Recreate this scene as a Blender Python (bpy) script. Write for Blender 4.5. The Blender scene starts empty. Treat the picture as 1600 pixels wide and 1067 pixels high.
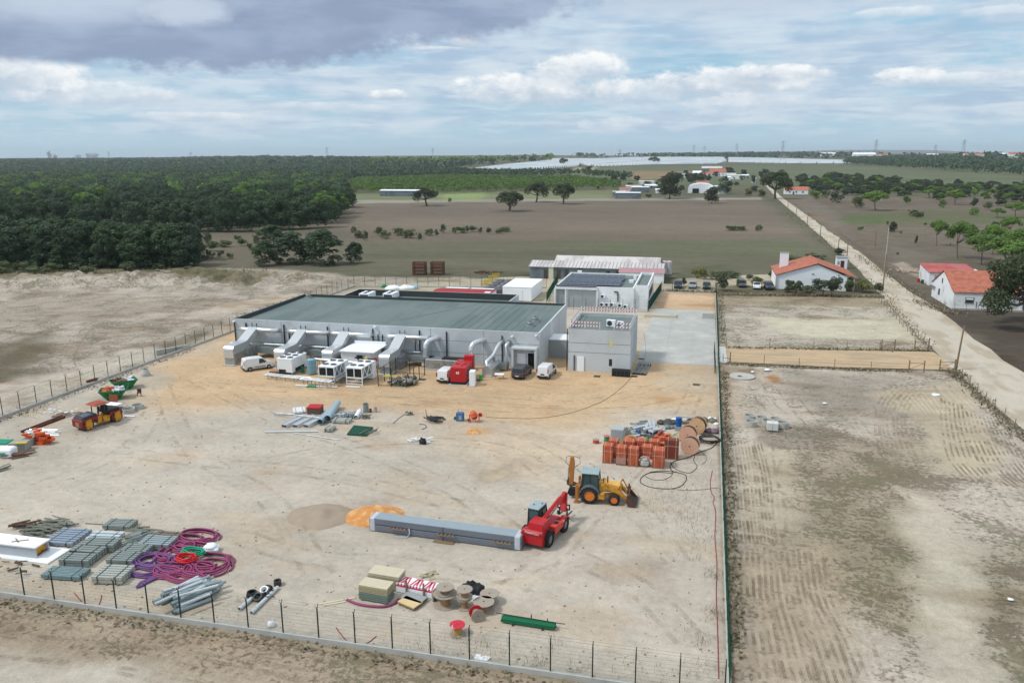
import bpy, math, random
import numpy as np
from mathutils import Vector, Matrix
SC = bpy.context.scene
COL = SC.collection
R = math.radians
# ---------------- camera (a drone 30 m above the yard) ----------------
F, CX, CY, H = 1240.0, 800.0, 533.5, 30.0
PITCH = math.atan((CY-243)/F); ROLL = R(0.29); YAW = math.atan(305/1273.)
def _basis():
    f = np.array([0, math.cos(PITCH), -math.sin(PITCH)]); r = np.array([1., 0, 0]); u = np.cross(r, f)
    c, s = math.cos(ROLL), math.sin(ROLL)
    r, u = c*r-s*u, c*u+s*r
    r = r/np.linalg.norm(r); u = np.cross(r, f)
    M = np.array([[math.cos(YAW), -math.sin(YAW), 0], [math.sin(YAW), math.cos(YAW), 0], [0, 0, 1]])
    return M@f, M@r, M@u
CF, CR, CU = _basis()
cam = bpy.data.cameras.new('camera'); camo = bpy.data.objects.new('camera', cam); COL.objects.link(camo)
cam.sensor_width = 36; cam.lens = 36*F/1600; cam.clip_start = 0.5; cam.clip_end = 40000
camo.matrix_world = Matrix(((CR[0], CU[0], -CF[0], 0), (CR[1], CU[1], -CF[1], 0), (CR[2], CU[2], -CF[2], H), (0, 0, 0, 1)))
SC.camera = camo
SC.view_settings.view_transform = 'Standard'; SC.view_settings.look = 'None'
SC.view_settings.exposure = 0.15; SC.view_settings.gamma = 1
SC.cycles.max_bounces = 5; SC.cycles.diffuse_bounces = 3; SC.cycles.volume_bounces = 0
SC.cycles.use_adaptive_sampling = True; SC.cycles.adaptive_threshold = 0.02

def sstep(a, b, x):
    t = np.clip((x-a)/(b-a), 0, 1); return t*t*(3-2*t)
def terrain(x, y):
    "the land rises gently beyond a kilometre"
    x = np.asarray(x, float); y = np.asarray(y, float)
    d = np.hypot(x, y); c, s = math.cos(YAW), math.sin(YAW)
    lx, ly = x*c+y*s, np.maximum(-x*s+y*c, 1.0)
    X = 800+1273*lx/ly
    rr = np.interp(X, [0, 250, 430, 600, 860, 930, 1300, 1450, 1600, 2000], [11, 13, 24, 31, 31, 21, 22, 30, 33, 33])
    return rr*sstep(900, 4200, d)
def at(px, py, z=None):
    "the point of the land (or of the level z) seen in that direction"
    d = CF*F+CR*(px-CX)-CU*(py-CY)
    if z is None:
        z = 0.0
        for _ in range(30):
            if d[2] >= -1e-4*F: return d[0]*5, d[1]*5
            t = (z-H)/d[2]; z = .5*z+.5*float(terrain(d[0]*t, d[1]*t))
    t = (z-H)/d[2]
    return d[0]*t, d[1]*t
def head(p, q):
    return math.atan2(q[1]-p[1], q[0]-p[0])

# ---------------- node helper ----------------
class X:
    "a socket or a number that can be calculated with"
    T = None
    def __init__(s, v): s.v = v.v if isinstance(v, X) else v
    @staticmethod
    def op(o, *a, clamp=False):
        n = X.T.nodes.new('ShaderNodeMath'); n.operation = o; n.use_clamp = clamp
        for i, v in enumerate(a):
            v = v.v if isinstance(v, X) else v
            if isinstance(v, (int, float)): n.inputs[i].default_value = v
            else: X.T.links.new(v, n.inputs[i])
        return X(n.outputs[0])
    def __add__(s, o): return X.op('ADD', s, o)
    def __radd__(s, o): return X.op('ADD', s, o)
    def __sub__(s, o): return X.op('SUBTRACT', s, o)
    def __rsub__(s, o): return X.op('SUBTRACT', o, s)
    def __mul__(s, o): return X.op('MULTIPLY', s, o)
    def __rmul__(s, o): return X.op('MULTIPLY', s, o)
    def __truediv__(s, o): return X.op('DIVIDE', s, o)
def xset(sock, v):
    v = v.v if isinstance(v, X) else v
    if isinstance(v, bpy.types.NodeSocket): X.T.links.new(v, sock)
    else: sock.default_value = v
def xss(x, a, b):
    n = X.T.nodes.new('ShaderNodeMapRange'); n.interpolation_type = 'SMOOTHSTEP'
    xset(n.inputs[0], x); xset(n.inputs[1], a); xset(n.inputs[2], b); return X(n.outputs[0])
def xmix(a, b, f, mode='MIX'):
    n = X.T.nodes.new('ShaderNodeMix'); n.data_type = 'RGBA'; n.blend_type = mode; n.clamp_factor = True
    xset(n.inputs[0], f)
    for i, c in ((6, a), (7, b)):
        if isinstance(c, tuple): c = tuple(c)[:3]+(1,)
        xset(n.inputs[i], c)
    return X(n.outputs[2])
def xnoise(vec, scale, detail=4, rough=.55, dist=0.0, col=False):
    n = X.T.nodes.new('ShaderNodeTexNoise'); n.inputs['Scale'].default_value = scale; n.inputs['Detail'].default_value = detail
    n.inputs['Roughness'].default_value = rough; n.inputs['Distortion'].default_value = dist
    if vec is not None: xset(n.inputs['Vector'], vec)
    return X(n.outputs[1 if col else 0])
def xmap(vec, scale=(1, 1, 1), rot=(0, 0, 0), loc=(0, 0, 0)):
    n = X.T.nodes.new('ShaderNodeMapping'); xset(n.inputs[0], vec)
    n.inputs['Location'].default_value = loc; n.inputs['Rotation'].default_value = rot; n.inputs['Scale'].default_value = scale
    return X(n.outputs[0])
def xsep(v):
    n = X.T.nodes.new('ShaderNodeSeparateXYZ'); xset(n.inputs[0], v); return [X(o) for o in n.outputs]
def xcomb(x, y, z=0.0):
    n = X.T.nodes.new('ShaderNodeCombineXYZ')
    for i, v in enumerate((x, y, z)): xset(n.inputs[i], v)
    return X(n.outputs[0])
def xpos():
    return X(X.T.nodes.new('ShaderNodeNewGeometry').outputs['Position'])
def L(r, g, b, k=1.0):
    "sRGB 0-255 to linear"
    return tuple(k*((c/255/12.92) if c < 10 else ((c/255+.055)/1.055)**2.4) for c in (r, g, b))

# ---------------- sky and sun ----------------
SUN_EL, SUN_AZ = R(52), R(-118)          # azimuth measured from +Y clockwise: light falls from behind and left
w = bpy.data.worlds.new('World'); SC.world = w; w.use_nodes = True
T = w.node_tree; T.nodes.clear(); X.T = T
out = T.nodes.new('ShaderNodeOutputWorld'); bg = T.nodes.new('ShaderNodeBackground'); T.links.new(bg.outputs[0], out.inputs[0])
sky = T.nodes.new('ShaderNodeTexSky'); sky.sky_type = 'NISHITA'; sky.sun_disc = False
sky.sun_elevation = SUN_EL; sky.sun_rotation = SUN_AZ; sky.air_density = 1.0; sky.dust_density = 1.5; sky.altitude = 50
tc = T.nodes.new('ShaderNodeTexCoord')
dv = xmap(tc.outputs['Generated'], rot=(0, 0, -YAW))
dx, dy, dz = xsep(dv)
az = X.op('ARCTAN2', dx, dy); el = X.op('ARCSINE', dz)
def _sp(px, py):
    a = math.atan((px-800)/1273.); e = math.atan((243-py)/1273.*math.cos(a)); return a, e
nv = xcomb(az*1.0, el*3.0)
lump = xnoise(xcomb(az*1.0, el*1.6), 26, 7, .62)
lump2 = xnoise(xcomb(az*1.0+3.1, el*2.4), 9, 5, .55)
wisp = xnoise(xcomb(az*1.0+7.7, el*5.0), 5.5, 8, .6, .4)
wisp2 = xnoise(xcomb(az*1.0+1.7, el*7.0), 14, 6, .6, .3)
def blob(px, py, rx, ry, k=1.1, nz=lump, s0=-.12, s1=.45):
    a, e = _sp(px, py); rx /= 1273.; ry /= 1273.
    u = (az-a)/rx; v = (el-e)/ry
    return xss((1-u*u-v*v)+(nz-.5)*2*k, s0, s1)
def xmax(*a):
    r = a[0]
    for b in a[1:]: r = X.op('MAXIMUM', r, b)
    return r
KS = 1.03
def C10(*c): return tuple(10*KS*v for v in L(*c))
fine = xnoise(xcomb(az*1.0+5.5, el*1.9), 42, 8, .62)
lumpf = lump*.62+fine*.38
base = xmix(sky.outputs[0], C10(150, 196, 222), .75)
base = xmix(base, C10(172, 200, 216), xss(el, .13, .0)*.95)
# thin broken layers
l1 = xss(wisp+xss(el, .0, .15)*.10, .40, .62)*xss(el, .004, .04)
c = xmix(base, xmix(C10(176, 194, 214), C10(208, 217, 226), xss(lump2*.6+wisp2*.4, .38, .62)), l1*.8)
l2 = xss(wisp2, .46, .66)*xss(el, .008, .03)*xss(el, .15, .07)
c = xmix(c, C10(206, 217, 226), l2*.55)
l3 = xss(wisp2*.5+lump2*.5, .50, .36)*xss(el, .015, .04)
c = xmix(c, C10(156, 180, 204), l3*.45)
def cumulus(c, px, py, rx, ry, k=1.0, br=1.0):
    a, e = _sp(px, py); rx /= 1273.; ry /= 1273.
    u = (az-a)/rx; v = (el-e)/ry
    m = xss((1-u*u-v*v*X.op('ADD', 1.0, 0))+(lumpf-.5)*3.2*k, .05, .75)
    fade = xss(el+(lump2-.5)*.02, e-ry*1.1, e-ry*.1)
    lit = xss((el-e)/ry+(lumpf-.5)*4.2, -.9, 1.1)
    cc = xmix(C10(176, 192, 208), C10(240, 242, 242), lit)
    return xmix(c, cc, m*fade*br)
for a in ((70, 128, 90, 34), (10, 112, 60, 34), (190, 152, 110, 22, 1, .6), (850, 146, 160, 34), (905, 116, 80, 30), (1000, 150, 120, 26, 1, .7), (1130, 138, 150, 30), (1200, 124, 90, 16), (1410, 128, 60, 13), (1500, 134, 130, 13, 1, .6),
          (614, 153, 36, 11), (728, 76, 26, 13), (690, 86, 50, 6, 1, .8), (965, 198, 70, 14, 1, .5), (1180, 165, 130, 16, 1, .5), (300, 183, 110, 9, 1, .5), (1370, 38, 55, 9, 1, .5), (1330, 165, 60, 8, 1, .4), (500, 170, 120, 10, 1, .4), (1520, 38, 60, 10, 1, .4)):
    c = cumulus(c, *a)
dark = xmax(blob(310, -20, 430, 128, .55, lumpf, -.02, .26), blob(640, -60, 350, 142, .6, lumpf, -.02, .34), blob(60, 20, 310, 74, .5, lumpf, -.02, .34))
dcol = xmix(C10(136, 151, 178), C10(190, 202, 218), xmax(blob(80, -5, 280, 50, .9, lump2, -.2, 1.2), blob(300, 25, 80, 28, 1.0, lumpf, -.2, .9)*.9))
dcol = xmix(dcol, C10(160, 176, 202), xss(wisp*.5+lump2*.5, .45, .6)*.55)
c = xmix(c, dcol, dark*.94)
dk2 = blob(1150, -20, 420, 62, 1.1, lump2, -.2, 1.0)
c = xmix(c, C10(180, 192, 210), dk2*.6)
# brighter broken cloud overhead and behind (seen only by the ground)
c = xmix(c, C10(222, 226, 232), xss(el, .30, .75)*.8)
T.links.new(c.v, bg.inputs[0]); bg.inputs[1].default_value = 0.1
sd = bpy.data.lights.new('sun', 'SUN'); sd.energy = 2.1; sd.angle = R(8); sd.color = (1, .965, .91)
so = bpy.data.objects.new('sun', sd); COL.objects.link(so)
so.rotation_euler = Vector((math.sin(SUN_AZ)*math.cos(SUN_EL), math.cos(SUN_AZ)*math.cos(SUN_EL), math.sin(SUN_EL))).to_track_quat('Z', 'Y').to_euler()

# ---------------- materials ----------------
MATS = {}
def mat(name, rgb, rough=.75, metal=0.0, var=.12, scale=1.5, bump=0.0, rgb2=None, scale2=None, lo=.45, hi=.6, emit=None, alpha=None, stretch=(1, 1, 1), spec=.35):
    if name in MATS: return MATS[name]
    m = bpy.data.materials.new(name); m.use_nodes = True; t = m.node_tree; X.T = t
    b = t.nodes['Principled BSDF']
    b.inputs['Roughness'].default_value = rough; b.inputs['Metallic'].default_value = metal
    b.inputs['Specular IOR Level'].default_value = spec
    tcn = t.nodes.new('ShaderNodeTexCoord'); v = xmap(tcn.outputs['Object'], scale=stretch)
    n = xnoise(v, scale, 5, .6)
    col = tuple(rgb)
    if rgb2 is not None:
        n2 = xnoise(v, scale2 or scale*.6, 6, .65)
        col = xmix(col, tuple(rgb2), xss(n2, lo, hi))
    f = (n-.5)*(2*var)+1.0
    g = xcomb(f, f, f)
    vm = t.nodes.new('ShaderNodeVectorMath'); vm.operation = 'MULTIPLY'
    if isinstance(col, tuple): vm.inputs[0].default_value = col
    else: xset(vm.inputs[0], col)
    xset(vm.inputs[1], g); xset(b.inputs['Base Color'], vm.outputs[0])
    if bump:
        bn = t.nodes.new('ShaderNodeBump'); bn.inputs['Strength'].default_value = bump; bn.inputs['Distance'].default_value = .05
        xset(bn.inputs['Height'], n); xset(b.inputs['Normal'], bn.outputs[0])
    if alpha is not None: b.inputs['Alpha'].default_value = alpha
    MATS[name] = m
    return m

# ---------------- mesh helpers ----------------
class MB:
    def __init__(s): s.v = []; s.f = []; s.m = []; s.s = []
    def add(s, vs, fs, m=0, smooth=False):
        o = len(s.v); s.v += [tuple(p) for p in vs]
        for f in fs: s.f.append(tuple(i+o for i in f)); s.m.append(m); s.s.append(smooth)
        return s
    def box(s, x, y, z, sx, sy, sz, rz=0, m=0, bev=0, rx=0, ry=0):
        "centred at x, y and standing on z"
        M = Matrix.Translation((x, y, z+sz/2)) @ Matrix.Rotation(rz, 4, 'Z') @ Matrix.Rotation(ry, 4, 'Y') @ Matrix.Rotation(rx, 4, 'X')
        if not bev:
            P = [(a*sx/2, b*sy/2, c*sz/2) for c in (-1, 1) for a, b in ((-1, -1), (1, -1), (1, 1), (-1, 1))]
            Fs = [(3, 2, 1, 0), (4, 5, 6, 7), (0, 1, 5, 4), (1, 2, 6, 5), (2, 3, 7, 6), (3, 0, 4, 7)]
        else:
            b = min(bev, sx/2.1, sy/2.1, sz/2.1); P = []; Fs = []
            rings = [(-1, b, 0), (-1, 0, b), (1, 0, b), (1, b, 0)]
            for c, ins, dz in rings:
                hx, hy, hz = sx/2-ins, sy/2-ins, sz/2-dz
                e = b*.6
                P += [(hx-e, -hy, c*hz), (hx, -hy+e, c*hz), (hx, hy-e, c*hz), (hx-e, hy, c*hz), (-hx+e, hy, c*hz), (-hx, hy-e, c*hz), (-hx, -hy+e, c*hz), (-hx+e, -hy, c*hz)]
            for k in range(3):
                for i in range(8):
                    j = (i+1) % 8; Fs.append((k*8+i, k*8+j, k*8+8+j, k*8+8+i))
            Fs += [tuple(range(7, -1, -1)), tuple(range(24, 32))]
        return s.add([M @ Vector(p) for p in P], Fs, m)
    def cyl(s, p, q, r, n=10, r2=None, m=0, cap=True, smooth=True, inner=None):
        p, q = Vector(p), Vector(q); d = (q-p).normalized(); r2 = r if r2 is None else r2
        a = d.orthogonal().normalized(); b = d.cross(a)
        P = [c+(a*math.cos(t)+b*math.sin(t))*k for c, k in ((p, r), (q, r2)) for t in (2*math.pi*i/n for i in range(n))]
        s.add(P, [(i, (i+1) % n, n+(i+1) % n, n+i) for i in range(n)], m, smooth)
        if inner is not None:
            k = inner
            P2 = [c+(a*math.cos(t)+b*math.sin(t))*rr*k for c, rr in ((p, r), (q, r2)) for t in (2*math.pi*i/n for i in range(n))]
            s.add(P2, [(n+i, n+(i+1) % n, (i+1) % n, i) for i in range(n)], m, smooth)
            s.add(P[:n]+P2[:n], [(n+i, n+(i+1) % n, (i+1) % n, i) for i in range(n)], m)
            s.add(P[n:]+P2[n:], [(i, (i+1) % n, n+(i+1) % n, n+i) for i in range(n)], m)
        elif cap:
            s.add(P, [tuple(range(n-1, -1, -1)), tuple(range(n, 2*n))], m)
        return s
    def tube(s, pts, r, n=6, m=0, cap=True, closed=False):
        pts = [Vector(p) for p in pts]; P = []; N = len(pts)
        up = Vector((0, 0, 1)); rs = r if isinstance(r, (list, tuple)) else [r]*N
        for i, p in enumerate(pts):
            if closed: t = pts[(i+1) % N]-pts[i-1]
            else: t = pts[min(i+1, N-1)]-pts[max(i-1, 0)]
            t.normalize()
            a = t.cross(up)
            if a.length < .15: a = t.cross(Vector((1, 0, 0)))
            a.normalize(); b = a.cross(t)
            P += [p+(a*math.cos(2*math.pi*k/n)+b*math.sin(2*math.pi*k/n))*rs[i] for k in range(n)]
        Fs = [(i*n+k, i*n+(k+1) % n, ((i+1) % N)*n+(k+1) % n, ((i+1) % N)*n+k) for i in range(N if closed else N-1) for k in range(n)]
        s.add(P, Fs, m, True)
        if cap and not closed: s.add(P, [tuple(range(n-1, -1, -1)), tuple(range((N-1)*n, N*n))], m)
        return s
    def prism(s, poly, z0, z1, m=0):
        "polygon in x, y (counter-clockwise) raised from z0 to z1"
        n = len(poly)
        P = [(x, y, z0) for x, y in poly]+[(x, y, z1) for x, y in poly]
        return s.add(P, [tuple(range(n-1, -1, -1)), tuple(range(n, 2*n))]+[(i, (i+1) % n, n+(i+1) % n, n+i) for i in range(n)], m)
    def side(s, prof, y0, y1, m=0, taper=None, smooth=False):
        "profile in x, z swept along y; taper(x, z) scales the half width"
        n = len(prof); yc, h = (y0+y1)/2, (y1-y0)/2; k = taper or (lambda x, z: 1)
        P = [(x, yc-h*k(x, z), z) for x, z in prof]+[(x, yc+h*k(x, z), z) for x, z in prof]
        return s.add(P, [tuple(range(n-1, -1, -1)), tuple(range(n, 2*n))]+[(i, (i+1) % n, n+(i+1) % n, n+i) for i in range(n)], m)
    def quad(s, *p, m=0): return s.add(p, [tuple(range(len(p)))], m)
    def ball(s, c, r, n=10, k=6, m=0, sz=1.0, jit=0, rnd=None, zmin=-1):
        P = []
        for j in range(k+1):
            th = -math.pi/2+math.pi*j/k
            for i in range(n):
                q = 1+(rnd.uniform(-jit, jit) if rnd else 0)
                P.append((c[0]+r*q*math.cos(th)*math.cos(2*math.pi*i/n), c[1]+r*q*math.cos(th)*math.sin(2*math.pi*i/n), c[2]+r*q*sz*max(math.sin(th), zmin)))
        return s.add(P, [(j*n+i, j*n+(i+1) % n, (j+1)*n+(i+1) % n, (j+1)*n+i) for j in range(k) for i in range(n)], m, True)
    def xf(s, loc=(0, 0, 0), rz=0, rx=0, ry=0, start=0):
        M = Matrix.Translation(loc) @ Matrix.Rotation(rz, 4, 'Z') @ Matrix.Rotation(ry, 4, 'Y') @ Matrix.Rotation(rx, 4, 'X')
        s.v[start:] = [tuple(M @ Vector(p)) for p in s.v[start:]]
        return s
    def build(s, name, mats, parent=None, loc=None, rz=0):
        me = bpy.data.meshes.new(name); me.from_pydata(s.v, [], s.f)
        mats = mats if isinstance(mats, (list, tuple)) else [mats]
        for q in mats: me.materials.append(q)
        me.polygons.foreach_set('material_index', [min(i, len(mats)-1) for i in s.m])
        me.polygons.foreach_set('use_smooth', s.s)
        me.update()
        o = bpy.data.objects.new(name, me); COL.objects.link(o)
        if parent: o.parent = parent
        if loc is not None: o.location = loc
        o.rotation_euler[2] = rz
        return o
def tag(o, label=None, cat=None, group=None, kind=None):
    if label: o['label'] = label
    if cat: o['category'] = cat
    if group: o['group'] = group
    if kind: o['kind'] = kind
    return o
def thing(name, label, cat, loc=(0, 0, 0), rz=0, group=None):
    o = bpy.data.objects.new(name, None); COL.objects.link(o); o.empty_display_size = .3
    o.location = (loc[0], loc[1], loc[2] if len(loc) > 2 else 0); o.rotation_euler[2] = rz
    return tag(o, label, cat, group)
def dup(root, loc, rz=0, label=None, sc=None, group=None):
    r = root.copy(); COL.objects.link(r)
    r.location = (loc[0], loc[1], loc[2] if len(loc) > 2 else 0); r.rotation_euler = (0, 0, rz)
    if sc is not None: r.scale = (sc, sc, sc) if isinstance(sc, (int, float)) else sc
    if label: r['label'] = label
    if group: r['group'] = group
    for ch in list(root.children):
        c_ = ch.copy(); COL.objects.link(c_); c_.parent = r
        for g in list(ch.children):
            g2 = g.copy(); COL.objects.link(g2); g2.parent = c_
    return r
# ---------------- the land ----------------
_rs = np.random.RandomState(5); _LAT = _rs.rand(256, 256)
def vnoise(x, y, seed=0):
    x = x+seed*17.3; y = y+seed*9.1
    xi = np.floor(x).astype(int); yi = np.floor(y).astype(int); fx = x-xi; fy = y-yi
    fx = fx*fx*(3-2*fx); fy = fy*fy*(3-2*fy)
    g = lambda a, b: _LAT[a & 255, b & 255]
    return (g(xi, yi)*(1-fx)+g(xi+1, yi)*fx)*(1-fy)+(g(xi, yi+1)*(1-fx)+g(xi+1, yi+1)*fx)*fy
def fbm(x, y, s, o=4, seed=0):
    t = 0; a = .5; n = 0
    for i in range(o):
        t = t+a*vnoise(x*s, y*s, seed+i*3.7); n += a; a *= .55; s *= 2.1
    return t/n
def polydist(px, py, poly):
    "signed distance, positive inside"
    d = np.full(px.shape, 1e12); ins = np.zeros(px.shape, bool); n = len(poly)
    for i in range(n):
        x0, y0 = poly[i]; x1, y1 = poly[(i+1) % n]
        ex, ey = x1-x0, y1-y0; L2 = ex*ex+ey*ey+1e-9
        t = np.clip(((px-x0)*ex+(py-y0)*ey)/L2, 0, 1)
        d = np.minimum(d, (px-x0-t*ex)**2+(py-y0-t*ey)**2)
        cnd = ((y0 > py) != (y1 > py)) & (px < (x1-x0)*(py-y0)/(y1-y0+1e-12)+x0)
        ins ^= cnd
    d = np.sqrt(d); return np.where(ins, d, -d)
def axis(lo, f0, f1, hi, step, g):
    a = list(np.arange(f0, f1+1e-6, step)); s = step; x = f1
    while x < hi: s *= g; x += s; a.append(x)
    s = step; x = f0; b = []
    while x > lo: s *= g; x -= s; b.append(x)
    return np.array(b[::-1]+a)
gx = axis(-9000, -120, 75, 9000, .5, 1.035); gy = axis(-300, 26, 240, 14000, .5, 1.03)
GX, GY = np.meshgrid(gx, gy)
wx = GX+(fbm(GX, GY, .11, 4, 1)-.5)*9; wy = GY+(fbm(GX, GY, .11, 4, 2)-.5)*9
sx_ = GX+(fbm(GX, GY, .5, 3, 3)-.5)*2.0; sy_ = GY+(fbm(GX, GY, .5, 3, 4)-.5)*2.0
def lin(*c): return np.array(L(*c))
base = np.zeros(GX.shape+(3,)); base[:] = lin(96, 94, 76)
spk = np.full(GX.shape, .25); ridge = np.zeros(GX.shape); rock = np.full(GX.shape, .3)
def paint(poly, c, soft=1.5, spk_=None, ridge_=None, warp=1, amt=1.0, mask=None, px=True):
    global base, spk, ridge
    P = [at(*q) for q in poly] if px else poly
    X_, Y_ = ((wx, wy) if warp == 1 else ((sx_, sy_) if warp == .5 else (GX, GY)))
    m = sstep(-soft, soft, polydist(X_, Y_, P))*amt
    if mask is not None: m = m*mask
    base = base*(1-m[..., None])+np.array(L(*c))*m[..., None]
    if spk_ is not None: spk = spk*(1-m)+spk_*m
    if ridge_ is not None: ridge = ridge*(1-m)+ridge_*m
n1 = fbm(GX, GY, .035, 5, 11); n2 = fbm(GX, GY, .15, 4, 13); n3 = fbm(GX*.35, GY, .12, 4, 17)
nfar = fbm(GX*.3, GY, .012, 4, 19)
A_ = lambda n, lo, hi: sstep(lo, hi, n)
# far fields, band by band
paint([(-900, 600), (2600, 600), (2600, 246), (-900, 251)], (92, 92, 74), 30, .3)
paint([(880, 285), (1750, 300), (1750, 262), (1330, 256), (905, 262)], (94, 100, 76), 8, .15)
paint([(980, 268), (1090, 268), (1080, 276), (990, 281)], (128, 110, 84), 4, .05)
paint([(900, 262), (935, 262), (920, 269), (890, 268)], (150, 144, 110), 4, .05)
paint([(530, 303), (960, 297), (950, 319), (540, 318)], (112, 116, 88), 5, .2)
paint([(690, 303), (760, 301), (750, 314), (690, 314)], (126, 140, 92), 4, .1)
# ploughed brown field
paint([(520, 318), (1190, 309), (1300, 396), (1220, 420), (900, 425), (560, 425), (300, 412), (330, 365), (500, 353)], (110, 101, 89), 6, .4)
paint([(545, 380), (900, 374), (1260, 380), (1330, 430), (1130, 440), (860, 425), (700, 432), (520, 430), (440, 410)], (100, 99, 80), 7, .3, amt=.9)
paint([(560, 395), (1100, 388), (1240, 395), (1100, 402), (560, 405)], (90, 89, 74), 3, amt=.6)
paint([(850, 384), (1240, 372), (1300, 400), (1000, 400)], (98, 101, 78), 4, amt=.7)
paint([(540, 318), (1190, 312), (1190, 309), (540, 313)], (150, 145, 132), 1.2, warp=.5, amt=.7)
paint([(310, 412), (330, 366), (520, 352), (560, 376), (540, 412)], (104, 98, 84), 5, .6)
# right of the road
paint([(1215, 306), (1700, 310), (1900, 470), (1700, 640), (1600, 600), (1400, 440)], (108, 99, 88), 5, .85)
paint([(1330, 335), (1460, 328), (1650, 338), (1650, 352), (1480, 350), (1360, 352)], (92, 97, 68), 4, .6, amt=.8)
paint([(1310, 338), (1380, 336), (1385, 350), (1320, 352)], (84, 96, 62), 3, .5, amt=.8)
paint([(1270, 338), (1295, 337), (1296, 345), (1275, 345)], (150, 112, 80), 1.5, amt=.8)
paint([(1230, 312), (1270, 310), (1330, 352), (1300, 356)], (114, 106, 94), 3, .3, amt=.8)
paint([(1440, 480), (1720, 476), (1900, 700), (1600, 592), (1500, 508)], (84, 76, 67), 1.5, .15)
paint([(1395, 385), (1460, 400), (1450, 450), (1400, 430)], (112, 104, 92), 2, .4, amt=.8)
paint([(1395, 412), (1412, 409), (1440, 428), (1432, 434)], (150, 140, 124), .8, .1, warp=.5)
# open ground left of the yard
paint([(-700, 445), (0, 437), (200, 428), (330, 420), (430, 420), (560, 432), (840, 436), (840, 475), (400, 520), (0, 680), (-700, 1000)], (180, 170, 157), 3, .85)
paint([(-700, 600), (0, 535), (70, 520), (75, 560), (60, 585), (0, 620), (-700, 850)], (124, 116, 100), 4, 1.0)
paint([(200, 545), (330, 515), (290, 540), (200, 566)], (140, 130, 113), 1.5, .9)
paint([(0, 425), (260, 417), (430, 423), (420, 432), (300, 442), (200, 432), (0, 440)], (128, 122, 100), 2, .7, amt=.8)
paint([(225, 430), (370, 426), (430, 436), (400, 448), (300, 442)], (108, 104, 76), 2, .8, amt=.8)
paint([(-500, 500), (0, 470), (200, 462), (330, 478), (180, 500), (0, 505)], (160, 150, 134), 3, .7, amt=.7)
paint([(-600, 700), (0, 605), (110, 574), (240, 540), (250, 552), (130, 590), (0, 640), (-500, 800)], (196, 187, 172), 1.5, .05, amt=.9)
paint([(300, 495), (620, 447), (420, 462), (330, 480)], (192, 178, 158), 2, .3, amt=.7)
# plots right of the yard
paint([(1121, 458), (1385, 460), (1455, 546), (1122, 545)], (182, 173, 158), 1, .85, warp=.5)
paint([(1190, 500), (1400, 500), (1440, 535), (1250, 530)], (190, 184, 160), 3, .4, amt=.8)
paint([(1125, 460), (1380, 462), (1385, 478), (1125, 476)], (150, 136, 112), 1.2, .7, amt=.8)
paint([(1124, 568), (1490, 580), (1640, 690), (1900, 1000), (1700, 1200), (1132, 1250)], (186, 176, 162), 1, .8, warp=.5)
paint([(1240, 575), (1400, 588), (1390, 640), (1300, 655), (1240, 620)], (150, 142, 130), 2.5, .6, amt=.8)
paint([(1180, 690), (1400, 660), (1500, 720), (1420, 830), (1440, 960), (1200, 960), (1160, 830)], (150, 137, 119), 4, 1.0, amt=.8)
paint([(1320, 770), (1450, 800), (1470, 900), (1450, 1000), (1330, 940), (1270, 850)], (138, 131, 106), 4, 1.0, amt=.75)
paint([(1500, 860), (1620, 840), (1700, 1100), (1540, 1080)], (128, 122, 98), 4, 1.0, amt=.75)
paint([(1410, 760), (1470, 780), (1530, 900), (1540, 1100), (1440, 1100), (1440, 900)], (188, 180, 162), 1.5, .15, amt=.9)
paint([(1130, 860), (1280, 840), (1370, 900), (1300, 1100), (1130, 1100)], (170, 155, 132), 3, .5, 1.0, amt=.8)
paint([(1125, 690), (1230, 685), (1240, 830), (1130, 830)], (190, 179, 156), 2.5, .35, .8, amt=.7)
paint([(1390, 610), (1500, 600), (1590, 700), (1560, 740), (1470, 730), (1400, 680)], (184, 172, 148), 1.5, .25, 1.0, amt=.9)
paint([(1145, 655), (1240, 650), (1330, 672), (1240, 690), (1150, 690)], (136, 126, 112), 1, .8, amt=.8)
paint([(1125, 575), (1170, 572), (1190, 590), (1130, 600)], (136, 118, 94), .8, .6, amt=.7)
paint([(1196, 585), (1212, 583), (1222, 592), (1200, 596)], (160, 118, 74), .4, .1, warp=.5, amt=.9)
paint([(1122, 650), (1131, 650), (1150, 1100), (1136, 1100)], (120, 100, 80), .25, .9, warp=.5, amt=.8)
paint([(1380, 462), (1395, 462), (1500, 560), (1640, 690), (1620, 700), (1480, 575), (1455, 546)], (116, 106, 88), .5, .9, warp=.5, amt=.9)
# foreground strip
paint([(-500, 860), (0, 942), (500, 1014), (1131, 1100), (1131, 1400), (-500, 1400)], (158, 143, 122), .6, .75, .5, warp=.5)
paint([(-300, 985), (0, 1018), (200, 1040), (420, 1080), (0, 1075)], (186, 178, 164), 1, .1, .3, warp=.5)
paint([(190, 985), (330, 990), (460, 1012), (430, 1022), (220, 1005)], (164, 126, 86), .4, .4, 0, warp=.5, amt=.7)
paint([(500, 1020), (700, 1045), (900, 1080), (600, 1050)], (166, 132, 92), .4, .4, 0, warp=.5, amt=.6)
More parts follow.
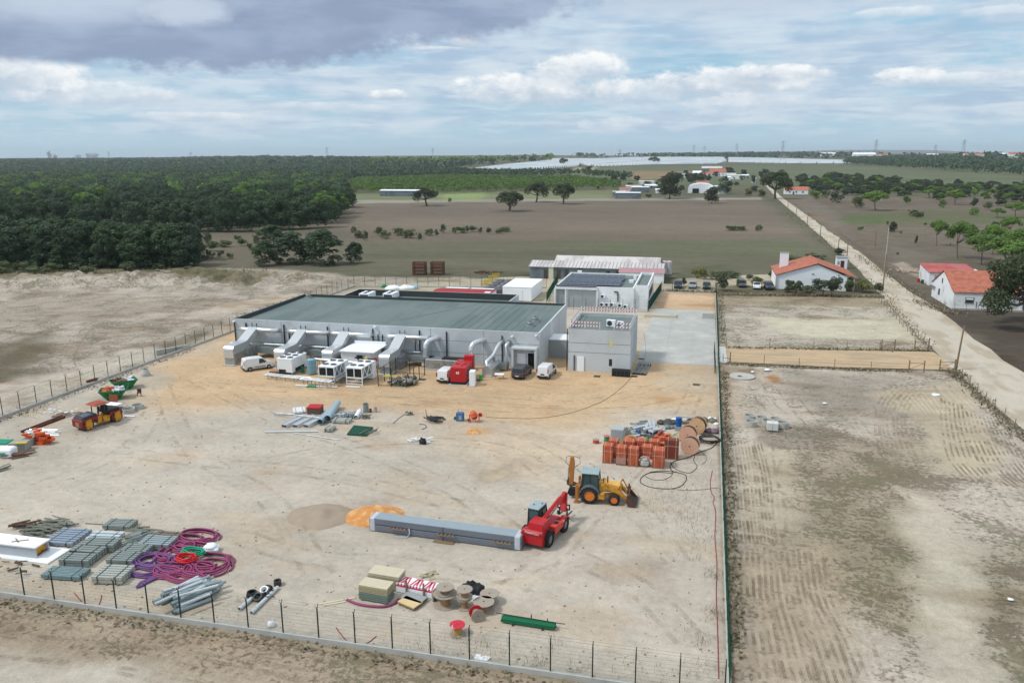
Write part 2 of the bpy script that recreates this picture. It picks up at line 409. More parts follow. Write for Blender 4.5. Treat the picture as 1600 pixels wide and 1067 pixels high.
# the yard
paint([(-200, -60), (-200, 60), (-82, 41.3), (5, 41.3), (5, -60)], (160, 146, 127), .4, .8, .4, warp=0, px=False, amt=.8)
paint([(-300, 985), (0, 1018), (200, 1040), (420, 1080), (0, 1075)], (186, 178, 164), 1, .1, .3, warp=.5)
YARDW = YARD = [(-79.2, 40.8), (2.6, 40.8), (3.0, 163), (-80, 163)]
paint(YARD, (191, 182, 168), .3, .05, 0, warp=0, px=False)
paint([(205, 608), (250, 575), (365, 512), (870, 520), (1118, 570), (1119, 640), (1040, 640), (960, 655), (900, 668), (860, 664), (790, 655), (745, 652), (690, 640), (600, 634), (430, 634), (300, 640), (235, 640)], (197, 171, 138), 5, .02)
paint([(380, 515), (870, 520), (1000, 580), (900, 610), (700, 605), (400, 590)], (200, 168, 130), 4, amt=.6)
paint([(660, 648), (830, 668), (940, 700), (880, 740), (780, 745), (700, 700)], (196, 174, 146), 3, amt=.6)
paint([(1010, 575), (1118, 575), (1119, 610), (1040, 612)], (190, 176, 154), 1.5, amt=.7)
paint([(1018, 620), (1060, 618), (1068, 628), (1030, 634)], (186, 148, 106), 1, amt=.7)
paint([(735, 665), (760, 668), (758, 678), (735, 678)], (200, 158, 108), .8, warp=.5, amt=.7)
for q in ([(745, 735), (800, 722), (825, 735), (800, 752), (760, 750)], [(930, 850), (1040, 860), (1055, 885), (985, 898), (940, 880)]):
    paint(q, (160, 146, 128), 1.2, amt=.55)
paint([(762, 738), (795, 732), (805, 740), (780, 748)], (196, 182, 156), .5, amt=.8)
for q in ((800, 655), (330, 700), (520, 610), (700, 625), (980, 760), (600, 700), (880, 640)):
    paint([(q[0]-25, q[1]-4), (q[0]+22, q[1]-6), (q[0]+30, q[1]+4), (q[0]-12, q[1]+7)], (184, 146, 108), 1, amt=.4)
paint([(465, 800), (490, 778), (560, 776), (600, 790), (540, 822), (480, 832)], (172, 157, 140), 1.2, .05, amt=.5)
paint([(0, 690), (200, 600), (240, 575), (260, 590), (120, 690), (0, 760)], (172, 166, 150), 1.5, .2, amt=.5)
# lanes
paint([(-8.9, 157), (3.4, 157), (3.4, 180), (-8.9, 180)], (198, 170, 138), .6, .05, 0, warp=.5, px=False)
paint([(1385, 249), (1480, 254), (1600, 265), (1600, 267.5), (1470, 256), (1380, 250)], (190, 180, 160), 4, .05, warp=0)
paint([(-79, 162.5), (-10, 158), (-9, 178), (3.4, 179), (3, 190), (-45, 195), (-79, 172)], (178, 168, 148), .5, .3, warp=.5, px=False)
paint([(560, 447), (770, 440), (870, 448), (860, 475), (600, 460)], (182, 172, 150), 1, .4, warp=.5)
paint([(1050, 436), (1130, 432), (1210, 428), (1215, 452), (1060, 452)], (182, 172, 150), 1, .2, warp=.5)
paint([(1060, 420), (1140, 412), (1150, 430), (1060, 436)], (86, 92, 68), 1, .5, amt=.6)
paint([(1120, 446), (1370, 448), (1390, 466), (1120, 462)], (96, 92, 72), .8, .8, warp=.5, amt=.8)
# a little natural unevenness of tone
tone = 1+.16*(fbm(GX, GY, .02, 4, 31)-.5)+.22*(fbm(GX*.45, GY, .16, 4, 33)-.5)+.14*(fbm(GX*.25, GY, .7, 3, 35)-.5)
fartone = 1+.40*(fbm(GX*.2, GY, .02, 4, 41)-.5)
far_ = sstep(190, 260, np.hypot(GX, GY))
inyard = sstep(-1, 1, polydist(GX, GY, YARDW))
# bleached and darker drifts in the open ground outside the yard
dr = fbm(GX*.42+3, GY, .14, 5, 61); dr2 = fbm(GX*.5, GY+7, .5, 4, 63)
o_ = (1-inyard)*(1-far_)
dark_ = sstep(.54, .70, dr*.6+dr2*.4)*o_*.6; pale_ = sstep(.50, .36, dr*.65+dr2*.35)*o_*.5
base = base*(1-dark_[..., None])+base*lin(205, 190, 175)*1.05*dark_[..., None]
base = base*(1-pale_[..., None])+np.minimum(base*1.15+.02, .8)*pale_[..., None]
yd = fbm(GX*.6, GY, .22, 5, 71)
base = base*(1+inyard*.20*(yd-.5))[..., None]
st = sstep(.58, .72, fbm(GX*.5, GY+40, .3, 4, 73))*inyard
base = base*(1-.35*st[..., None])+lin(190, 168, 140)*.35*st[..., None]
tone = tone*(1-far_)+tone*fartone*far_
base = base*tone[..., None]
GZ = terrain(GX, GY)
# spoil banks beyond the left fence, and gentle unevenness outside the yard
bank = [at(-300, 450), at(-200, 436), at(60, 432), at(150, 428), at(330, 424), at(440, 428), at(560, 438), at(420, 448), at(200, 450), at(0, 456)]
bm_ = sstep(-3, 7, polydist(wx, wy, bank))
GZ = GZ+bm_*(2.2*np.abs(fbm(GX, GY, .12, 3, 51)-.5)*2+1.1*sstep(.42, .7, fbm(GX, GY, .45, 4, 53)))
outside = sstep(0, 4, -polydist(GX, GY, [(-82, 38.5), (5.2, 38.5), (5.2, 136), (60, 140), (60, 700), (-82, 700)]))
near = sstep(300, 150, np.hypot(GX, GY))
road_keep = sstep(1, 5, -polydist(GX, GY, [(33, 90), (48, 90), (49, 200), (53, 300), (60, 800), (38, 800), (36, 200)]))
GZ = GZ-outside*near*road_keep*.30*fbm(GX, GY, .25, 3, 55)*sstep(-1e9, 1, 1)
K_ALB = .92
nv_, nh_ = GX.shape
me = bpy.data.meshes.new('ground')
V = np.stack([GX, GY, GZ], -1).reshape(-1, 3)
idx = np.arange(nv_*nh_).reshape(nv_, nh_)
Q = np.stack([idx[:-1, :-1], idx[:-1, 1:], idx[1:, 1:], idx[1:, :-1]], -1).reshape(-1, 4)
def mesh_np(me, V, Q, smooth=False):
    me.vertices.add(len(V)); me.vertices.foreach_set('co', V.astype(np.float32).ravel())
    me.loops.add(Q.size); me.loops.foreach_set('vertex_index', Q.astype(np.int32).ravel())
    me.polygons.add(len(Q)); me.polygons.foreach_set('loop_start', np.arange(0, Q.size, Q.shape[1], dtype=np.int32))
    me.polygons.foreach_set('loop_total', np.full(len(Q), Q.shape[1], np.int32))
    me.polygons.foreach_set('use_smooth', np.full(len(Q), smooth))
    me.update(calc_edges=True)
mesh_np(me, V, Q, True)
def cattr(me, name, arr):
    a = me.attributes.new(name, 'FLOAT_COLOR', 'POINT')
    c4 = np.ones((arr.shape[0], 4), np.float32); c4[:, :arr.shape[1]] = arr; a.data.foreach_set('color', c4.ravel())
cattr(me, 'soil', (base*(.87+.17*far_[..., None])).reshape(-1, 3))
cattr(me, 'cover', np.stack([spk, ridge, far_], -1).reshape(-1, 3))
gm = bpy.data.materials.new('soil'); gm.use_nodes = True; X.T = gm.node_tree; t_ = gm.node_tree; bs = t_.nodes['Principled BSDF']
bs.inputs['Roughness'].default_value = .95; bs.inputs['Specular IOR Level'].default_value = .1
def xattr(n):
    a = X.T.nodes.new('ShaderNodeAttribute'); a.attribute_name = n; return a
soil = xattr('soil').outputs['Color']; cs = t_.nodes.new('ShaderNodeSeparateColor'); X.T.links.new(xattr('cover').outputs['Color'], cs.inputs[0])
cspk, crdg, cfar = [X(cs.outputs[i]) for i in range(3)]
pos = xpos(); pf = xmap(pos, scale=(1, 1, .2))
na = xnoise(pf, .35, 6, .62); nb = xnoise(pf, 1.7, 5, .65); nc = xnoise(pf, 9, 3, .6)
k = 1+(na-.5)*.50+(nb-.5)*.60+(nc-.5)*.60
vm = t_.nodes.new('ShaderNodeVectorMath'); vm.operation = 'MULTIPLY'; xset(vm.inputs[0], soil); xset(vm.inputs[1], xcomb(k, k, k))
nd = xnoise(xmap(pos, scale=(.75, 1, .2)), 4.6, 5, .7); kk = 1+(nd-.5)*1.5*cspk*xss(na, .35, .6)
v2 = t_.nodes.new('ShaderNodeVectorMath'); v2.operation = 'MULTIPLY'; xset(v2.inputs[0], vm.outputs[0]); xset(v2.inputs[1], xcomb(kk, kk, kk)); c = X(v2.outputs[0])
# low dry plants and dark crumbs of topsoil
sp1 = xnoise(xmap(pos, scale=(.9, 1, .2)), 2.3, 8, .74, .25); sp2 = xnoise(pf, .16, 5, .6, .8)
thr = .76-cspk*.27-(sp2-.5)*.7*cspk
sp3 = xnoise(xmap(pos, scale=(.42, 1, .2), rot=(0, 0, .25)), .62, 9, .70, .35); thr3 = .74-cspk*.20-(sp2-.5)*.5*cspk
veg = xmax(xss(sp1, thr-.03, thr+.07), xss(sp3, thr3-.02, thr3+.09)*.85)*xss(cspk, .02, .2)
vc = xmix(L(98, 86, 70), L(96, 98, 66), xss(xnoise(pf, .22, 3, .5), .42, .6))
c = xmix(c, vc, veg*.68)
# wheel and track ridges
wv = t_.nodes.new('ShaderNodeTexWave'); wv.wave_type = 'BANDS'; wv.bands_direction = 'X'; xset(wv.inputs['Vector'], xmap(pos, scale=(.30, .06, 0), rot=(0, 0, .1)))
wv.inputs['Scale'].default_value = 1.6; wv.inputs['Distortion'].default_value = 16; wv.inputs['Detail'].default_value = 1.5; wv.inputs['Detail Scale'].default_value = .35
wf = X(wv.outputs['Fac']); rp = xss(xnoise(pf, .12, 3, .5, 1.0), .42, .58)*crdg
k2 = 1+(wf-.5)*.16*rp
vm = t_.nodes.new('ShaderNodeVectorMath'); vm.operation = 'MULTIPLY'; xset(vm.inputs[0], c); xset(vm.inputs[1], xcomb(k2, k2, k2)); c = X(vm.outputs[0])
# faint wheel marks crossing the bare sand
wt = t_.nodes.new('ShaderNodeTexWave'); wt.bands_direction = 'DIAGONAL'; xset(wt.inputs['Vector'], xmap(pos, scale=(.05, .09, 0)))
wt.inputs['Scale'].default_value = .9; wt.inputs['Distortion'].default_value = 14; wt.inputs['Detail'].default_value = 3; wt.inputs['Detail Scale'].default_value = .6
trk = xss(X(wt.outputs['Fac']), .93, 1.0)*(1-cfar)*.07
c = xmix(c, L(140, 122, 100), trk)
xset(bs.inputs['Base Color'], c)
bn = t_.nodes.new('ShaderNodeBump'); bn.inputs['Distance'].default_value = .10; bn.inputs['Strength'].default_value = .55
xset(bn.inputs['Height'], nb*.6+nc*.25+wf*rp*.6+na*.8+veg*1.2); xset(bs.inputs['Normal'], bn.outputs[0])
me.materials.append(gm); go = bpy.data.objects.new('ground', me); COL.objects.link(go); tag(go, kind='structure')

def sheet(name, pts, z, m, nsub=1, rnd=0):
    mb = MB(); mb.add([(x, y, z+float(terrain(x, y))) for x, y in pts], [tuple(range(len(pts)))])
    return mb.build(name, m)
def ribbon(name, left, right, z, m):
    "a strip between two world polylines, densely cut so that it follows the land"
    mb = MB(); P = []
    for (a, b), (c_, d) in zip(zip(left[:-1], left[1:]), zip(right[:-1], right[1:])):
        n = max(2, int(math.dist(a, b)/6))
        for i in range(n):
            t = i/n; P.append(((a[0]+(b[0]-a[0])*t, a[1]+(b[1]-a[1])*t), (c_[0]+(d[0]-c_[0])*t, c_[1]+(d[1]-c_[1])*t)))
    P.append((left[-1], right[-1])); rn = random.Random(3); V_ = []
    for i, (p, q) in enumerate(P):
        j, j2 = rn.uniform(-.45, .45), rn.uniform(-.45, .45)
        for k_ in range(5):
            t = k_/4; x, y = p[0]+(q[0]-p[0])*t+(j if k_ == 0 else j2 if k_ == 4 else 0), p[1]+(q[1]-p[1])*t
            V_.append((x, y, z+float(terrain(x, y))))
    mb.add(V_, [(i*5+k_, i*5+k_+1, i*5+k_+6, i*5+k_+5) for i in range(len(P)-1) for k_ in range(4)], 0, True)
    return tag(mb.build(name, m), kind='structure')
m_road = mat('pale_dirt', L(198, 190, 174, .88), .95, var=.14, scale=.8, rgb2=L(180, 168, 148, .88), scale2=.25, bump=.3, stretch=(1, .35, 1), spec=.1)
m_track = mat('orange_dirt', L(196, 172, 140, .88), .95, var=.16, scale=.9, rgb2=L(176, 158, 132, .88), scale2=.3, bump=.3, stretch=(.3, 1, 1), spec=.1)
ribbon('road', [(35.4, 60), (35.4, 100), (35.6, 121), (36.6, 156), (38.2, 177), (40.6, 221), (43.6, 335), (49.2, 588), (57.8, 830), (73, 1199)],
       [(43.5, 60), (44.2, 100), (44.6, 121), (45.2, 156), (45.6, 179), (47.5, 257), (49.8, 374), (53.6, 589), (63.5, 925), (77, 1199)], .03, m_road)
ribbon('track', [(3.2, 128.6), (20, 129.2), (36.0, 131.5)], [(3.2, 118.4), (20, 118.6), (36.0, 120.6)], .012, m_track)
m_conc = mat('yard_concrete', L(176, 178, 173, .9), .85, var=.16, scale=.5, rgb2=L(194, 195, 190, .9), scale2=.18, lo=.45, hi=.7, bump=.1)
mb = MB()
for i in range(3):
    for j in range(8):
        mb.box(-8.55+3.9*i+1.9, 115.75+5.35*j+2.65, -.1, 3.88, 5.33, .13)
tag(mb.build('loading_pad', m_conc), kind='structure')

# tyre tracks pressed into the soil
m_trk = bpy.data.materials.new('tyre_track'); m_trk.use_nodes = True; t_ = m_trk.node_tree; X.T = t_; bs = t_.nodes['Principled BSDF']; bs.inputs['Roughness'].default_value = .95; bs.inputs['Specular IOR Level'].default_value = .1
u_, v_, w_ = xsep(xattr('track').outputs['Vector'])
chev = X.op('FRACT', u_*2.1+X.op('ABSOLUTE', v_)*1.0); cm = xss(X.op('ABSOLUTE', chev-.5), .12, .3)
edge = xss(X.op('ABSOLUTE', v_), .62, .95)
col = xmix(L(148, 133, 112, .8), L(200, 186, 162, .85), xmax(cm*.75, edge*.55)); xset(bs.inputs['Base Color'], col)
al = xss(X.op('ABSOLUTE', v_), 1.0, .7)*xss(xnoise(xpos(), .5, 6, .65, .5), .42, .66)*w_*.85
xset(bs.inputs['Alpha'], al)
gi = lambda x, y: (np.searchsorted(gx, x)-1, np.searchsorted(gy, y)-1)
def gz(x, y):
    i, j = gi(x, y); fx = (x-gx[i])/(gx[i+1]-gx[i]); fy = (y-gy[j])/(gy[j+1]-gy[j])
    return (GZ[j, i]*(1-fx)+GZ[j, i+1]*fx)*(1-fy)+(GZ[j+1, i]*(1-fx)+GZ[j+1, i+1]*fx)*fy
def crom(P, n=10):
    P = [P[0]]+list(P)+[P[-1]]; o = []
    for i in range(1, len(P)-2):
        a, b, c_, d = map(np.array, P[i-1:i+3])
        for k in range(n):
            t = k/n; o.append(.5*(2*b+(c_-a)*t+(2*a-5*b+4*c_-d)*t*t+(3*b-a-3*c_+d)*t**3))
    o.append(np.array(P[-2])); return o
TV, TF, TA = [], [], []
def tracks(pxs, gauge=1.9, w=.42, str_=.7, off=0.0):
    P = crom([at(*p) for p in pxs], 24); L0 = 0
    for g in (-gauge/2, gauge/2):
        s_ = 0; o = len(TV)
        for i, p in enumerate(P):
            d = P[min(i+1, len(P)-1)]-P[max(i-1, 0)]; d = d/(np.linalg.norm(d)+1e-9); nrm = np.array([-d[1], d[0]])
            if i: s_ += float(np.linalg.norm(p-P[i-1]))
            for q in (-1, 0, 1):
                v = p+nrm*(g+off+q*w/2); TV.append((v[0], v[1], float(gz(v[0], v[1]))+.02)); TA.append((s_, q, str_))
        for i in range(len(P)-1):
            for q in (0, 1): a = o+i*3+q; TF.append((a, a+3, a+4, a+1))
for k in range(17): tracks([(1140+k*9, 860-abs(k-8)), (1138+k*10, 930), (1142+k*12, 1000), (1150+k*14, 1090)], .01, .26, .55)
for k in range(16): tracks([(1470+k*6.5, 622+k*2.5), (1472+k*8, 665+k*2.5), (1482+k*10, 712+k*2.5), (1515+k*10, 750+k)], .01, .24, .6)
for k in range(13): tracks([(1128+k*5, 690), (1130+k*6, 740), (1136+k*6, 800), (1142+k*6, 850)], .01, .24, .5)
for k in range(4): tracks([(1440-k*10, 600), (1412-k*8, 625), (1400-k*6, 660), (1416-k*8, 710), (1440, 760+k*6)], 1.9, .4, .55)
for q in ([(1225, 605), (1252, 640), (1290, 680), (1330, 730), (1400, 790)], [(1160, 690), (1180, 760), (1190, 850)], [(1192, 680), (1196, 740), (1210, 800), (1200, 860)], [(1240, 860), (1280, 920), (1330, 980), (1360, 1080)], [(1180, 600), (1210, 640), (1260, 660)], [(1470, 600), (1500, 650), (1560, 740), (1620, 830)],
          [(1250, 700), (1230, 740), (1260, 790), (1330, 800)], [(1195, 870), (1230, 960), (1250, 1070)], [(1300, 1070), (1330, 1000), (1350, 930)], [(1270, 850), (1310, 880), (1350, 930), (1360, 980)],
          [(-60, 650), (60, 612), (160, 575), (260, 535), (330, 500)], [(-60, 600), (60, 560), (200, 520), (320, 478), (420, 455)], [(0, 520), (120, 500), (250, 480), (380, 470)], [(120, 590), (105, 560), (130, 520), (200, 470)],
          [(-60, 1000), (200, 1025), (420, 1070), (600, 1120)], [(-60, 970), (150, 985), (420, 1020), (700, 1070)], [(0, 1040), (150, 1060), (300, 1100)], [(300, 1010), (500, 1045), (700, 1085)],
          [(1130, 546), (1250, 548), (1400, 556), (1490, 560)], [(1130, 558), (1250, 562), (1380, 566), (1480, 568)]):
    tracks(q, 1.9, .36, .55)
for q in ([(300, 590), (420, 650), (560, 700), (700, 760), (800, 830)], [(250, 600), (300, 700), (420, 780), (500, 900)], [(560, 615), (700, 640), (820, 680), (900, 720), (1000, 800), (1060, 880)], [(1090, 600), (1060, 660), (960, 760), (880, 850), (800, 920)],
          [(860, 870), (760, 900), (620, 880), (480, 870), (380, 840)], [(150, 700), (300, 720), (500, 740), (760, 800)], [(1040, 600), (900, 630), (700, 620), (500, 612), (300, 600)], [(1100, 620), (980, 640), (800, 640), (600, 625)], [(900, 870), (1000, 920), (1080, 1000)], [(420, 720), (600, 690), (780, 700), (880, 760)],
          [(240, 640), (200, 700), (60, 760)], [(700, 615), (760, 590), (870, 605), (1000, 600)]):
    tracks(q, 2.0, .5, .30)
me = bpy.data.meshes.new('tyre_tracks'); mesh_np(me, np.array(TV), np.array(TF)); a_ = me.attributes.new('track', 'FLOAT_VECTOR', 'POINT'); a_.data.foreach_set('vector', np.array(TA, np.float32).ravel())
me.materials.append(m_trk); o = bpy.data.objects.new('tyre_tracks', me); COL.objects.link(o); tag(o, kind='structure')
# ---------------- trees ----------------
def leafmat(name, c1, c2, c3, sc=.45):
    m = bpy.data.materials.new(name); m.use_nodes = True; t = m.node_tree; X.T = t; b = t.nodes['Principled BSDF']
    b.inputs['Roughness'].default_value = .7; b.inputs['Specular IOR Level'].default_value = .25
    oi = t.nodes.new('ShaderNodeObjectInfo'); tcn = t.nodes.new('ShaderNodeTexCoord')
    n = xnoise(xpos(), sc, 4, .6); n2 = xnoise(xpos(), sc*.12, 3, .5)
    c = xmix(c1, c2, xss(n, .35, .65)); c = xmix(c, c3, xss(n2+(X(oi.outputs['Random'])-.5)*.35, .42, .68)*.75)
    at_ = xattr('tone'); f = X(at_.outputs['Fac'])*.9+.55
    vm = t.nodes.new('ShaderNodeVectorMath'); vm.operation = 'MULTIPLY'; xset(vm.inputs[0], c); xset(vm.inputs[1], xcomb(f, f, f))
    xset(b.inputs['Base Color'], vm.outputs[0])
    tr = t.nodes.new('ShaderNodeBsdfTranslucent'); xset(tr.inputs[0], vm.outputs[0]); mx = t.nodes.new('ShaderNodeMixShader'); mx.inputs[0].default_value = .22
    o = t.nodes['Material Output']; t.links.new(b.outputs[0], mx.inputs[1]); t.links.new(tr.outputs[0], mx.inputs[2]); t.links.new(mx.outputs[0], o.inputs[0])
    return m
m_oak = leafmat('oak_leaf', (.056, .076, .040), (.076, .100, .046), (.066, .082, .052))
m_pine = leafmat('pine_needle', (.105, .185, .040), (.15, .245, .050), (.10, .16, .048))
m_pop = leafmat('dense_leaf', (.050, .088, .042), (.072, .114, .050), (.056, .084, .054))
m_bush = leafmat('bush_leaf', (.090, .120, .055), (.13, .160, .07), (.10, .12, .066))
m_yel = leafmat('yellow_leaf', (.17, .17, .055), (.14, .15, .05), (.20, .18, .07))
m_bark = mat('bark', (.09, .075, .06), .9, var=.3, scale=6, bump=.4)
m_pbark = mat('pine_bark', (.14, .11, .09), .9, var=.3, scale=6, bump=.4)
def leafquads(rng, clumps, n, size, up=.35, flat=.0):
    C = np.array(clumps, float); wgt = C[:, 3]**2; wgt /= wgt.sum()
    k = rng.choice(len(C), n, p=wgt)
    d = rng.normal(size=(n, 3)); d[:, 2] += up; d /= np.linalg.norm(d, axis=1)[:, None]
    rr = C[k, 3]*(.62+.42*rng.rand(n)**.6)
    p = C[k, :3]+d*rr[:, None]*np.array([1, 1, 1-flat])
    nr = d+rng.normal(size=(n, 3))*.55; nr /= np.linalg.norm(nr, axis=1)[:, None]
    a = np.cross(nr, rng.normal(size=(n, 3))); a /= np.linalg.norm(a, axis=1)[:, None]; b = np.cross(nr, a)
    s = size*(.55+.75*rng.rand(n)); e = (.5+.5*rng.rand(n))
    a = a*s[:, None]*.5; b = b*(s*e)[:, None]*.5
    q = np.stack([p-a*.9-b*.5, p+a*.3-b, p+a+b*.4, p-a*.35+b], 1)
    tone = .38+.30*rng.rand(n)+.30*(C[k, 4] if C.shape[1] > 4 else .5)
    return q, tone
def quads_mesh(name, q, tone, m):
    me = bpy.data.meshes.new(name); V = q.reshape(-1, 3); mesh_np(me, V, np.arange(len(V)).reshape(-1, 4))
    a = me.attributes.new('tone', 'FLOAT', 'POINT'); a.data.foreach_set('value', np.repeat(tone, 4).astype(np.float32)); me.materials.append(m)
    return me
def trunk_mesh(name, rng, h, r, clumps, m, lean=.1, fork=.5):
    mb = MB(); top = Vector((rng.uniform(-lean, lean)*h, rng.uniform(-lean, lean)*h, h*fork))
    mid = top*.5+Vector((rng.uniform(-.1, .1), rng.uniform(-.1, .1), 0))*h*.3
    mb.tube([(0, 0, -.3), (0, 0, .1), tuple(mid), tuple(top)], [r*1.5, r*1.15, r*.85, r*.7], 8)
    C = sorted(clumps, key=lambda c: -c[3])[:9]
    for c in C:
        e = Vector(c[:3]); m1 = top.lerp(e, .5)+Vector((0, 0, -.06*h))
        mb.tube([tuple(top*.96), tuple(m1), tuple(e)], [r*.55, r*.34, r*.12], 5, cap=False)
    me = bpy.data.meshes.new(name); me.from_pydata(mb.v, [], mb.f); me.polygons.foreach_set('use_smooth', mb.s); me.materials.append(m); return me
def tree_parts(kind, seed):
    "crown and trunk meshes of a tree one metre tall scale 1 = real size"
    rng = np.random.RandomState(seed); u = rng.uniform; cl = []
    if kind == 'oak':        # broad cork oak, 9 m
        for i in range(22):
            a = u(0, 6.28); rr = 4.3*math.sqrt(u(.02, 1)); z = 6.6+1.6*(1-(rr/4.6)**2)+u(-1.5, .3)-(rr > 3.2)*u(0, 1.6)
            cl.append((rr*math.cos(a), rr*math.sin(a), z, u(1.0, 1.75), u(0, 1)))
        q, t = leafquads(rng, cl, 4600, .45, .35); tm = trunk_mesh('trunk', rng, 9, .38, cl, m_bark, .06, .36); m = m_oak
    elif kind == 'round':    # rounder denser crown down to the ground, 9 m
        for i in range(26):
            th = u(0, 6.28); z = u(1.2, 7.8); rr = 3.4*math.sqrt(max(.05, 1-((z-4.3)/4.6)**2))*math.sqrt(u(.1, 1))
            cl.append((rr*math.cos(th), rr*math.sin(th), z, u(.9, 1.6), u(0, 1)))
        q, t = leafquads(rng, cl, 4200, .46, .3); tm = trunk_mesh('trunk', rng, 9, .3, cl, m_bark, .04, .3); m = m_oak
    elif kind == 'great':    # the huge drooping cork oak, 13 m
        for i in range(46):
            a = u(0, 6.28); rr = 6.6*math.sqrt(u(.02, 1)); z = 10.2-3.4*(rr/6.8)**2+u(-2.6, .8)-(rr > 5)*u(0, 3.2)
            cl.append((rr*math.cos(a), rr*math.sin(a), z, u(1.1, 1.9), u(0, 1)))
        q, t = leafquads(rng, cl, 15000, .36, .3); tm = trunk_mesh('trunk', rng, 12, .6, cl, m_bark, .05, .36); m = m_oak
    elif kind == 'pine':     # umbrella pine, 8 m
        for i in range(20):
            a = u(0, 6.28); rr = 2.9*math.sqrt(u(.0, 1)); z = 4.6+2.6*(1-(rr/3.1)**2)+u(-.6, .2)
            cl.append((rr*math.cos(a), rr*math.sin(a), z, u(.9, 1.3), u(0, 1)))
        q, t = leafquads(rng, cl, 6000, .33, .5, .25); tm = trunk_mesh('trunk', rng, 8, .12, cl, m_pbark, .04, .42); m = m_pine
    elif kind == 'tall':     # dense upright woodland tree, 12 m
        for i in range(48):
            z = u(.6, 11.0); th = u(0, 6.28); rr = 2.7*(1-max(0, (z-7)/5.2)**1.6)*math.sqrt(u(.1, 1))
            cl.append((rr*math.cos(th), rr*math.sin(th), z, u(.7, 1.35), u(0, 1)))
        q, t = leafquads(rng, cl, 5600, .44, .6); tm = None; m = m_pop
    elif kind == 'wood':     # broad woodland tree, 13 m
        for i in range(30):
            a = u(0, 6.28); z = u(2.0, 11.4); rr = 4.2*math.sqrt(max(.04, 1-((z-6.5)/6.2)**2))*math.sqrt(u(.25, 1))
            cl.append((rr*math.cos(a), rr*math.sin(a), z, u(1.1, 2.0), u(0, 1)))
        q, t = leafquads(rng, cl, 5000, .58, .5); tm = None; m = m_pop
    elif kind == 'bush':     # 2 m
        for i in range(9):
            a = u(0, 6.28); rr = .75*math.sqrt(u(0, 1)); cl.append((rr*math.cos(a), rr*math.sin(a), u(.4, 1.5), u(.3, .55), u(0, 1)))
        q, t = leafquads(rng, cl, 900, .19, .4); tm = None; m = m_bush
    elif kind == 'fruit':    # open garden tree 3.5 m
        for i in range(14):
            a = u(0, 6.28); rr = 1.5*math.sqrt(u(.1, 1)); cl.append((rr*math.cos(a), rr*math.sin(a), u(1.5, 3.1), u(.4, .75), u(0, 1)))
        q, t = leafquads(rng, cl, 2600, .2, .3); tm = trunk_mesh('trunk', rng, 3.5, .09, cl, m_bark, .05, .3); m = m_oak
    q[:, :, 2] = np.maximum(q[:, :, 2], .02)
    return quads_mesh('crown', q, t, m), tm
PARTS = {}
def tree(kind, name, label, cat, px, py, hpx=None, wpx=None, group=None, mt=None, rz=None, v=None, loc=None, h=None, wd=None, seed=None):
    BASEH = dict(great=(12.4, 15.5), oak=(9.2, 10.5), round=(9.2, 8.6), pine=(8.0, 7.2), tall=(12, 6.4), wood=(13, 10.5), bush=(2, 2.2), fruit=(3.6, 4.0))[kind]
    v = v if v is not None else int(abs(px*7+py*3)) % 3
    key = (kind, v)
    if key not in PARTS: PARTS[key] = tree_parts(kind, 10+v*7+len(kind)*31)
    x, y = loc if loc else at(px, py)
    D = math.hypot(x, y)
    if h is None: h = hpx*math.hypot(D, H)/1262.
    if wd is None: wd = (wpx*math.hypot(D, H)/1262.) if wpx else h/BASEH[0]*BASEH[1]
    s = (wd/BASEH[1], wd/BASEH[1], h/BASEH[0])
    rz = rz if rz is not None else (px*1.7+py) % 6.28
    cm, tm = PARTS[key]
    if mt is not None:
        k2 = (kind, v, mt.name)
        if k2 not in PARTS:
            c2 = cm.copy(); c2.materials.clear(); c2.materials.append(mt); PARTS[k2] = (c2, tm)
        cm = PARTS[k2][0]
    z = float(terrain(x, y))
    if tm is None:
        o = bpy.data.objects.new(name, cm); COL.objects.link(o)
    else:
        o = bpy.data.objects.new(name, None); COL.objects.link(o)
        for n_, m_ in (('crown', cm), ('trunk', tm)):
            c_ = bpy.data.objects.new(n_, m_); COL.objects.link(c_); c_.parent = o
    o.location = (x, y, z); o.rotation_euler[2] = rz; o.scale = s
    return tag(o, label, cat, group)
G_F = 'lone oaks in the ploughed field'
for a in ((667, 322, 29, 42, 'dark round oak beside the long white stable roof'), (796, 330, 31, 52, 'nearest wide flat-topped oak with forked trunk in the brown field'),
          (838, 316, 31, 38, 'left one of the two oaks side by side at the field edge'), (880, 319, 32, 42, 'right one of the two oaks side by side at the field edge'),
          (881, 259, 11, 16, 'small dark oak by the orange strip of field left of the plastic tunnels'), (1022, 256, 10, 18, 'dark oak standing alone among the white plastic tunnels')):
    tree('oak', 'oak_tree', a[4], 'tree', *a[:4], group=G_F)
tree('round', 'oak_tree', 'tall dark dense oak left of the curved white farm shed', 'tree', 1046, 311, 44, 46)
tree('round', 'oak_tree', 'dark oak with bare lower trunk in front of the curved white farm shed', 'tree', 1112, 318, 27, 28)
tree('round', 'oak_tree', 'round dark oak on the right side of the curved white farm shed', 'tree', 1131, 303, 24, 25)
tree('oak', 'oak_tree', 'big dark oak overhanging the dirt road near the low white house', 'tree', 1211, 311, 40, 48)
tree('great', 'oak_tree', 'huge dark cork oak hanging over the gable end of the orange roofed house', 'tree', 1606, 512, 116, 136, v=1)
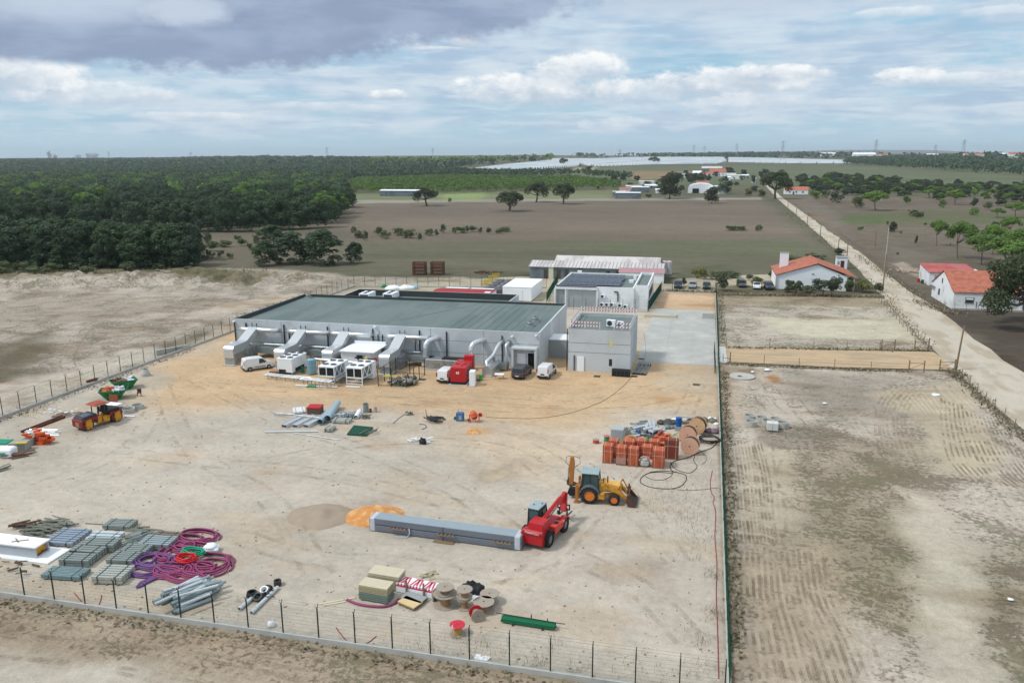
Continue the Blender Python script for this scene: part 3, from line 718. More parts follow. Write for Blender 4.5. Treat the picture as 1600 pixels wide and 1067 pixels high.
for a in ((1463, 384, 33, 24, 'slim umbrella pine nearest the road'), (1496, 404, 47, 40, 'wide umbrella pine with long bare trunk above the red roofed shed'), (1533, 414, 45, 38, 'umbrella pine between the long trunked pine and the front pine'),
          (1550, 398, 38, 30, 'small umbrella pine behind the row of three'), (1566, 428, 48, 60, 'broadest front umbrella pine touching the big cork oak'), (1590, 410, 44, 38, 'umbrella pine cut by the right edge behind the front one'),
          (1578, 373, 29, 23, 'far umbrella pine above the group by the right edge'), (1368, 329, 27, 32, 'low bright umbrella pine alone in the middle of the scrub'), (1492, 320, 20, 21, 'umbrella pine at the edge of the dense scrub'),
          (1587, 340, 20, 24, 'bright little pine at the far right edge of the green strip'), (1558, 340, 12, 15, 'tiny bright pine on the green strip')):
    tree('pine', 'pine_tree', a[4], 'tree', a[0], a[1], a[2]*1.06, a[3]*1.28, group='umbrella pines right of the road')
for i, a in enumerate(((1426, 338, 11, 17), (1438, 340, 9, 13), (1393, 362, 17, 18), (1430, 384, 15, 6), (1550, 362, 14, 18), (1418, 320, 14, 15), (1338, 325, 20, 22), (1308, 317, 19, 22), (1272, 311, 14, 20), (1290, 310, 15, 14),
                       (1520, 325, 14, 13), (1522, 336, 12, 13), (1541, 328, 11, 17), (1562, 322, 9, 20), (1473, 325, 14, 12), (1545, 360, 8, 9), (1408, 365, 4, 4), (1344, 360, 7, 10), (1402, 398, 4, 5), (1446, 352, 4, 5))):
    tree('bush', 'bush', ('low bush growing among the scrub right of the road'), 'bush', *a, group='bushes in the scrub right of the road', mt=(m_bush, m_oak, m_pine)[i % 3] if i not in (2, 3, 4) else m_oak)
# the wood behind the scrub on the right: single crowns
rn = random.Random(7); spots = []
def scatter(poly, n, dmin, rnd, tries=40):
    P = [at(*q) for q in poly]; xs = [p[0] for p in P]; ys = [p[1] for p in P]; out_ = []; g = {}
    for _ in range(n*tries):
        if len(out_) >= n: break
        x, y = rnd.uniform(min(xs), max(xs)), rnd.uniform(min(ys), max(ys))
        k_ = (int(x//dmin), int(y//dmin))
        if any(math.hypot(x-a, y-b) < dmin for i in (-1, 0, 1) for j in (-1, 0, 1) for a, b in g.get((k_[0]+i, k_[1]+j), ())): continue
        ins = False; m = len(P)
        for i in range(m):
            x0, y0 = P[i]; x1, y1 = P[(i+1) % m]
            if (y0 > y) != (y1 > y) and x < (x1-x0)*(y-y0)/(y1-y0)+x0: ins = not ins
        if ins: out_.append((x, y)); g.setdefault(k_, []).append((x, y))
    return out_
for (x, y) in scatter([(1252, 300), (1330, 306), (1420, 312), (1620, 318), (1620, 292), (1480, 292), (1400, 284), (1300, 276), (1245, 280)], 150, 8, rn):
    kd = rn.choice(('round', 'wood', 'wood', 'oak', 'pine'))
    tree(kd, 'scrub_tree', {'pine': 'bright green pine within the belt of dark trees right of the road', 'oak': 'wide flat crowned dark oak in the belt of trees right of the road'}.get(kd, 'dark rounded tree in the belt of trees right of the road'), 'tree', x, y, loc=(x, y), h=rn.uniform(5, 8.5), wd=rn.uniform(8, 13), mt=m_oak if kd == 'wood' and rn.random() < .6 else None, group={'pine': 'pines in the belt right of the road', 'oak': 'oaks in the belt right of the road'}.get(kd, 'trees in the belt right of the road'))
for (x, y) in scatter([(1460, 318), (1630, 320), (1630, 312), (1480, 306)], 24, 8, rn):
    tree('pine', 'scrub_pine', 'bright green pine at the near edge of the tree belt', 'tree', x, y, loc=(x, y), h=rn.uniform(5, 7), group='young pines by the tree belt')
# near hedge row on the left, then the front of the wood
for i in range(46):
    t = i/45; px = -60+t*362; py = 415+rn.uniform(-1, 5)*1.0-(12 if i % 2 else 0)
    tree('tall', 'hedge_tree', 'tall dark dense tree in the straight row behind the sandy ground', 'tree', px, py, rn.uniform(53, 63)-(6 if i % 2 else 0), rn.uniform(36, 46), group='trees in the near hedge row')
tree('wood', 'hedge_end_tree', 'rounded bushy tree closing the right end of the dark row', 'tree', 294, 417, 46, 46, mt=m_pop)
for a in ((426, 386, 33, 38, 'round tree at the back left of the small clump'), (417, 415, 38, 34, 'narrow pale tree at the front left of the small clump'), (458, 411, 48, 46, 'dark middle tree of the small clump'), (504, 413, 52, 52, 'largest dark tree at the right of the small clump'),
          (555, 411, 32, 24, 'small separate pointed tree right of the clump')):
    tree('tall', 'clump_tree', a[4], 'tree', a[0], a[1], a[2]*1.02, a[3]*1.15, group='small clump of trees in the field', mt=m_pop)
NEAR = scatter([(-90, 372), (0, 366), (200, 362), (330, 364), (430, 359), (500, 352), (533, 338), (543, 322), (520, 312), (300, 316), (-90, 320)], 230, 8.5, rn)
NEAR.sort(key=lambda p: p[1]); BEH = NEAR[225:]; NEAR = NEAR[:225]
edge = [(300+i*22.5, 362-max(0, i-4)*1.3) for i in range(10)]+[(512, 349), (524, 342), (534, 334), (541, 325), (540, 316)]
for q in edge: NEAR.append(at(*q))
for i, (x, y) in enumerate(NEAR):
    bright = rn.random() < .10
    tree('pine' if bright else 'wood', 'woodland_tree', ('bright domed pine crown rising among the dark woodland' if bright else 'broad dark tree at the near side of the wood'), 'tree', x, y, loc=(x, y),
         h=rn.uniform(11, 14.5), wd=rn.uniform(9, 13) if not bright else rn.uniform(11, 15), group='bright pines in the near wood' if bright else 'trees of the near wood')
# the rest of the wood: thousands of crowns as one mass
def mass(name, specs, label, mt):
    rng = np.random.RandomState(3); QQ = []; TT = []
    for pts, h0, h1, r0, r1, nq, sz, tl in specs:
        for (x, y) in pts:
            h = rng.uniform(h0, h1); r = rng.uniform(r0, r1); z = float(terrain(x, y)); tt = rng.uniform(*tl)
            k = 5; cl = [(x+r*.5*math.cos(a), y+r*.5*math.sin(a), z+h*.62+rng.uniform(-.1, .08)*h, r*.62, 0) for a in rng.uniform(0, 6.28, k)]+[(x, y, z+h*.74, r*.6, 0)]
            q, t = leafquads(rng, cl, nq, sz, .55, .25); QQ.append(q); TT.append(t*.5+tt)
    me = quads_mesh(name, np.concatenate(QQ), np.concatenate(TT), mt)
    o = bpy.data.objects.new(name, me); COL.objects.link(o); return tag(o, kind='stuff')
mid = scatter([(-150, 322), (300, 317), (520, 312), (545, 300), (530, 285), (700, 278), (820, 280), (900, 279), (760, 275), (712, 271), (640, 262), (-150, 262)], 5200, 9.5, rn, 6)
mid_near = [p for p in mid if p[1] < 900]; mid_far = [p for p in mid if p[1] >= 900]
pinebits = [p for p in mid_near if rn.random() < .13]
mid_near = [p for p in mid_near if p not in set(pinebits)]
far = scatter([(-200, 262), (640, 262), (715, 263), (800, 254), (862, 248.5), (862, 246.5), (700, 246.5), (500, 247), (300, 250), (-200, 252)], 6000, 17, rn, 3)
mass('woodland', [(BEH+mid_near, 8, 12.5, 5, 7, 120, 1.5, (.0, .8)), (mid_far, 8, 12, 5.5, 8, 34, 2.9, (.05, .9)), (far, 9, 14, 12, 17, 22, 8.0, (.2, .7))], '', m_pop)
mass('pine_woodland', [(pinebits, 11, 13.5, 6, 8.5, 150, 1.4, (.2, .6)), (scatter([(560, 262), (715, 260), (862, 249), (862, 246), (600, 247)], 130, 30, rn, 5), 16, 19, 12, 16, 30, 7, (.2, .5))], '', m_pine)
orch = scatter([(531, 303), (700, 304), (905, 297), (965, 297), (965, 289), (900, 281), (700, 279), (560, 284)], 1500, 7.5, rn, 12)
mass('pine_plantation', [(orch, 5, 7, 3.6, 4.6, 70, 1.3, (.0, .35))], '', m_pine)
d1 = scatter([(540, 282), (700, 276), (905, 276), (960, 284), (985, 282), (900, 275), (860, 275), (740, 274), (700, 268), (560, 270)], 700, 9, rn, 10)
rside = scatter([(1320, 258), (1600, 275), (1700, 285), (1700, 246), (1600, 246), (1480, 247), (1330, 251)], 2600, 13, rn, 6)
rfar = scatter([(900, 246.2), (1330, 248), (1700, 250), (1700, 243), (1200, 243.4), (900, 245)], 900, 34, rn, 3)
mass('distant_woodland', [(d1, 9, 13, 5, 7, 50, 2.2, (.1, .5)), (rside, 9, 14, 7, 10, 30, 3.6, (.15, .65)), (rfar, 10, 15, 16, 24, 16, 10, (.2, .6))], '', m_pop)
# scattered young trees and shrubs along the grassy strip
for i, a in enumerate(((562, 372, 14, 22), (590, 368, 14, 18), (622, 368, 14, 22), (672, 368, 12, 20), (720, 364, 12, 22), (740, 362, 10, 20), (790, 362, 9, 22), (335, 392, 16, 26), (352, 386, 12, 22), (380, 384, 12, 20), (1155, 360, 8, 24), (200, 424, 14, 30), (60, 430, 14, 34), (140, 428, 12, 34), (5, 432, 14, 34), (300, 424, 9, 24), (240, 430, 8, 26), (553, 364, 12, 10), (570, 376, 17, 12), (603, 373, 15, 20), (640, 372, 16, 24), (655, 374, 12, 12), (683, 370, 12, 9), (693, 364, 16, 12), (709, 365, 12, 8), (731, 364, 12, 8), (750, 365, 12, 8), (764, 366, 11, 12), (780, 365, 9, 16),
                       (325, 382, 22, 14), (345, 402, 12, 14), (330, 404, 14, 16), (360, 404, 10, 12), (372, 378, 12, 14), (390, 392, 14, 12), (404, 402, 18, 12), (400, 380, 14, 12), (310, 376, 12, 10), (540, 402, 8, 10),
                       (1140, 360, 9, 24), (1186, 361, 11, 12), (934, 295, 8, 8), (703, 316, 8, 6), (15, 425, 18, 24), (45, 424, 16, 26), (82, 424, 14, 30), (120, 421, 12, 24), (150, 420, 10, 22), (175, 417, 12, 16), (222, 418, 13, 12), (250, 420, 10, 20), (264, 417, 9, 14),
                       (1268, 437, 8, 10))):
    tree('bush', 'shrub', 'green wild shrub growing in the open field', 'bush', *a, group='wild shrubs scattered over the fields', mt=m_bush)
for a in ((1243, 461, 24, 26, 'small garden tree left of the other two at the white gable wall'), (1286, 463, 24, 28, 'middle garden tree by the white gable wall'), (1299, 463, 26, 24, 'right garden tree by the white gable wall')):
    tree('fruit', 'garden_tree', a[4], 'tree', a[0], a[1], a[2]*1.05, a[3]*1.3, group='garden trees at the farmhouse gable')
for a in ((1127, 455, 20, 18, m_oak, 'dark bush right behind the yard fence corner'), (1158, 448, 11, 14, m_bush, 'bush in front of the first car on the farmhouse side'), (1184, 449, 14, 18, m_bush, 'yellow green bush covering the white car'),
          (1325, 455, 14, 14, m_bush, 'green bush at the porch of the farmhouse'), (1352, 457, 14, 24, m_yel, 'yellowing bush beside the road fence'), (1373, 458, 12, 13, m_oak, 'dark bush at the foot of the road pole'),
          (1313, 399, 9, 16, m_oak, 'dark bush behind the small white hut'), (1070, 447, 11, 8, m_oak, 'bush between the two left parked cars'), (1092, 436, 17, 22, m_yel, 'pale green young tree behind the parked cars'), (1122, 437, 12, 24, m_bush, 'low shrub at the end of the parked car row'),
          (1205, 433, 8, 12, m_oak, 'little bush at the left corner of the farmhouse'), (1139, 434, 8, 30, m_bush, 'long low green hedge piece right of the pale young tree'), (1172, 438, 8, 12, m_bush, 'low bush between two cars on the farmhouse side'), (1262, 458, 9, 20, m_bush, 'low green shrub between the garden trees'), (1232, 456, 7, 16, m_bush, 'low shrub at the left part of the gable wall'), (1275, 405, 8, 24, m_bush, 'shrub showing behind the farmhouse ridge'), (1240, 408, 7, 26, m_bush, 'shrub row behind the farmhouse roof left of the ridge'), (1335, 441, 7, 14, m_bush, 'bush behind the porch of the farmhouse')):
    tree('bush', 'garden_bush', a[5], 'bush', a[0], a[1], a[2]*1.25, a[3]*1.4, group=None, mt=a[4])
for a in ((1169, 306, 12, 14, m_yel), (1178, 300, 10, 14, m_bush), (1190, 308, 12, 14, m_bush), (1177, 286, 12, 8, m_oak), (1189, 278, 10, 10, m_oak), (1142, 275, 9, 13, m_oak), (1162, 274, 9, 12, m_oak), (1085, 282, 12, 14, m_oak), (1098, 281, 13, 14, m_oak), (1076, 281, 11, 14, m_oak),
          (1107, 282, 10, 12, m_oak), (1066, 297, 8, 12, m_bush), (1080, 300, 8, 14, m_bush), (974, 283, 13, 14, m_oak), (958, 284, 12, 10, m_oak), (995, 283, 9, 10, m_oak), (920, 268, 9, 14, m_oak), (1013, 309, 6, 10, m_bush), (1118, 276, 8, 10, m_oak), (1060, 279, 9, 16, m_oak), (1072, 274, 8, 12, m_oak), (1094, 283, 10, 18, m_oak), (1080, 285, 9, 16, m_oak), (1132, 283, 8, 12, m_oak), (1139, 270, 9, 14, m_oak), (1160, 282, 8, 10, m_bush), (1040, 285, 8, 12, m_oak), (1012, 290, 7, 14, m_oak), (985, 292, 7, 12, m_bush), (945, 288, 10, 14, m_oak), (930, 290, 9, 12, m_bush), (1150, 290, 6, 10, m_bush), (1196, 272, 8, 12, m_oak)):
    tree('round', 'farm_tree', 'small tree around the distant farmyard', 'tree', *a[:4], group='small trees around the distant farmyard', mt=a[4])
for a in ((78, 249, 12, 6), (87, 249, 7, 6), (122, 248, 6, 9), (139, 248, 8, 9), (148, 248, 8, 12), (1276, 246, 9, 5), (1286, 246, 6, 7)):
    tree('round', 'skyline_tree', 'tall tree standing out on the skyline', 'tree', *a, group='tall trees on the skyline', v=0)
# dry weeds in the yard corner and along the fence
rng = np.random.RandomState(8); QQ = []
def weeds(px, py, n, sp, h=.35):
    x0, y0 = at(px, py)
    for _ in range(n):
        x, y = x0+rng.normal()*sp, y0+rng.normal()*sp; a = rng.uniform(0, 6.28); l = rng.uniform(.3, 1)*h; b = rng.uniform(.2, .9)*h
        dx_, dy_ = math.cos(a), math.sin(a); w_ = .02
        QQ.append([(x, y, 0), (x-dy_*w_, y+dx_*w_, .01), (x+dx_*b-dy_*w_, y+dy_*b+dx_*w_, l), (x+dx_*b, y+dy_*b, l)])
for q in ((1030, 770, 150, 2.2), (1050, 790, 120, 2), (1085, 780, 160, 2.2), (1075, 840, 60, 1), (1088, 870, 40, .7), (1020, 800, 60, 1.5), (1100, 760, 80, 2), (1090, 720, 40, 1), (545, 1015, 20, .4), (660, 1018, 80, .8), (730, 1020, 90, 1.2), (780, 1025, 60, .8), (838, 1037, 90, .6),
          (863, 1008, 30, .4), (1098, 1000, 80, .6), (340, 985, 20, .4), (375, 945, 40, .5), (40, 650, 120, 1.0), (60, 640, 100, 1.0), (1120, 900, 90, .5), (1118, 960, 90, .5), (720, 1000, 20, .3), (905, 1045, 40, .6), (1000, 1055, 50, .9), (1090, 1050, 60, .8), (1070, 810, 70, 1.2), (1045, 740, 40, 1.5), (1110, 830, 50, .8)):
    weeds(*q)
for (x0, y0), (x1, y1), n_, sp_, hh_ in ((at(1500, 590), at(1600, 690), 500, .45, .5), (at(1385, 468), at(1455, 545), 380, .5, .45), (at(1140, 543), at(1450, 548), 700, .35, .4), (at(1130, 569), at(1420, 580), 500, .25, .3), ((3.4, 45), (3.9, 112), 1100, .22, .35), ((4.2, 130), (4.4, 178), 300, .3, .4), (at(1130, 460), at(1370, 464), 900, .8, .6), (at(1430, 470), at(1490, 492), 400, 1.0, .6), (at(1490, 580), at(1500, 590), 120, .5, .8), (at(1225, 330), at(1400, 470), 500, .8, .8), (at(1340, 400), at(1440, 465), 500, .8, .7), ((-78, 39.8), (2, 39.8), 900, .3, .3), ((-78.8, 44), (-78.6, 108), 500, .3, .3), (at(0, 428), at(420, 424), 900, 3.0, .9), ((-8, 180.4), (4, 180.6), 300, .5, .8)):
    for _ in range(n_):
        u_ = rng.rand(); x, y = x0+(x1-x0)*u_+rng.normal()*sp_, y0+(y1-y0)*u_+rng.normal()*sp_; a = rng.uniform(0, 6.28); l = rng.uniform(.1, .75)*hh_; b = rng.uniform(.4, 1.3)*hh_; dx_, dy_ = math.cos(a), math.sin(a); w_ = .09; zz = -.12
        QQ.append([(x, y, zz), (x-dy_*w_, y+dx_*w_, zz), (x+dx_*b-dy_*w_*2, y+dy_*b+dx_*w_*2, l), (x+dx_*b, y+dy_*b, l*.9)])
q = np.array(QQ); o = bpy.data.objects.new('dry_weeds', quads_mesh('dry_weeds', q, rng.rand(len(q)), leafmat('weed', (.21, .19, .12), (.26, .22, .15), (.15, .17, .09)))); COL.objects.link(o); tag(o, kind='stuff')
# ---------------- building materials ----------------
m_pre = mat('precast_concrete', L(194, 200, 204), .8, var=.12, scale=.5, rgb2=L(178, 185, 188), scale2=.12, bump=.05)
m_joint = mat('panel_joint', L(96, 102, 104), .9)
m_roof = mat('roof_membrane', L(108, 121, 119), .8, var=.14, scale=.25, rgb2=L(95, 110, 109), scale2=.2, stretch=(1, .3, 1))
m_dark = mat('dark_sheet', L(58, 64, 66), .6)
m_black = mat('black_paint', L(30, 32, 34), .6)
m_glassd = mat('dark_glass', L(26, 34, 38), .15, var=.02, spec=.6)
m_white = mat('white_paint', L(234, 238, 242), .6, var=.05, scale=.6)
m_white2 = mat('white_render', L(230, 234, 236), .9, var=.08, scale=.5, rgb2=L(206, 209, 210), scale2=.3, lo=.5, hi=.75)
m_galv = mat('galvanised_steel', L(176, 182, 186), .38, .75, var=.12, scale=2.5, rgb2=L(150, 156, 160), scale2=1.2)
m_galvd = mat('dull_steel', L(140, 148, 150), .5, .55, var=.15, scale=3)
m_alu = mat('bright_duct', L(214, 218, 220), .32, .7, var=.08, scale=3)
m_tile = mat('roof_tile', L(178, 108, 86), .85, var=.26, scale=3.2, rgb2=L(152, 94, 76), scale2=1.0, bump=.3)
m_tilef = mat('faded_tile', L(190, 112, 84), .85, var=.16, scale=1.5, rgb2=L(160, 100, 80), scale2=.5)
m_redsheet = mat('red_sheet', L(172, 96, 90), .6, var=.1, scale=.8, rgb2=L(168, 62, 56), scale2=.3)
m_redroof = mat('dark_red_sheet', L(160, 48, 52), .7, var=.12, scale=.7)
m_wall = mat('old_plaster', L(226, 230, 232), .9, var=.1, scale=.5, rgb2=L(176, 176, 170), scale2=.35, lo=.48, hi=.72)
m_greenp = mat('green_steel', L(22, 78, 54), .5, var=.1)
m_post = mat('dark_green_post', L(26, 46, 38), .55, var=.1)
m_plinth = mat('fence_concrete', L(178, 178, 172), .9, var=.14, scale=.9, rgb2=L(150, 150, 142), scale2=.5, lo=.5, hi=.75)
m_wood = mat('weathered_wood', L(132, 112, 88), .85, var=.25, scale=4)
m_rust = mat('rust', L(104, 56, 40), .85, var=.3, scale=5, rgb2=L(70, 44, 36), scale2=2)
m_blue = mat('solar_glass', L(34, 40, 58), .25, var=.08, scale=.8, spec=.6)
m_pvf = mat('panel_frame', L(150, 154, 158), .4, .5)
m_green = mat('skip_green', L(32, 120, 66), .55, var=.14, scale=2, rgb2=L(26, 92, 54), scale2=1.5)
m_red = mat('machine_red', L(176, 32, 38), .4, var=.08, scale=1.2)
m_yellow = mat('machine_yellow', L(206, 146, 46), .55, var=.14, scale=2, rgb2=L(172, 112, 42), scale2=2.2)
m_tyre = mat('tyre', L(44, 44, 44), .9, var=.15, scale=6)
m_grey = mat('grey_paint', L(150, 156, 158), .6)
m_corr = mat('old_corrugated', L(204, 200, 198), .7, .1, var=.12, scale=.8, rgb2=L(180, 174, 172), scale2=.3, stretch=(1, .2, 1))
m_pink = mat('faded_red_sheet', L(172, 132, 136), .75, var=.1, scale=.6)
m_bgrey = mat('blue_grey_sheet', L(112, 124, 130), .7, var=.14, scale=.5, rgb2=L(92, 102, 108), scale2=.25)

# main production hall
hx0, hx1, hy0, hy1 = -70.7, -21.9, 108.3, 131.5
hall = thing('production_hall', 'long low grey concrete hall with flat grey green roof and ducts on its front', 'building', (-46, 108.3, 0))
def rel(t): return -t.location.x, -t.location.y
def WB(name, m, parent, boxes):
    "boxes given in world coordinates, parented to a thing without rotation"
    ox, oy = (parent.location.x, parent.location.y) if parent else (0, 0); mb = MB()
    for b in boxes: mb.box(b[0]-ox, b[1]-oy, *b[2:6], *(b[6:] if len(b) > 6 else ()))
    return mb.build(name, m, parent)
def walls(name, m, parent, x0, x1, y0, y1, h, t=.25, h2=None):
    h2 = h2 or h
    return WB(name, m, parent, [((x0+x1)/2, y0+t/2, 0, x1-x0, t, h), ((x0+x1)/2, y1-t/2, 0, x1-x0, t, h), (x0+t/2, (y0+y1)/2, 0, t, y1-y0-2*t, h), (x1-t/2, (y0+y1)/2, 0, t, y1-y0-2*t, h)])
walls('wall', m_pre, hall, hx0, hx1, hy0, hy1, 5.35)
jb = [((hx0+hx1)/2, hy0-.002, z, hx1-hx0, .012, .05) for z in (1.75, 3.55)]+[(x, hy0-.003, .05, .05, .012, 5.2) for x in np.arange(hx0+8.1, hx1-1, 8.1)]
jb += [(hx1+.003, y, .05, .012, .05, 5.2) for y in (116, 124)]
WB('panel_joint', m_joint, hall, jb)
mb = MB(); ox, oy = -46, 108.3
mb.quad((hx0+.25-ox, hy0+.25-oy, 4.72), (hx1-.25-ox, hy0+.25-oy, 5.02), (hx1-.25-ox, hy1-.25-oy, 5.08), (hx0+.25-ox, hy1-.25-oy, 4.92)); mb.build('roof', m_roof, hall)
WB('parapet_lining', m_dark, hall, [(hx0+.27, (hy0+hy1)/2, 4.6, .04, hy1-hy0-.6, .76), ((hx0+hx1)/2, hy1-.27, 4.6, hx1-hx0-.6, .04, .76), (hx0+.12, (hy0+hy1)/2, 5.352, .3, hy1-hy0, .03), ((hx0+hx1)/2, hy1-.12, 5.352, hx1-hx0-.3, .3, .03)])
mb = MB(); a, b = at(600, 505, 4.9), at(756, 474, 5.0)
mb.tube([(a[0]-ox, a[1]-oy, 4.86), (b[0]-ox, b[1]-oy, 5.03)], .035, 4); mb.build('roof_seam', m_joint, hall)
mb = MB()
for x in np.arange(-36, -22.5, 1.35): zz = 4.72+.3*(x-hx0)/(hx1-hx0); mb.tube([(x-ox, hy0+.4-oy, zz+.03), (x-ox, hy1-.4-oy, zz+.06*(1-(x-hx0)/(hx1-hx0))+.05+.12*(1-(x-hx0)/(hx1-hx0)))], .02, 4)
mb.build('roof_lap', mat('seam', L(102, 120, 119), .85), hall)
for x, w_, z0, z1 in ((-70.6, .12, .1, 4.8), (-68.6, .16, .1, 4.8), (-62.1, .16, .1, 4.8), (-61.3, .1, .6, 3.9), (-60.6, .1, .6, 3.9), (-54.8, .16, .1, 4.8), (-47.4, .16, .1, 4.8), (-46.6, .1, .6, 4.0), (-45.9, .1, .6, 4.0), (-40.0, .16, .1, 4.9), (-40.7, .08, .6, 4.1), (-35.8, .16, .1, 4.9), (-27.4, .16, .1, 4.7)):
    WB('downpipe', m_black, hall, [(x, hy0-.1, z0, w_, .14, z1-z0)])
for x, z in ((-70.6, 4.9), (-47.0, 5.1), (-22.4, 4.9), (-25.9, 4.6)):
    WB('lamp', m_white, hall, [(x, hy0-.22, z, .3, .42, .16)])
en = WB('entrance_frame', mat('light_concrete', L(196, 200, 200), .8, var=.06), hall, [(-25.65, 107.75, 0, .3, 1.1, 3.05), (-22.3, 107.75, 0, .3, 1.1, 3.05), (-23.98, 107.72, 3.05, 3.7, 1.16, .24)])
d = WB('door', m_white, hall, [(-24.55, 108.24, .05, 1.25, .1, 2.2)])
WB('door_vent', m_black, d, [(-24.86, 108.175, .2, .38, .03, .38), (-24.24, 108.175, .2, .38, .03, .38)]).location = (0, 0, 0)
WB('glass_door', m_glassd, hall, [(-23.1, 108.22, .05, .95, .1, 2.25)]); WB('door_frame', m_white, hall, [(-22.58, 108.2, .05, .08, .16, 2.33), (-23.62, 108.2, .05, .08, .16, 2.33), (-23.1, 108.2, 2.38, 1.12, .16, .08)])
# fix child whose parent is a part at the thing's origin
for ch in d.children:
    for v_ in ch.data.vertices: v_.co.x += 46; v_.co.y -= 108.3
def roof_fan(px, py, label, z=5.0):
    x, y = at(px, py, z+.3); t = thing('roof_fan', label, 'roof fan', (x, y, z), 0, 'fans on the flat roof')
    mb = MB(); mb.box(0, 0, 0, 1.15, 1.15, .18); mb.build('curb', m_grey, t)
    mb = MB(); mb.cyl((0, 0, .18), (0, 0, .62), .5, 16, .44); mb.cyl((0, 0, .62), (0, 0, .70), .56, 16, .5); mb.build('housing', m_galvd, t)
    mb = MB()
    for k in range(8): a = k*math.pi/4; mb.cyl((.05*math.cos(a), .05*math.sin(a), .72), (.42*math.cos(a), .42*math.sin(a), .72), .012, 4)
    mb.cyl((0, 0, .7), (0, 0, .78), .12, 8); mb.build('grille', m_dark, t)
roof_fan(829, 507, 'nearest round fan on the hall roof corner'); roof_fan(837, 500, 'second round fan on the hall roof, just behind the nearest'); roof_fan(482, 463, 'lone round fan at the far left corner of the hall roof', 4.92)
# annex behind the hall
an = thing('rear_annex', 'flat roofed grey annex with dark parapets behind the long hall', 'building', (-47.5, 131.6, 0))
ax0, ax1, ay0, ay1 = -63.2, -31.9, 131.6, 138.7
WB('wall', m_pre, an, [((ax0+ax1)/2, ay1-.12, 0, ax1-ax0, .24, 5.4), (ax0+.12, (ay0+ay1)/2, 0, .24, ay1-ay0-.48, 5.4), (ax1-.12, (ay0+ay1)/2, 0, .24, ay1-ay0-.48, 5.4)])
WB('roof', m_roof, an, [((ax0+ax1)/2, (ay0+ay1)/2, 4.1, ax1-ax0-.5, ay1-ay0-.5, .2)])
WB('parapet_lining', m_dark, an, [((ax0+ax1)/2, ay1-.26, 4.2, ax1-ax0-.5, .04, 1.21), (ax0+.26, (ay0+ay1)/2, 4.2, .04, ay1-ay0-.6, 1.21)])
for i, px in enumerate((574, 611)):
    x, y = at(px, 461, 4.9); t = thing('rooftop_unit', ('left' if i == 0 else 'right')+' white boxy air unit on the annex roof', 'air unit', (x, y, 4.31), 0, 'air units on the annex roof')
    mb = MB(); mb.box(0, 0, .12, 2.0, 3.2, 1.0, bev=.05); mb.build('casing', m_white, t)
    mb = MB()
    for k in range(3): mb.cyl((0, -1+k, 1.12), (0, -1+k, 1.18), .38, 14)
    mb.build('fan', m_dark, t); mb = MB(); mb.box(-1.0, 0, .3, .04, 2.6, .6); mb.box(0, -1.61, .3, 1.6, .04, .6); mb.build('grille', m_dark, t); mb = MB(); mb.box(-.7, 0, 0, .15, 3, .12); mb.box(.7, 0, 0, .15, 3, .12); mb.build('rail', m_galvd, t)

# the two storey electrical block and its link wall
sb = thing('electrical_block', 'two storey grey concrete cube with red and white boards on its roof', 'building', (-13.4, 108.6, 0))
walls('wall', m_pre, sb, -17.8, -9.0, 108.6, 120.0, 6.15)
WB('roof', m_roof, sb, [(-13.4, 114.3, 5.6, 8.3, 10.9, .16)])
WB('coping', m_galvd, sb, [(-13.4, 108.72, 6.152, 8.8, .26, .03), (-9.12, 114.3, 6.152, .26, 10.9, .03), (-17.68, 114.3, 6.152, .26, 10.9, .03), (-13.4, 119.88, 6.152, 8.8, .26, .03)])
WB('panel_joint', m_joint, sb, [(-13.4, 108.6, z, 8.8, .016, .05) for z in (2.75, 4.1)]+[(-9.0, 114.3, z, .016, 11.2, .05) for z in (2.75, 4.1)])
WB('window', m_glassd, sb, [(-11.75, 108.6, 1.0, .42, .05, 1.0)]); WB('window', mat('yellow_panel', L(206, 198, 140), .7), sb, [(-11.7, 108.6, 3.75, .42, .05, 1.0)])
WB('door', m_white, sb, [(-16.0, 108.52, .02, 1.0, .1, 2.15)]); WB('downpipe', m_black, sb, [(-17.95, 108.6, 0, .12, .14, 6.1)]); WB('downpipe', m_dark, sb, [(-16.9, 108.5, .1, .14, .1, 2.2)])
lk = thing('link_passage', 'low grey link with pale flat roof between the hall and the cube', 'building', (-19.9, 115.3, 0))
[WB('wall', mat('grey_render', L(150, 154, 156), .85, var=.06), lk, [(-19.85, y, 0, 4.0, .2, 2.75)]) for y in (115.4, 118.9)]; WB('roof', m_white2, lk, [(-19.85, 117.15, 2.75, 4.0, 3.8, .18)])
m_rs = mat('barrier_red', L(176, 40, 44), .6)
def barrier(label, p0, p1, zs):
    "red and white striped guard boards between two points on the roof edge"
    L_ = math.dist(p0, p1); t = thing('guard_board', label, 'safety barrier', (p0[0], p0[1], 6.19), head(p0, p1), 'striped guard boards on the cube roof')
    mb = MB(); n = max(2, int(L_/1.5))
    for i in range(n+1): mb.box(L_*i/n, 0, 0, .06, .05, max(zs)+.12)
    mb.build('post', m_white, t)
    for z in zs:
        mb = MB(); mb.box(L_/2, -.04, z-.08, L_, .03, .20); o = mb.build('board', m_white, t)
        mb = MB(); k = int(L_/.42)
        for i in range(k):
            x = (i+.5)*L_/k; mb.add([(x-.16, -.058, z-.08), (x+.02, -.058, z-.08), (x+.16, -.058, z+.12), (x-.02, -.058, z+.12)], [(0, 1, 2, 3)])
            mb.add([(x-.16, -.022, z-.08), (x+.02, -.022, z-.08), (x+.16, -.022, z+.12), (x-.02, -.022, z+.12)], [(3, 2, 1, 0)])
        mb.build('stripe', m_rs, o)
barrier('striped boards at the front left of the cube roof', (-17.6, 108.95), (-13.4, 108.95), (.35, .85))
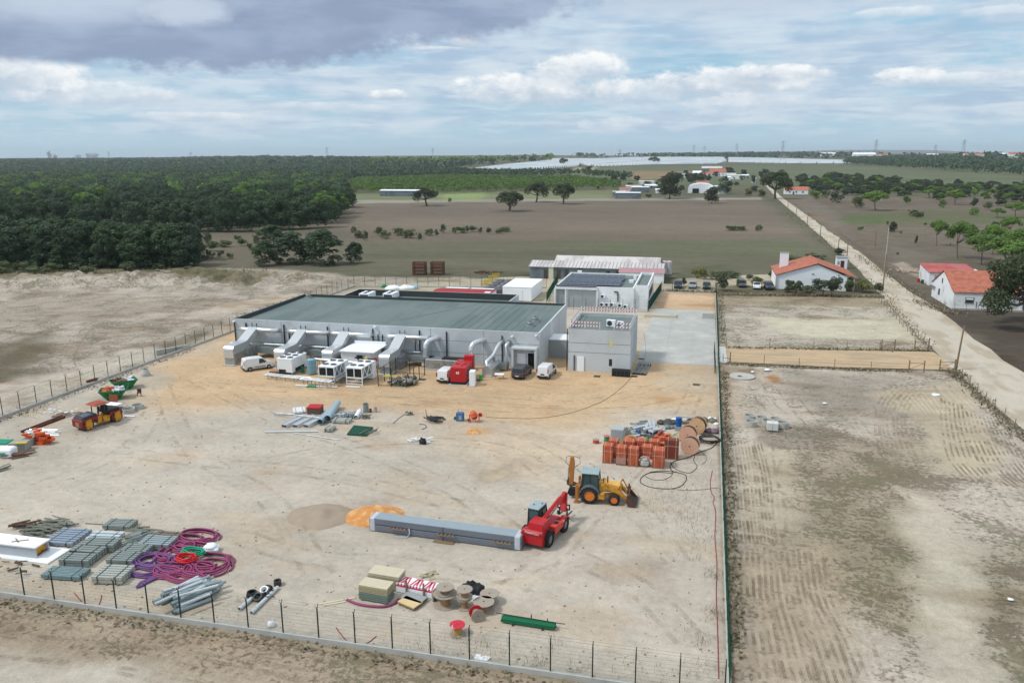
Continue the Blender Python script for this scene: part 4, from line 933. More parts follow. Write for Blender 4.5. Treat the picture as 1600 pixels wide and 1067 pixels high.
barrier('striped boards at the front right of the cube roof', (-11.4, 108.95), (-9.2, 108.95), (.35, .85))
barrier('striped boards along the back left of the cube roof', (-17.6, 119.7), (-13.2, 119.7), (.5, .95))
barrier('striped boards along the back right of the cube roof', (-13.0, 119.7), (-9.2, 119.7), (.5, .95))
barrier('striped boards down the left edge of the cube roof', (-17.65, 109.2), (-17.65, 119.5), (.9,))
barrier('striped boards down the right edge of the cube roof', (-9.15, 109.2), (-9.15, 119.5), (.9,))
def split_unit(label, x, y, z, rz=0, group=None, s=1.0):
    t = thing('air_conditioner', label, 'air conditioner', (x, y, z), rz, group)
    mb = MB(); mb.box(0, 0, .08, .95*s, .4*s, .75*s, bev=.03); mb.build('casing', m_white, t)
    mb = MB(); mb.cyl((-.12*s, -.2*s-.001, .08+.38*s), (-.12*s, -.2*s-.03, .08+.38*s), .28*s, 16); mb.build('fan_grille', m_dark, t)
    mb = MB(); mb.box(-.3*s, 0, 0, .05, .45*s, .08); mb.box(.3*s, 0, 0, .05, .45*s, .08); mb.build('foot', m_galvd, t)
split_unit('white air conditioner standing on the cube roof', -12.2, 112.5, 5.76, -.2, 'roof air conditioners', 1.35); split_unit('smaller white air conditioner beside the other on the cube roof', -10.9, 112.9, 5.76, -.2, 'roof air conditioners', 1.0)
# white office with solar panels
of = thing('white_office', 'white flat roofed office with solar panels behind the concrete cube', 'building', (-19, 157, 0))
walls('wall', m_white2, of, -28.4, -12.7, 157.0, 176.0, 4.3)
WB('roof', m_roof, of, [(-20.55, 166.5, 3.75, 15.2, 18.5, .16)])
walls('extension_wall', m_white2, of, -12.7, -9.9, 157.6, 176.0, 4.75); WB('extension_roof', m_roof, of, [(-11.3, 166.8, 4.1, 2.3, 17.9, .1)])
WB('side_window', m_dark, of, [(-9.9, 166, 1.6, .03, 12, 1.6)])
WB('gate_leaf', mat('pale_sheet_gate', L(176, 182, 186), .5, .4, stretch=(6, 1, 1), scale=1.2, var=.18), of, [(-24.4, 156.94, .05, 2.9, .1, 3.5), (-21.35, 156.94, .05, 3.0, .1, 3.5)])
WB('side_door', m_grey, of, [(-27.4, 156.94, .05, 1.5, .1, 3.5)]); WB('canopy', m_white2, of, [(-24.2, 156.7, 3.7, 8.6, .6, .55), (-28.5, 156.75, 0, .3, .5, 3.7), (-26.3, 156.75, 0, .25, .4, 3.7), (-19.95, 156.75, 0, .3, .5, 3.7)])
WB('panel_lintel', m_blue, of, [(-24.2, 156.9, 4.31, 8.2, 1.2, .12)])
k = 0
for j in range(2):
    for i in range(9):
        x = -26.9+1.32*i; y = 161.6+7.0*j
        p = WB('solar_panel', m_blue, of, [(x, y, 4.45, 1.24, 5.9, .06, 0, 0, 0, .06)])
        WB('panel_grid', m_pvf, of, [(x-.6, y, 4.47, .05, 5.9, .07, 0, 0, 0, .06), (x, y, 4.485, 1.2, .04, .07, 0, 0, 0, .06)])
WB('roof_vent', m_white, of, [(-14.0, 166, 3.9, .9, .9, .6), (-13.6, 170, 3.9, .6, .6, 1.0)])
for i, (x, z, lb) in enumerate(((-18.9, 0.35, 'first from the left of the row of wall units on the white office'), (-17.9, 0.35, 'second from the left of the row of wall units on the white office'), (-16.9, .4, 'third from the left of the row of wall units on the white office'),
                                (-15.3, .3, 'fourth from the left of the row of wall units on the white office'), (-14.2, .1, 'last unit at the right end of the row on the white office'), (-18.8, 2.0, 'single wall unit mounted above the row on the white office'))):
    split_unit(lb, x, 156.7, z, 0, 'wall units on the white office', 1.0)
mb = MB(); mb.tube([(-16.6, 156.85, 3.4), (-15.9, 156.85, 3.4), (-15.8, 156.85, 3.1), (-15.8, 156.85, 1.4)], .12, 8); tag(mb.build('wall_duct', m_dark), 'grey hooked pipe on the front wall of the white office', 'pipe')
# white insulated container, tanks, low red roof
ct = thing('cold_store', 'plain white insulated box behind the hall roof', 'container', (-37.4, 160.6, 0))
WB('body', m_white, ct, [(-37.4, 166.7, .15, 6.2, 12.0, 2.85)]); WB('roof', m_white, ct, [(-37.4, 166.7, 3.0, 6.35, 12.15, .07)]); WB('door', m_white2, ct, [(-37.4, 160.66, .2, 2.4, .08, 2.4)]); WB('skid', m_dark, ct, [(-37.4, 166.7, 0, 6.0, 11.6, .15)])
k = 0
for j in range(4):
    for i in range(2):
        pos_ = ('near', 'second', 'third', 'last')[j]+' '+('left', 'right')[i]
        t = thing('water_tank', 'dark grey square plastic tank, %s of the block beside the white box' % pos_, 'water tank', (-44.5+2.25*i, 163.6+3.4*j), 0, 'grey plastic tanks')
        mb = MB(); mb.box(0, 0, 0, 2.1, 3.1, 2.3, bev=.18); mb.ball((0, 0, 2.25), 1.0, 12, 6, sz=.3); mb.build('body', mat('tank_plastic', L(92, 92, 96), .6), t)
        mb = MB(); mb.cyl((0, 0, 2.5), (0, 0, 2.62), .3, 12); mb.build('lid', m_grey, t)
lr = thing('low_store', 'low store with dark red roof and white sheets behind the annex', 'shed', (-48, 154, 0))
WB('wall', m_white2, lr, [(-48.1, 154.1, 0, 12, .2, 2.2), (-48.1, 161.4, 0, 12, .2, 2.2), (-54.1, 157.75, 0, .2, 7.1, 2.2), (-42.1, 157.75, 0, .2, 7.1, 2.2)])
mb = MB(); mb.add([(-54.4+48, -.1, 2.2), (-41.8+48, -.1, 2.2), (-41.8+48, 3.75, 2.55), (-54.4+48, 3.75, 2.55), (-41.8+48, 7.7, 2.2), (-54.4+48, 7.7, 2.2)], [(0, 1, 2, 3), (3, 2, 4, 5)]); mb.build('roof', m_redroof, lr)
[WB('roof_sheet', m_white, lr, [b_]) for b_ in ((-50.5, 160.9, 2.4, 5, 1.2, .08), (-45, 161.2, 2.35, 5, 1.0, .08), (-42.6, 156.5, 2.4, 1.2, 1.2, .12))]
rn = random.Random(21)
for (px, py, w_, h_, c_, lb) in ((614, 451, 3.2, 1.0, m_white, 'long white plastic covered pile behind the annex parapet'), (636, 451, 3.4, 1.1, m_white2, 'right white covered pile behind the annex parapet'), (649, 451, 1.2, 1.1, mat('pale_blue_bag', L(150, 190, 200), .8), 'pale blue wrapped bundle behind the annex parapet'), (600, 449, 1.2, .9, mat('emerald_tarp', L(20, 128, 86), .8), 'small emerald tarpaulin heap behind the annex parapet')):
    x, y = at(px, py); mb = MB(); mb.ball((0, 0, 0), w_*.6, 12, 6, sz=h_/w_*1.3, jit=.12, rnd=rn, zmin=0); o = mb.build('covered_pile', c_, None, (x, y, 0)); tag(o, lb, 'covered pile')
for i, (px, py) in enumerate(((757, 449), (762, 445), (769, 441), (775, 437))):
    x, y = at(px, py); t = thing('yellow_formwork', 'yellow panel rack, %s from the front of the row behind the tanks' % ('first', 'second', 'third', 'last')[i], 'formwork', (x, y), .2, 'yellow racks behind the tanks')
    mb = MB(); [mb.box(-.8+.32*k, 0, 0, .1, .1, 1.6) for k in range(6)]; [mb.box(0, 0, z, 1.8, .08, .1) for z in (.1, .8, 1.5)]; mb.build('frame', mat('yellow_paint', L(206, 180, 40), .6), t)
for i, (px, lb) in enumerate(((656, 'left rusty stacked crate tower in the field'), (684, 'right rusty stacked crate tower in the field'))):
    x, y = at(px, 429); t = thing('rusty_crate_stack', lb, 'crate stack', (x, y), .05, 'rusty crate towers')
    for k in range(4):
        mb = MB(); z = k*.85
        for a in (-1.6, 1.6):
            for b in (-1, 1): mb.box(a, b, z, .1, .1, .8)
        for q in range(5): mb.box(0, -1, z+.1+q*.15, 3.2, .04, .08); mb.box(0, 1, z+.1+q*.15, 3.2, .04, .08); mb.box(-1.6, 0, z+.1+q*.15, .04, 2, .08); mb.box(1.6, 0, z+.1+q*.15, .04, 2, .08)
        mb.box(0, 0, z+.02, 3.2, 2, .06); mb.build('crate', m_rust, t)
x, y = at(765, 427); mb = MB()
for k in range(26): mb.box(rn.uniform(-4, 4), rn.uniform(-1.5, 1.5), rn.uniform(0, .3), rn.uniform(.5, 2), rn.uniform(.1, .4), rn.uniform(.05, .2), rn.uniform(0, 3))
tag(mb.build('scrap_heap', m_rust, None, (x, y, 0)), 'low rusty scrap heap in the field behind the tanks', 'scrap heap')
# old long shed
def gable(name, parent, x0, x1, y0, y1, he, hr, m, ov=.3, th=.12, along='x', ym=None, he2=None):
    "a pitched roof with its ridge along x or y, in the parent's coordinates"
    he2 = he if he2 is None else he2; ox, oy = parent.location.x, parent.location.y; mb = MB()
    if along == 'x':
        ym = (y0+y1)/2 if ym is None else ym
        pr = [(y0-ov, he-.1), (ym, hr), (y1+ov, he2-.1)]; P = []
        for dz in (0, th):
            for x in (x0-ov, x1+ov): P += [(x-ox, q[0]-oy, q[1]+dz) for q in pr]
    else:
        ym = (x0+x1)/2 if ym is None else ym
        pr = [(x0-ov, he-.1), (ym, hr), (x1+ov, he2-.1)]; P = []
        for dz in (0, th):
            for y in (y0-ov, y1+ov): P += [(q[0]-ox, y-oy, q[1]+dz) for q in pr]
    mb.add(P, [(0, 3, 4, 1), (1, 4, 5, 2), (6, 7, 10, 9), (7, 8, 11, 10), (0, 1, 7, 6), (1, 2, 8, 7), (3, 9, 10, 4), (4, 10, 11, 5), (0, 6, 9, 3), (2, 5, 11, 8)])
    return mb.build(name, m, parent)
def gable_wall(parent, x0, x1, y0, y1, he, hr, m, along='x', ym=None, he2=None, name='wall'):
    he2 = he if he2 is None else he2; ox, oy = parent.location.x, parent.location.y; mb = MB()
    if along == 'x':
        ym = (y0+y1)/2 if ym is None else ym; pr = [(y0, 0), (y1, 0), (y1, he2), (ym, hr), (y0, he)]
        P = [(x-ox, q[0]-oy, q[1]) for x in (x0, x1) for q in pr]
    else:
        ym = (x0+x1)/2 if ym is None else ym; pr = [(x0, 0), (x1, 0), (x1, he2), (ym, hr), (x0, he)]
        P = [(q[0]-ox, y-oy, q[1]) for y in (y0, y1) for q in pr]
    mb.add(P, [(0, 1, 2, 3, 4), (9, 8, 7, 6, 5), (0, 4, 9, 5), (1, 6, 7, 2)])
    return mb.build(name, m, parent)
def ribs(name, parent, x0, x1, y0, y1, z0, z1, step, m):
    ox, oy = parent.location.x, parent.location.y; mb = MB(); x = x0
    while x < x1:
        mb.add([(x-ox, y0-oy, z0), (x+.07-ox, y0-oy, z0+.05), (x+.14-ox, y0-oy, z0), (x-ox, y1-oy, z1), (x+.07-ox, y1-oy, z1+.05), (x+.14-ox, y1-oy, z1)], [(0, 1, 4, 3), (1, 2, 5, 4)]); x += step
    return mb.build(name, m, parent)
os_ = thing('old_shed', 'long old shed with pale corrugated roof, blue grey sheet front and pink lean-to', 'shed', (-25, 193, 0))
gable_wall(os_, -41.6, -8.8, 193.2, 200.6, 2.95, 3.9, m_bgrey, ym=197.4)
gable('roof', os_, -41.6, -8.9, 193.2, 200.6, 3.05, 4.0, m_corr, .3, .06, ym=197.4); ribs('roof_rib', os_, -41.8, -8.8, 192.9, 197.4, 3.02, 4.07, .9, m_galvd)
gable_wall(os_, -36.5, -10.2, 201, 208, 3.2, 4.4, m_bgrey, name='rear_wall'); gable('rear_roof', os_, -36.5, -10.2, 201.0, 208, 3.3, 4.5, m_corr, .3, .06)
WB('white_wall', m_white2, os_, [(-13.8, 191.3, 0, 10.6, .2, 2.4), (-8.6, 192.2, 0, .2, 1.7, 2.4)])
mb = MB(); mb.add([(-19.3+25, -2.1, 2.45), (-8.3+25, -2.1, 2.45), (-8.3+25, .6, 3.25), (-19.3+25, .6, 3.25)], [(0, 1, 2, 3)]); mb.build('lean_to_roof', m_pink, os_)
WB('cream_panel', mat('cream', L(204, 200, 176), .8), os_, [(-36.2, 193.15, 0, 1.2, .1, 2.9)])
for x in (-37.6, -34.3, -32.3, -22.0, -19.6): WB('doorway', m_black if x > -23 else mat('brown_door', L(74, 66, 62), .8), os_, [(x, 193.15, 0, .9, .1, 2.3)])
WB('window', m_white, os_, [(-29.0, 193.15, 1.2, 1.1, .1, 1.5)]); WB('window', m_dark, os_, [(-29.0, 193.14, 2.4, 1.3, .1, .5)])
for i, (px, lb) in enumerate(((1038, 'pale dome topped silo tank at the right end of the old shed'), (1045, 'second pale silo tank at the right end of the old shed'))):
    x, y = at(px, 428); t = thing('silo_tank', lb, 'tank', (x, y), 0, 'silo tanks'); mb = MB(); mb.cyl((0, 0, .1), (0, 0, 3.1), .75, 16); mb.ball((0, 0, 3.1), .75, 16, 6, sz=.4); mb.build('body', m_corr, t); mb = MB(); mb.box(0, 0, 0, 1.5, 1.5, .1); mb.build('base', m_plinth, t)
# farmhouse
fh = thing('farmhouse', 'white farmhouse with orange tiled roof and broad white chimney beside the dirt road', 'house', (25, 188.8, 0))
gable_wall(fh, 17.0, 32.0, 188.8, 203, 3.1, 5.75, m_white, 'y', ym=25.6, he2=3.2)
gable('roof', fh, 17.0, 33.9, 188.8, 203, 3.2, 5.95, m_tile, .35, .14, 'y', ym=25.6, he2=2.9)
mb = MB(); mb.tube([(.6, -.4, 6.1), (.6, 14.5, 6.1)], .14, 6); mb.build('ridge_tile', m_tilef, fh)
WB('chimney', m_white, fh, [(19.2, 198, 3.2, 1.9, 1.0, 4.0)]); WB('chimney_cap', m_grey, fh, [(19.2, 198, 7.2, 2.05, 1.15, .1)])
WB('porch_post', m_white, fh, [(33.6, 189.2, 0, .3, .3, 2.75), (33.6, 202, 0, .3, .3, 2.75)]); WB('window', m_dark, fh, [(32.02, 194, 1.1, .05, 1.2, 1.1)])
WB('wall_lamp', m_grey, fh, [(24.7, 188.72, 3.6, .5, .15, .2), (30.2, 188.72, 3.3, .3, .15, .3), (24.6, 188.76, 2.4, .4, .08, .08)]); WB('low_wall', m_wall, fh, [(31.2, 188.4, 0, 1.4, .2, 1.1)])
WB('verge', m_plinth, fh, [(16.9, 188.65, 0, .25, .25, 3.0)])
hu = thing('meter_hut', 'small white hut with brown door between the farmhouse and the road', 'hut', (36.6, 225.5, 0))
WB('wall', m_white2, hu, [(36.6, 226.6, 0, 2.7, 2.2, 3.1)]); WB('roof', m_grey, hu, [(36.6, 226.6, 3.1, 3.0, 2.5, .15)]); WB('door', mat('brown_red_door', L(96, 36, 40), .7), hu, [(36.7, 225.47, .05, .9, .06, 2.2)]); WB('blind', m_grey, hu, [(35.7, 225.47, 1.2, .5, .06, .9)])
# right hand house and shed
rh = thing('roadside_house', 'white house with steep orange tiled roof half hidden by the huge cork oak', 'house', (55, 170, 0))
gable_wall(rh, 48.7, 61, 170, 185.5, 3.35, 6.4, m_wall, 'x', ym=178.0, he2=3.1)
gable('roof', rh, 48.7, 61, 170, 185.5, 3.45, 6.6, m_tile, .2, .14, 'x', ym=178.0, he2=3.1)
w1 = WB('window', m_dark, rh, [(51.6, 169.97, 1.35, 1.5, .06, 1.1)]); WB('shutter', m_white, rh, [(51.6, 169.94, 2.0, 1.3, .05, .4)]); WB('window_frame', m_grey, rh, [(51.6, 169.96, 2.46, 1.7, .12, .08), (51.6, 169.96, 1.28, 1.7, .12, .07)])
WB('side_window', m_dark, rh, [(48.67, 180, 1.2, .06, 1.0, 1.3)]); WB('gable_vent', m_dark, rh, [(48.67, 178.5, 3.9, .06, .6, 1.0)]); WB('plinth', m_plinth, rh, [(54.8, 169.8, 0, 12.6, .5, .35)]); WB('pipe', m_dark, rh, [(52.9, 169.95, .3, .08, .08, 1.4)])
WB('blue_sheet', m_bgrey, rh, [(48.4, 184.2, 2.3, .5, 2.6, .12)])
rs = thing('roadside_shed', 'low pale shed with red sheet roof behind the roadside house', 'shed', (55, 201, 0))
mb = MB(); mb.add([(51.9-55, 0, 0), (62-55, 0, 0), (62-55, 9, 0), (51.9-55, 9, 0), (51.9-55, 0, 3.0), (62-55, 0, 3.1), (62-55, 9, 3.9), (51.9-55, 9, 3.9)], [(0, 1, 5, 4), (1, 2, 6, 5), (2, 3, 7, 6), (3, 0, 4, 7)]); mb.build('wall', m_wall, rs)
mb = MB(); P = [(-3.3, -.25, 3.0), (7.1, -.25, 3.1), (7.1, 9.2, 3.95), (-3.3, 9.2, 3.95)]; mb.add(P+[(p[0], p[1], p[2]+.1) for p in P], [(3, 2, 1, 0), (4, 5, 6, 7), (0, 1, 5, 4), (1, 2, 6, 5), (2, 3, 7, 6), (3, 0, 4, 7)]); mb.build('roof', m_redsheet, rs)
WB('garage_door', m_grey, rs, [(54.6, 200.96, .05, 3.2, .06, 2.4)]); WB('annex', m_white2, rs, [(63, 208, 0, 1.6, 2, 3.0)])
x, y = at(1435, 441); mb = MB(); mb.cyl((0, 0, 0), (0, 0, .9), .32, 12); tag(mb.build('barrel', m_red, None, (x, y, 0)), 'red barrel at the corner of the red roofed shed', 'barrel')
x, y = at(1441, 443); mb = MB(); mb.cyl((0, 0, 0), (0, 0, .9), .32, 12); tag(mb.build('barrel', m_greenp, None, (x, y, 0)), 'green barrel right of the red one at the shed corner', 'barrel')
mb = MB(); x, y = at(1424, 425)
for k in range(60): mb.box(rn.gauss(0, 2), rn.gauss(0, 1.6), rn.uniform(0, .5), rn.uniform(.3, 1.0), rn.uniform(.2, .5), rn.uniform(.1, .4), rn.uniform(0, 3))
tag(mb.build('rubble_heap', mat('rubble', L(190, 172, 158), .9, var=.25), None, (x, y, 0)), 'heap of pale broken rubble left of the red roofed shed', 'rubble')
# ---------------- far buildings ----------------
def far_house(name, label, px, py, w_, d_, he, hr, mr, mw=None, cat='house', rz=0, win=3, door=True):
    x, y = at(px, py); z = float(terrain(x, y)); t = thing(name, label, cat, (x, y, z), rz); mw = mw or m_white
    mb = MB(); P = [(-w_/2, 0, 0), (w_/2, 0, 0), (w_/2, d_, 0), (-w_/2, d_, 0), (-w_/2, 0, he), (w_/2, 0, he), (w_/2, d_, he), (-w_/2, d_, he), (-w_/2, d_/2, hr), (w_/2, d_/2, hr)]
    mb.add(P, [(0, 1, 5, 4), (2, 3, 7, 6), (1, 2, 6, 9, 5), (3, 0, 4, 8, 7)]); mb.build('wall', mw, t)
    mb = MB(); o = .3; mb.add([(-w_/2-o, -o, he-.05), (w_/2+o, -o, he-.05), (w_/2+o, d_/2, hr+.1), (-w_/2-o, d_/2, hr+.1), (w_/2+o, d_+o, he-.05), (-w_/2-o, d_+o, he-.05)], [(0, 1, 2, 3), (3, 2, 4, 5)]); mb.build('roof', mr, t)
    for i in range(win):
        mb = MB(); xx = -w_/2+w_*(i+.8)/(win+.6); mb.box(xx, -.03, he*.35, min(1.1, w_*.1), .06, he*.33); mb.build('window', m_glassd, t)
    if door: mb = MB(); mb.box(-w_*.12, -.03, 0, 1.1, .06, 2.1); mb.build('door', m_dark, t)
    return t
far_house('low_house', 'long low white house with faded tile roof right of the big roadside oak', 1244, 304, 17, 8, 3.4, 5.6, m_tilef, win=3)
far_house('farm_villa', 'white villa with orange hipped roof in the distant farm', 1121, 276, 22, 16, 5.5, 10, m_tile, win=4)
far_house('farm_wing', 'low wing with orange roof left of the distant villa', 1103, 277, 14, 10, 4.2, 6.5, m_tile, win=2, door=False)
far_house('farm_barn', 'grey roofed long barn behind the distant villa', 1112, 268, 34, 14, 5, 8.5, m_corr, m_bgrey, 'barn', win=0, door=False)
far_house('farm_outhouse', 'white flat outhouse right of the distant villa', 1151, 280, 22, 14, 4.5, 4.9, m_white, cat='shed', win=2)
far_house('farm_cottage', 'small white cottage at the left end of the distant farm', 1066, 277, 9, 8, 3.4, 5.2, m_grey, win=1)
far_house('farm_shed', 'white pitched shed between cottage and villa', 1089, 276, 12, 12, 5.0, 7.5, m_white, cat='shed', win=2, door=False)
far_house('garden_hut', 'tiny white hut on the left side of the far road', 1178, 286, 4, 4, 3.6, 5.0, m_white, cat='hut', win=1, door=False)
far_house('tin_shed', 'pale blue corrugated shed nearest the brown field', 981, 311, 17, 5, 4.2, 4.6, m_white, m_bgrey, 'shed', win=0, door=False)
far_house('tin_lean_to', 'small grey shed left behind the pale blue corrugated shed', 967, 307, 9, 5, 3.4, 3.8, m_corr, m_bgrey, 'shed', win=1, door=False)
far_house('tin_barn', 'pale blue and white sheds behind the corrugated shed', 1000, 301, 14, 5, 4.2, 4.6, m_white, m_bgrey, 'shed', win=0, door=False)
far_house('red_low_roof', 'low dull red roof left behind the corrugated shed', 976, 300, 9, 7, 2.4, 3.4, m_tilef, m_wall, 'shed', win=0, door=False)
far_house('stable_row', 'long stable row with white roof at the edge of the plantation', 632, 307, 40, 9, 4.2, 4.9, m_white, m_bgrey, 'stable', win=0, door=False)
for i_, (px, py, w_, d_, h_, mr, mw, lb) in enumerate(((1078, 281, 10, 8, 3.6, m_white, m_white, 'white hut below the cottage among the farm trees'), (1135, 282, 9, 6, 3.4, m_white, m_wall, 'small white store before the villa'), (1142, 278, 12, 8, 4.4, m_corr, m_white, 'pale shed between villa and flat outhouse'), (1164, 279, 9, 6, 3.6, m_white, m_bgrey, 'blue grey fronted shed at the right end of the farm'), (1098, 290, 12, 6, 3.0, m_tilef, m_wall, 'low reddish roofed shelter above the curved shed'),
        (1018, 296, 12, 5, 3.2, m_white, m_bgrey, 'small white roofed shed left of the tall dense oak'), (990, 296, 14, 5, 2.6, m_corr, m_wall, 'grey shelter behind the pale blue sheds'), (1010, 288, 16, 5, 2.6, m_corr, m_wall, 'low pale strip roof at the back of the shed group'), (1032, 302, 8, 4, 2.6, m_white, m_white2, 'white lean-to touching the tall dense oak'))):
    far_house('farm_store', lb, px, py, w_, d_, h_, h_*1.35, mr, mw, 'shed', win=1, door=False)
# the shed with the curved white roof
x, y = at(1109, 303); t = thing('curved_shed', 'white shed with curved roof between two dark oaks', 'shed', (x, y), 0)
for nm, dx_, w_, h_, d_ in (('roof', -7, 20, 7.4, 22), ('front_roof', 6, 13, 6.0, 14)):
    mb = MB(); n = 12; pr = [(dx_+w_/2*math.cos(math.pi-math.pi*i/n*1.0), 4+(h_-4)*math.sin(math.pi*i/n)) for i in range(n+1)]; P = [(a, yy, b) for yy in (0 if dx_ > 0 else 10, d_+(0 if dx_ > 0 else 10)) for a, b in pr]
    mb.add(P, [(i, i+1, n+2+i, n+1+i) for i in range(n)], 0, True); mb.build(nm, m_white, t)
    mb = MB(); y0_ = 0 if dx_ > 0 else 10; P = [(dx_-w_/2, y0_+.1, 0), (dx_+w_/2, y0_+.1, 0)]+[(a, y0_+.1, b) for a, b in pr[::-1]]; mb.add(P, [tuple(range(len(P)))]); mb.box(dx_-w_/2, y0_+d_/2, 0, .2, d_, 4); mb.box(dx_+w_/2, y0_+d_/2, 0, .2, d_, 4); mb.build('wall', m_white2, t)
mb = MB(); mb.box(-11, 9.9, 0, 5, .2, 3.6); mb.build('opening', m_black, t)
# plastic tunnels on the far fields: rows of low arches
m_plas = mat('greenhouse_plastic', L(190, 198, 202), .5, var=.16, scale=.006, rgb2=L(156, 170, 176), scale2=.006, lo=.45, hi=.6, stretch=(1, 3, 1))
def tunnels(poly, label, wd=24):
    P = [at(*q) for q in poly]; ys = [p[1] for p in P]; mb = MB(); y = min(ys); n = len(P)
    while y < max(ys):
        xs = []
        for i in range(n):
            (x0, y0), (x1, y1) = P[i], P[(i+1) % n]
            if (y0 > y) != (y1 > y): xs.append(x0+(x1-x0)*(y-y0)/(y1-y0))
        xs.sort()
        for a, b in zip(xs[::2], xs[1::2]):
            k = max(2, int((b-a)/150))
            for i in range(k):
                xa, xb = a+(b-a)*i/k, a+(b-a)*(i+1)/k
                prof = [(0, .5), (wd*.12, 3.6), (wd*.46, 5.2), (wd*.8, 3.6), (wd*.92, .5)]
                V_ = [(xx, y+p, float(terrain(xx, y+p))+h_) for xx in (xa, xb) for p, h_ in prof]
                mb.add(V_, [(j, 5+j, 6+j, j+1) for j in range(4)], 0, True)
        y += wd
    tag(mb.build('plastic_tunnels', m_plas), label, 'greenhouse', 'blocks of white plastic tunnels')
tunnels([(730, 268), (790, 260), (862, 252.5), (905, 253), (905, 261), (850, 264.5), (790, 268.5), (735, 271)], 'nearest narrow tongue of white plastic tunnels beside the wood', 14)
tunnels([(862, 250), (1000, 247.5), (1010, 252), (920, 260), (905, 256), (862, 257)], 'left broad block of white plastic tunnels', 18)
tunnels([(1004, 247.3), (1130, 247.5), (1135, 253.5), (1014, 252.5)], 'middle block of white plastic tunnels', 22)
tunnels([(925, 261), (1012, 253.2), (1130, 254), (1120, 256.5), (1020, 257.5), (985, 259)], 'front strip of white plastic tunnels above the green field', 14)
tunnels([(1138, 248), (1200, 249.3), (1328, 253.0), (1330, 256), (1230, 255.8), (1138, 254)], 'long right block of white plastic tunnels tapering to the wood', 18)
for i, (px, py, w_, mr, lb) in enumerate(((1375, 249, 40, m_tile, 'white houses with an orange roof among the trees on the right skyline'), (1350, 250, 60, m_white, 'long white shed left of the orange roof on the right skyline'), (1294, 247, 50, m_white, 'small pale shed on the skyline above the tunnel end'),
                                          (1345, 247, 30, m_white, 'white house behind the long shed on the right skyline'), (1522, 250, 45, m_tilef, 'pinkish building among the wood on the far right'), (1563, 249, 40, m_white, 'pale house between the two pinkish roofs on the far right'),
                                          (1593, 250, 50, m_tile, 'reddish roofed house at the far right edge'), (1457, 248, 30, m_white, 'white house on the skyline above the belt of trees'), (1240, 246, 26, m_tilef, 'low house on the skyline above the right tunnels'))):
    far_house('skyline_house', lb, px, py, w_, w_*.4, w_*.16, w_*.24, mr, win=0, door=False).location.z += 6
# hills beyond
def hill(name, px0, px1, dist, h):
    mb = MB(); P = []; n = 40; c, s = math.cos(YAW), math.sin(YAW)
    for i in range(n+1):
        t = i/n; X_ = (px0+(px1-px0)*t-800)/1273.*dist; hh = h*math.sin(math.pi*t)**.7*(.75+.35*float(vnoise(np.array(t*9.), np.array(3.), 4)))
        for dd, k in ((-1200, 0), (0, 1), (1500, 0)):
            x, y = X_*c-(dist+dd)*s, X_*s+(dist+dd)*c; P.append((x, y, (20+hh)*k if k else -2))
    mb.add(P, [(i*3+j, i*3+j+1, i*3+j+4, i*3+j+3) for i in range(n) for j in range(2)], 0, True); tag(mb.build(name, mat('hill_cover', (.06, .08, .05), .95)), kind='structure')
hill('hills', 1120, 1560, 12500, 72); hill('ridge', -200, 330, 12500, 8)
# ---------------- fences ----------------
def bar(mb, p, q, w, m=0):
    "thin square bar"
    p, q = Vector(p), Vector(q); d = (q-p).normalized(); a = d.orthogonal().normalized()*w/2; b = d.cross(a)
    P = [p+a+b, p-a+b, p-a-b, p+a-b, q+a+b, q-a+b, q-a-b, q+a-b]
    mb.add(P, [(0, 1, 5, 4), (1, 2, 6, 5), (2, 3, 7, 6), (3, 0, 4, 7), (3, 2, 1, 0), (4, 5, 6, 7)], m)
def mesh_fence(label, p0, p1, h=2.0, pl=.4, plh=.35, vs=.06, hs=.25, arm=True, m=None, step=2.5, side=1, first=0, wire=.005):
    L_ = math.dist(p0, p1); t = thing('mesh_fence', label, 'fence', (p0[0], p0[1]), head(p0, p1)); m = m or m_post
    if plh:
        mb = MB(); mb.box(L_/2, 0, -.25, L_, .22, plh+.25); mb.build('plinth', m_plinth, t)
    n = int(round(L_/step)); pme = None
    for i in range(first, n+1):
        if pme is None:
            mb = MB(); mb.box(0, 0, plh-.05, .07, .06, h+.05)
            if arm: bar(mb, (0, 0, plh+h), (0, side*.16, plh+h+.26), .035); bar(mb, (0, 0, plh+h), (0, -side*.16, plh+h+.26), .035)
            o = mb.build('post', m, t); pme = o.data
        else:
            o = bpy.data.objects.new('post', pme); COL.objects.link(o); o.parent = t
        o.location = (L_*i/n, 0, 0)
    mb = MB(); z0, z1 = plh+.04, plh+h-.03; w = wire
    x = 0
    while x < L_:
        mb.add([(x-w/2, 0, z0), (x+w/2, 0, z0), (x+w/2, 0, z1), (x-w/2, 0, z1), (x, -w/2, z0), (x, w/2, z0), (x, w/2, z1), (x, -w/2, z1)], [(0, 1, 2, 3), (4, 5, 6, 7)]); x += vs
    z = z0
    while z <= z1+.01: bar(mb, (0, 0, z), (L_, 0, z), w*1.3); z += hs
    if arm:
        for s_ in (-1, 1): bar(mb, (0, s_*.15, plh+h+.24), (L_, s_*.15, plh+h+.24), .008)
    mb.build('wire_mesh', m_greenp if m is m_post else m, t); return t
mesh_fence('near wire mesh fence on a low concrete wall across the front of the yard', (-79.6, 40.6), (2.45, 40.6))
mesh_fence('left wire mesh fence on a low concrete wall along the skips and roller', (-79.6, 165.6), (-79.6, 40.6))
mesh_fence('right green mesh fence seen edge on beside the empty plots', (2.75, 40.9), (3.5, 178.4), first=1, wire=.012)
mesh_fence('short fence at the far left corner of the yard', (-79.6, 165.6), (-79.3, 171.5))
mesh_fence('rear fence behind the hall in front of the rusty crates', (-79.3, 171.5), (-34.5, 178.6))
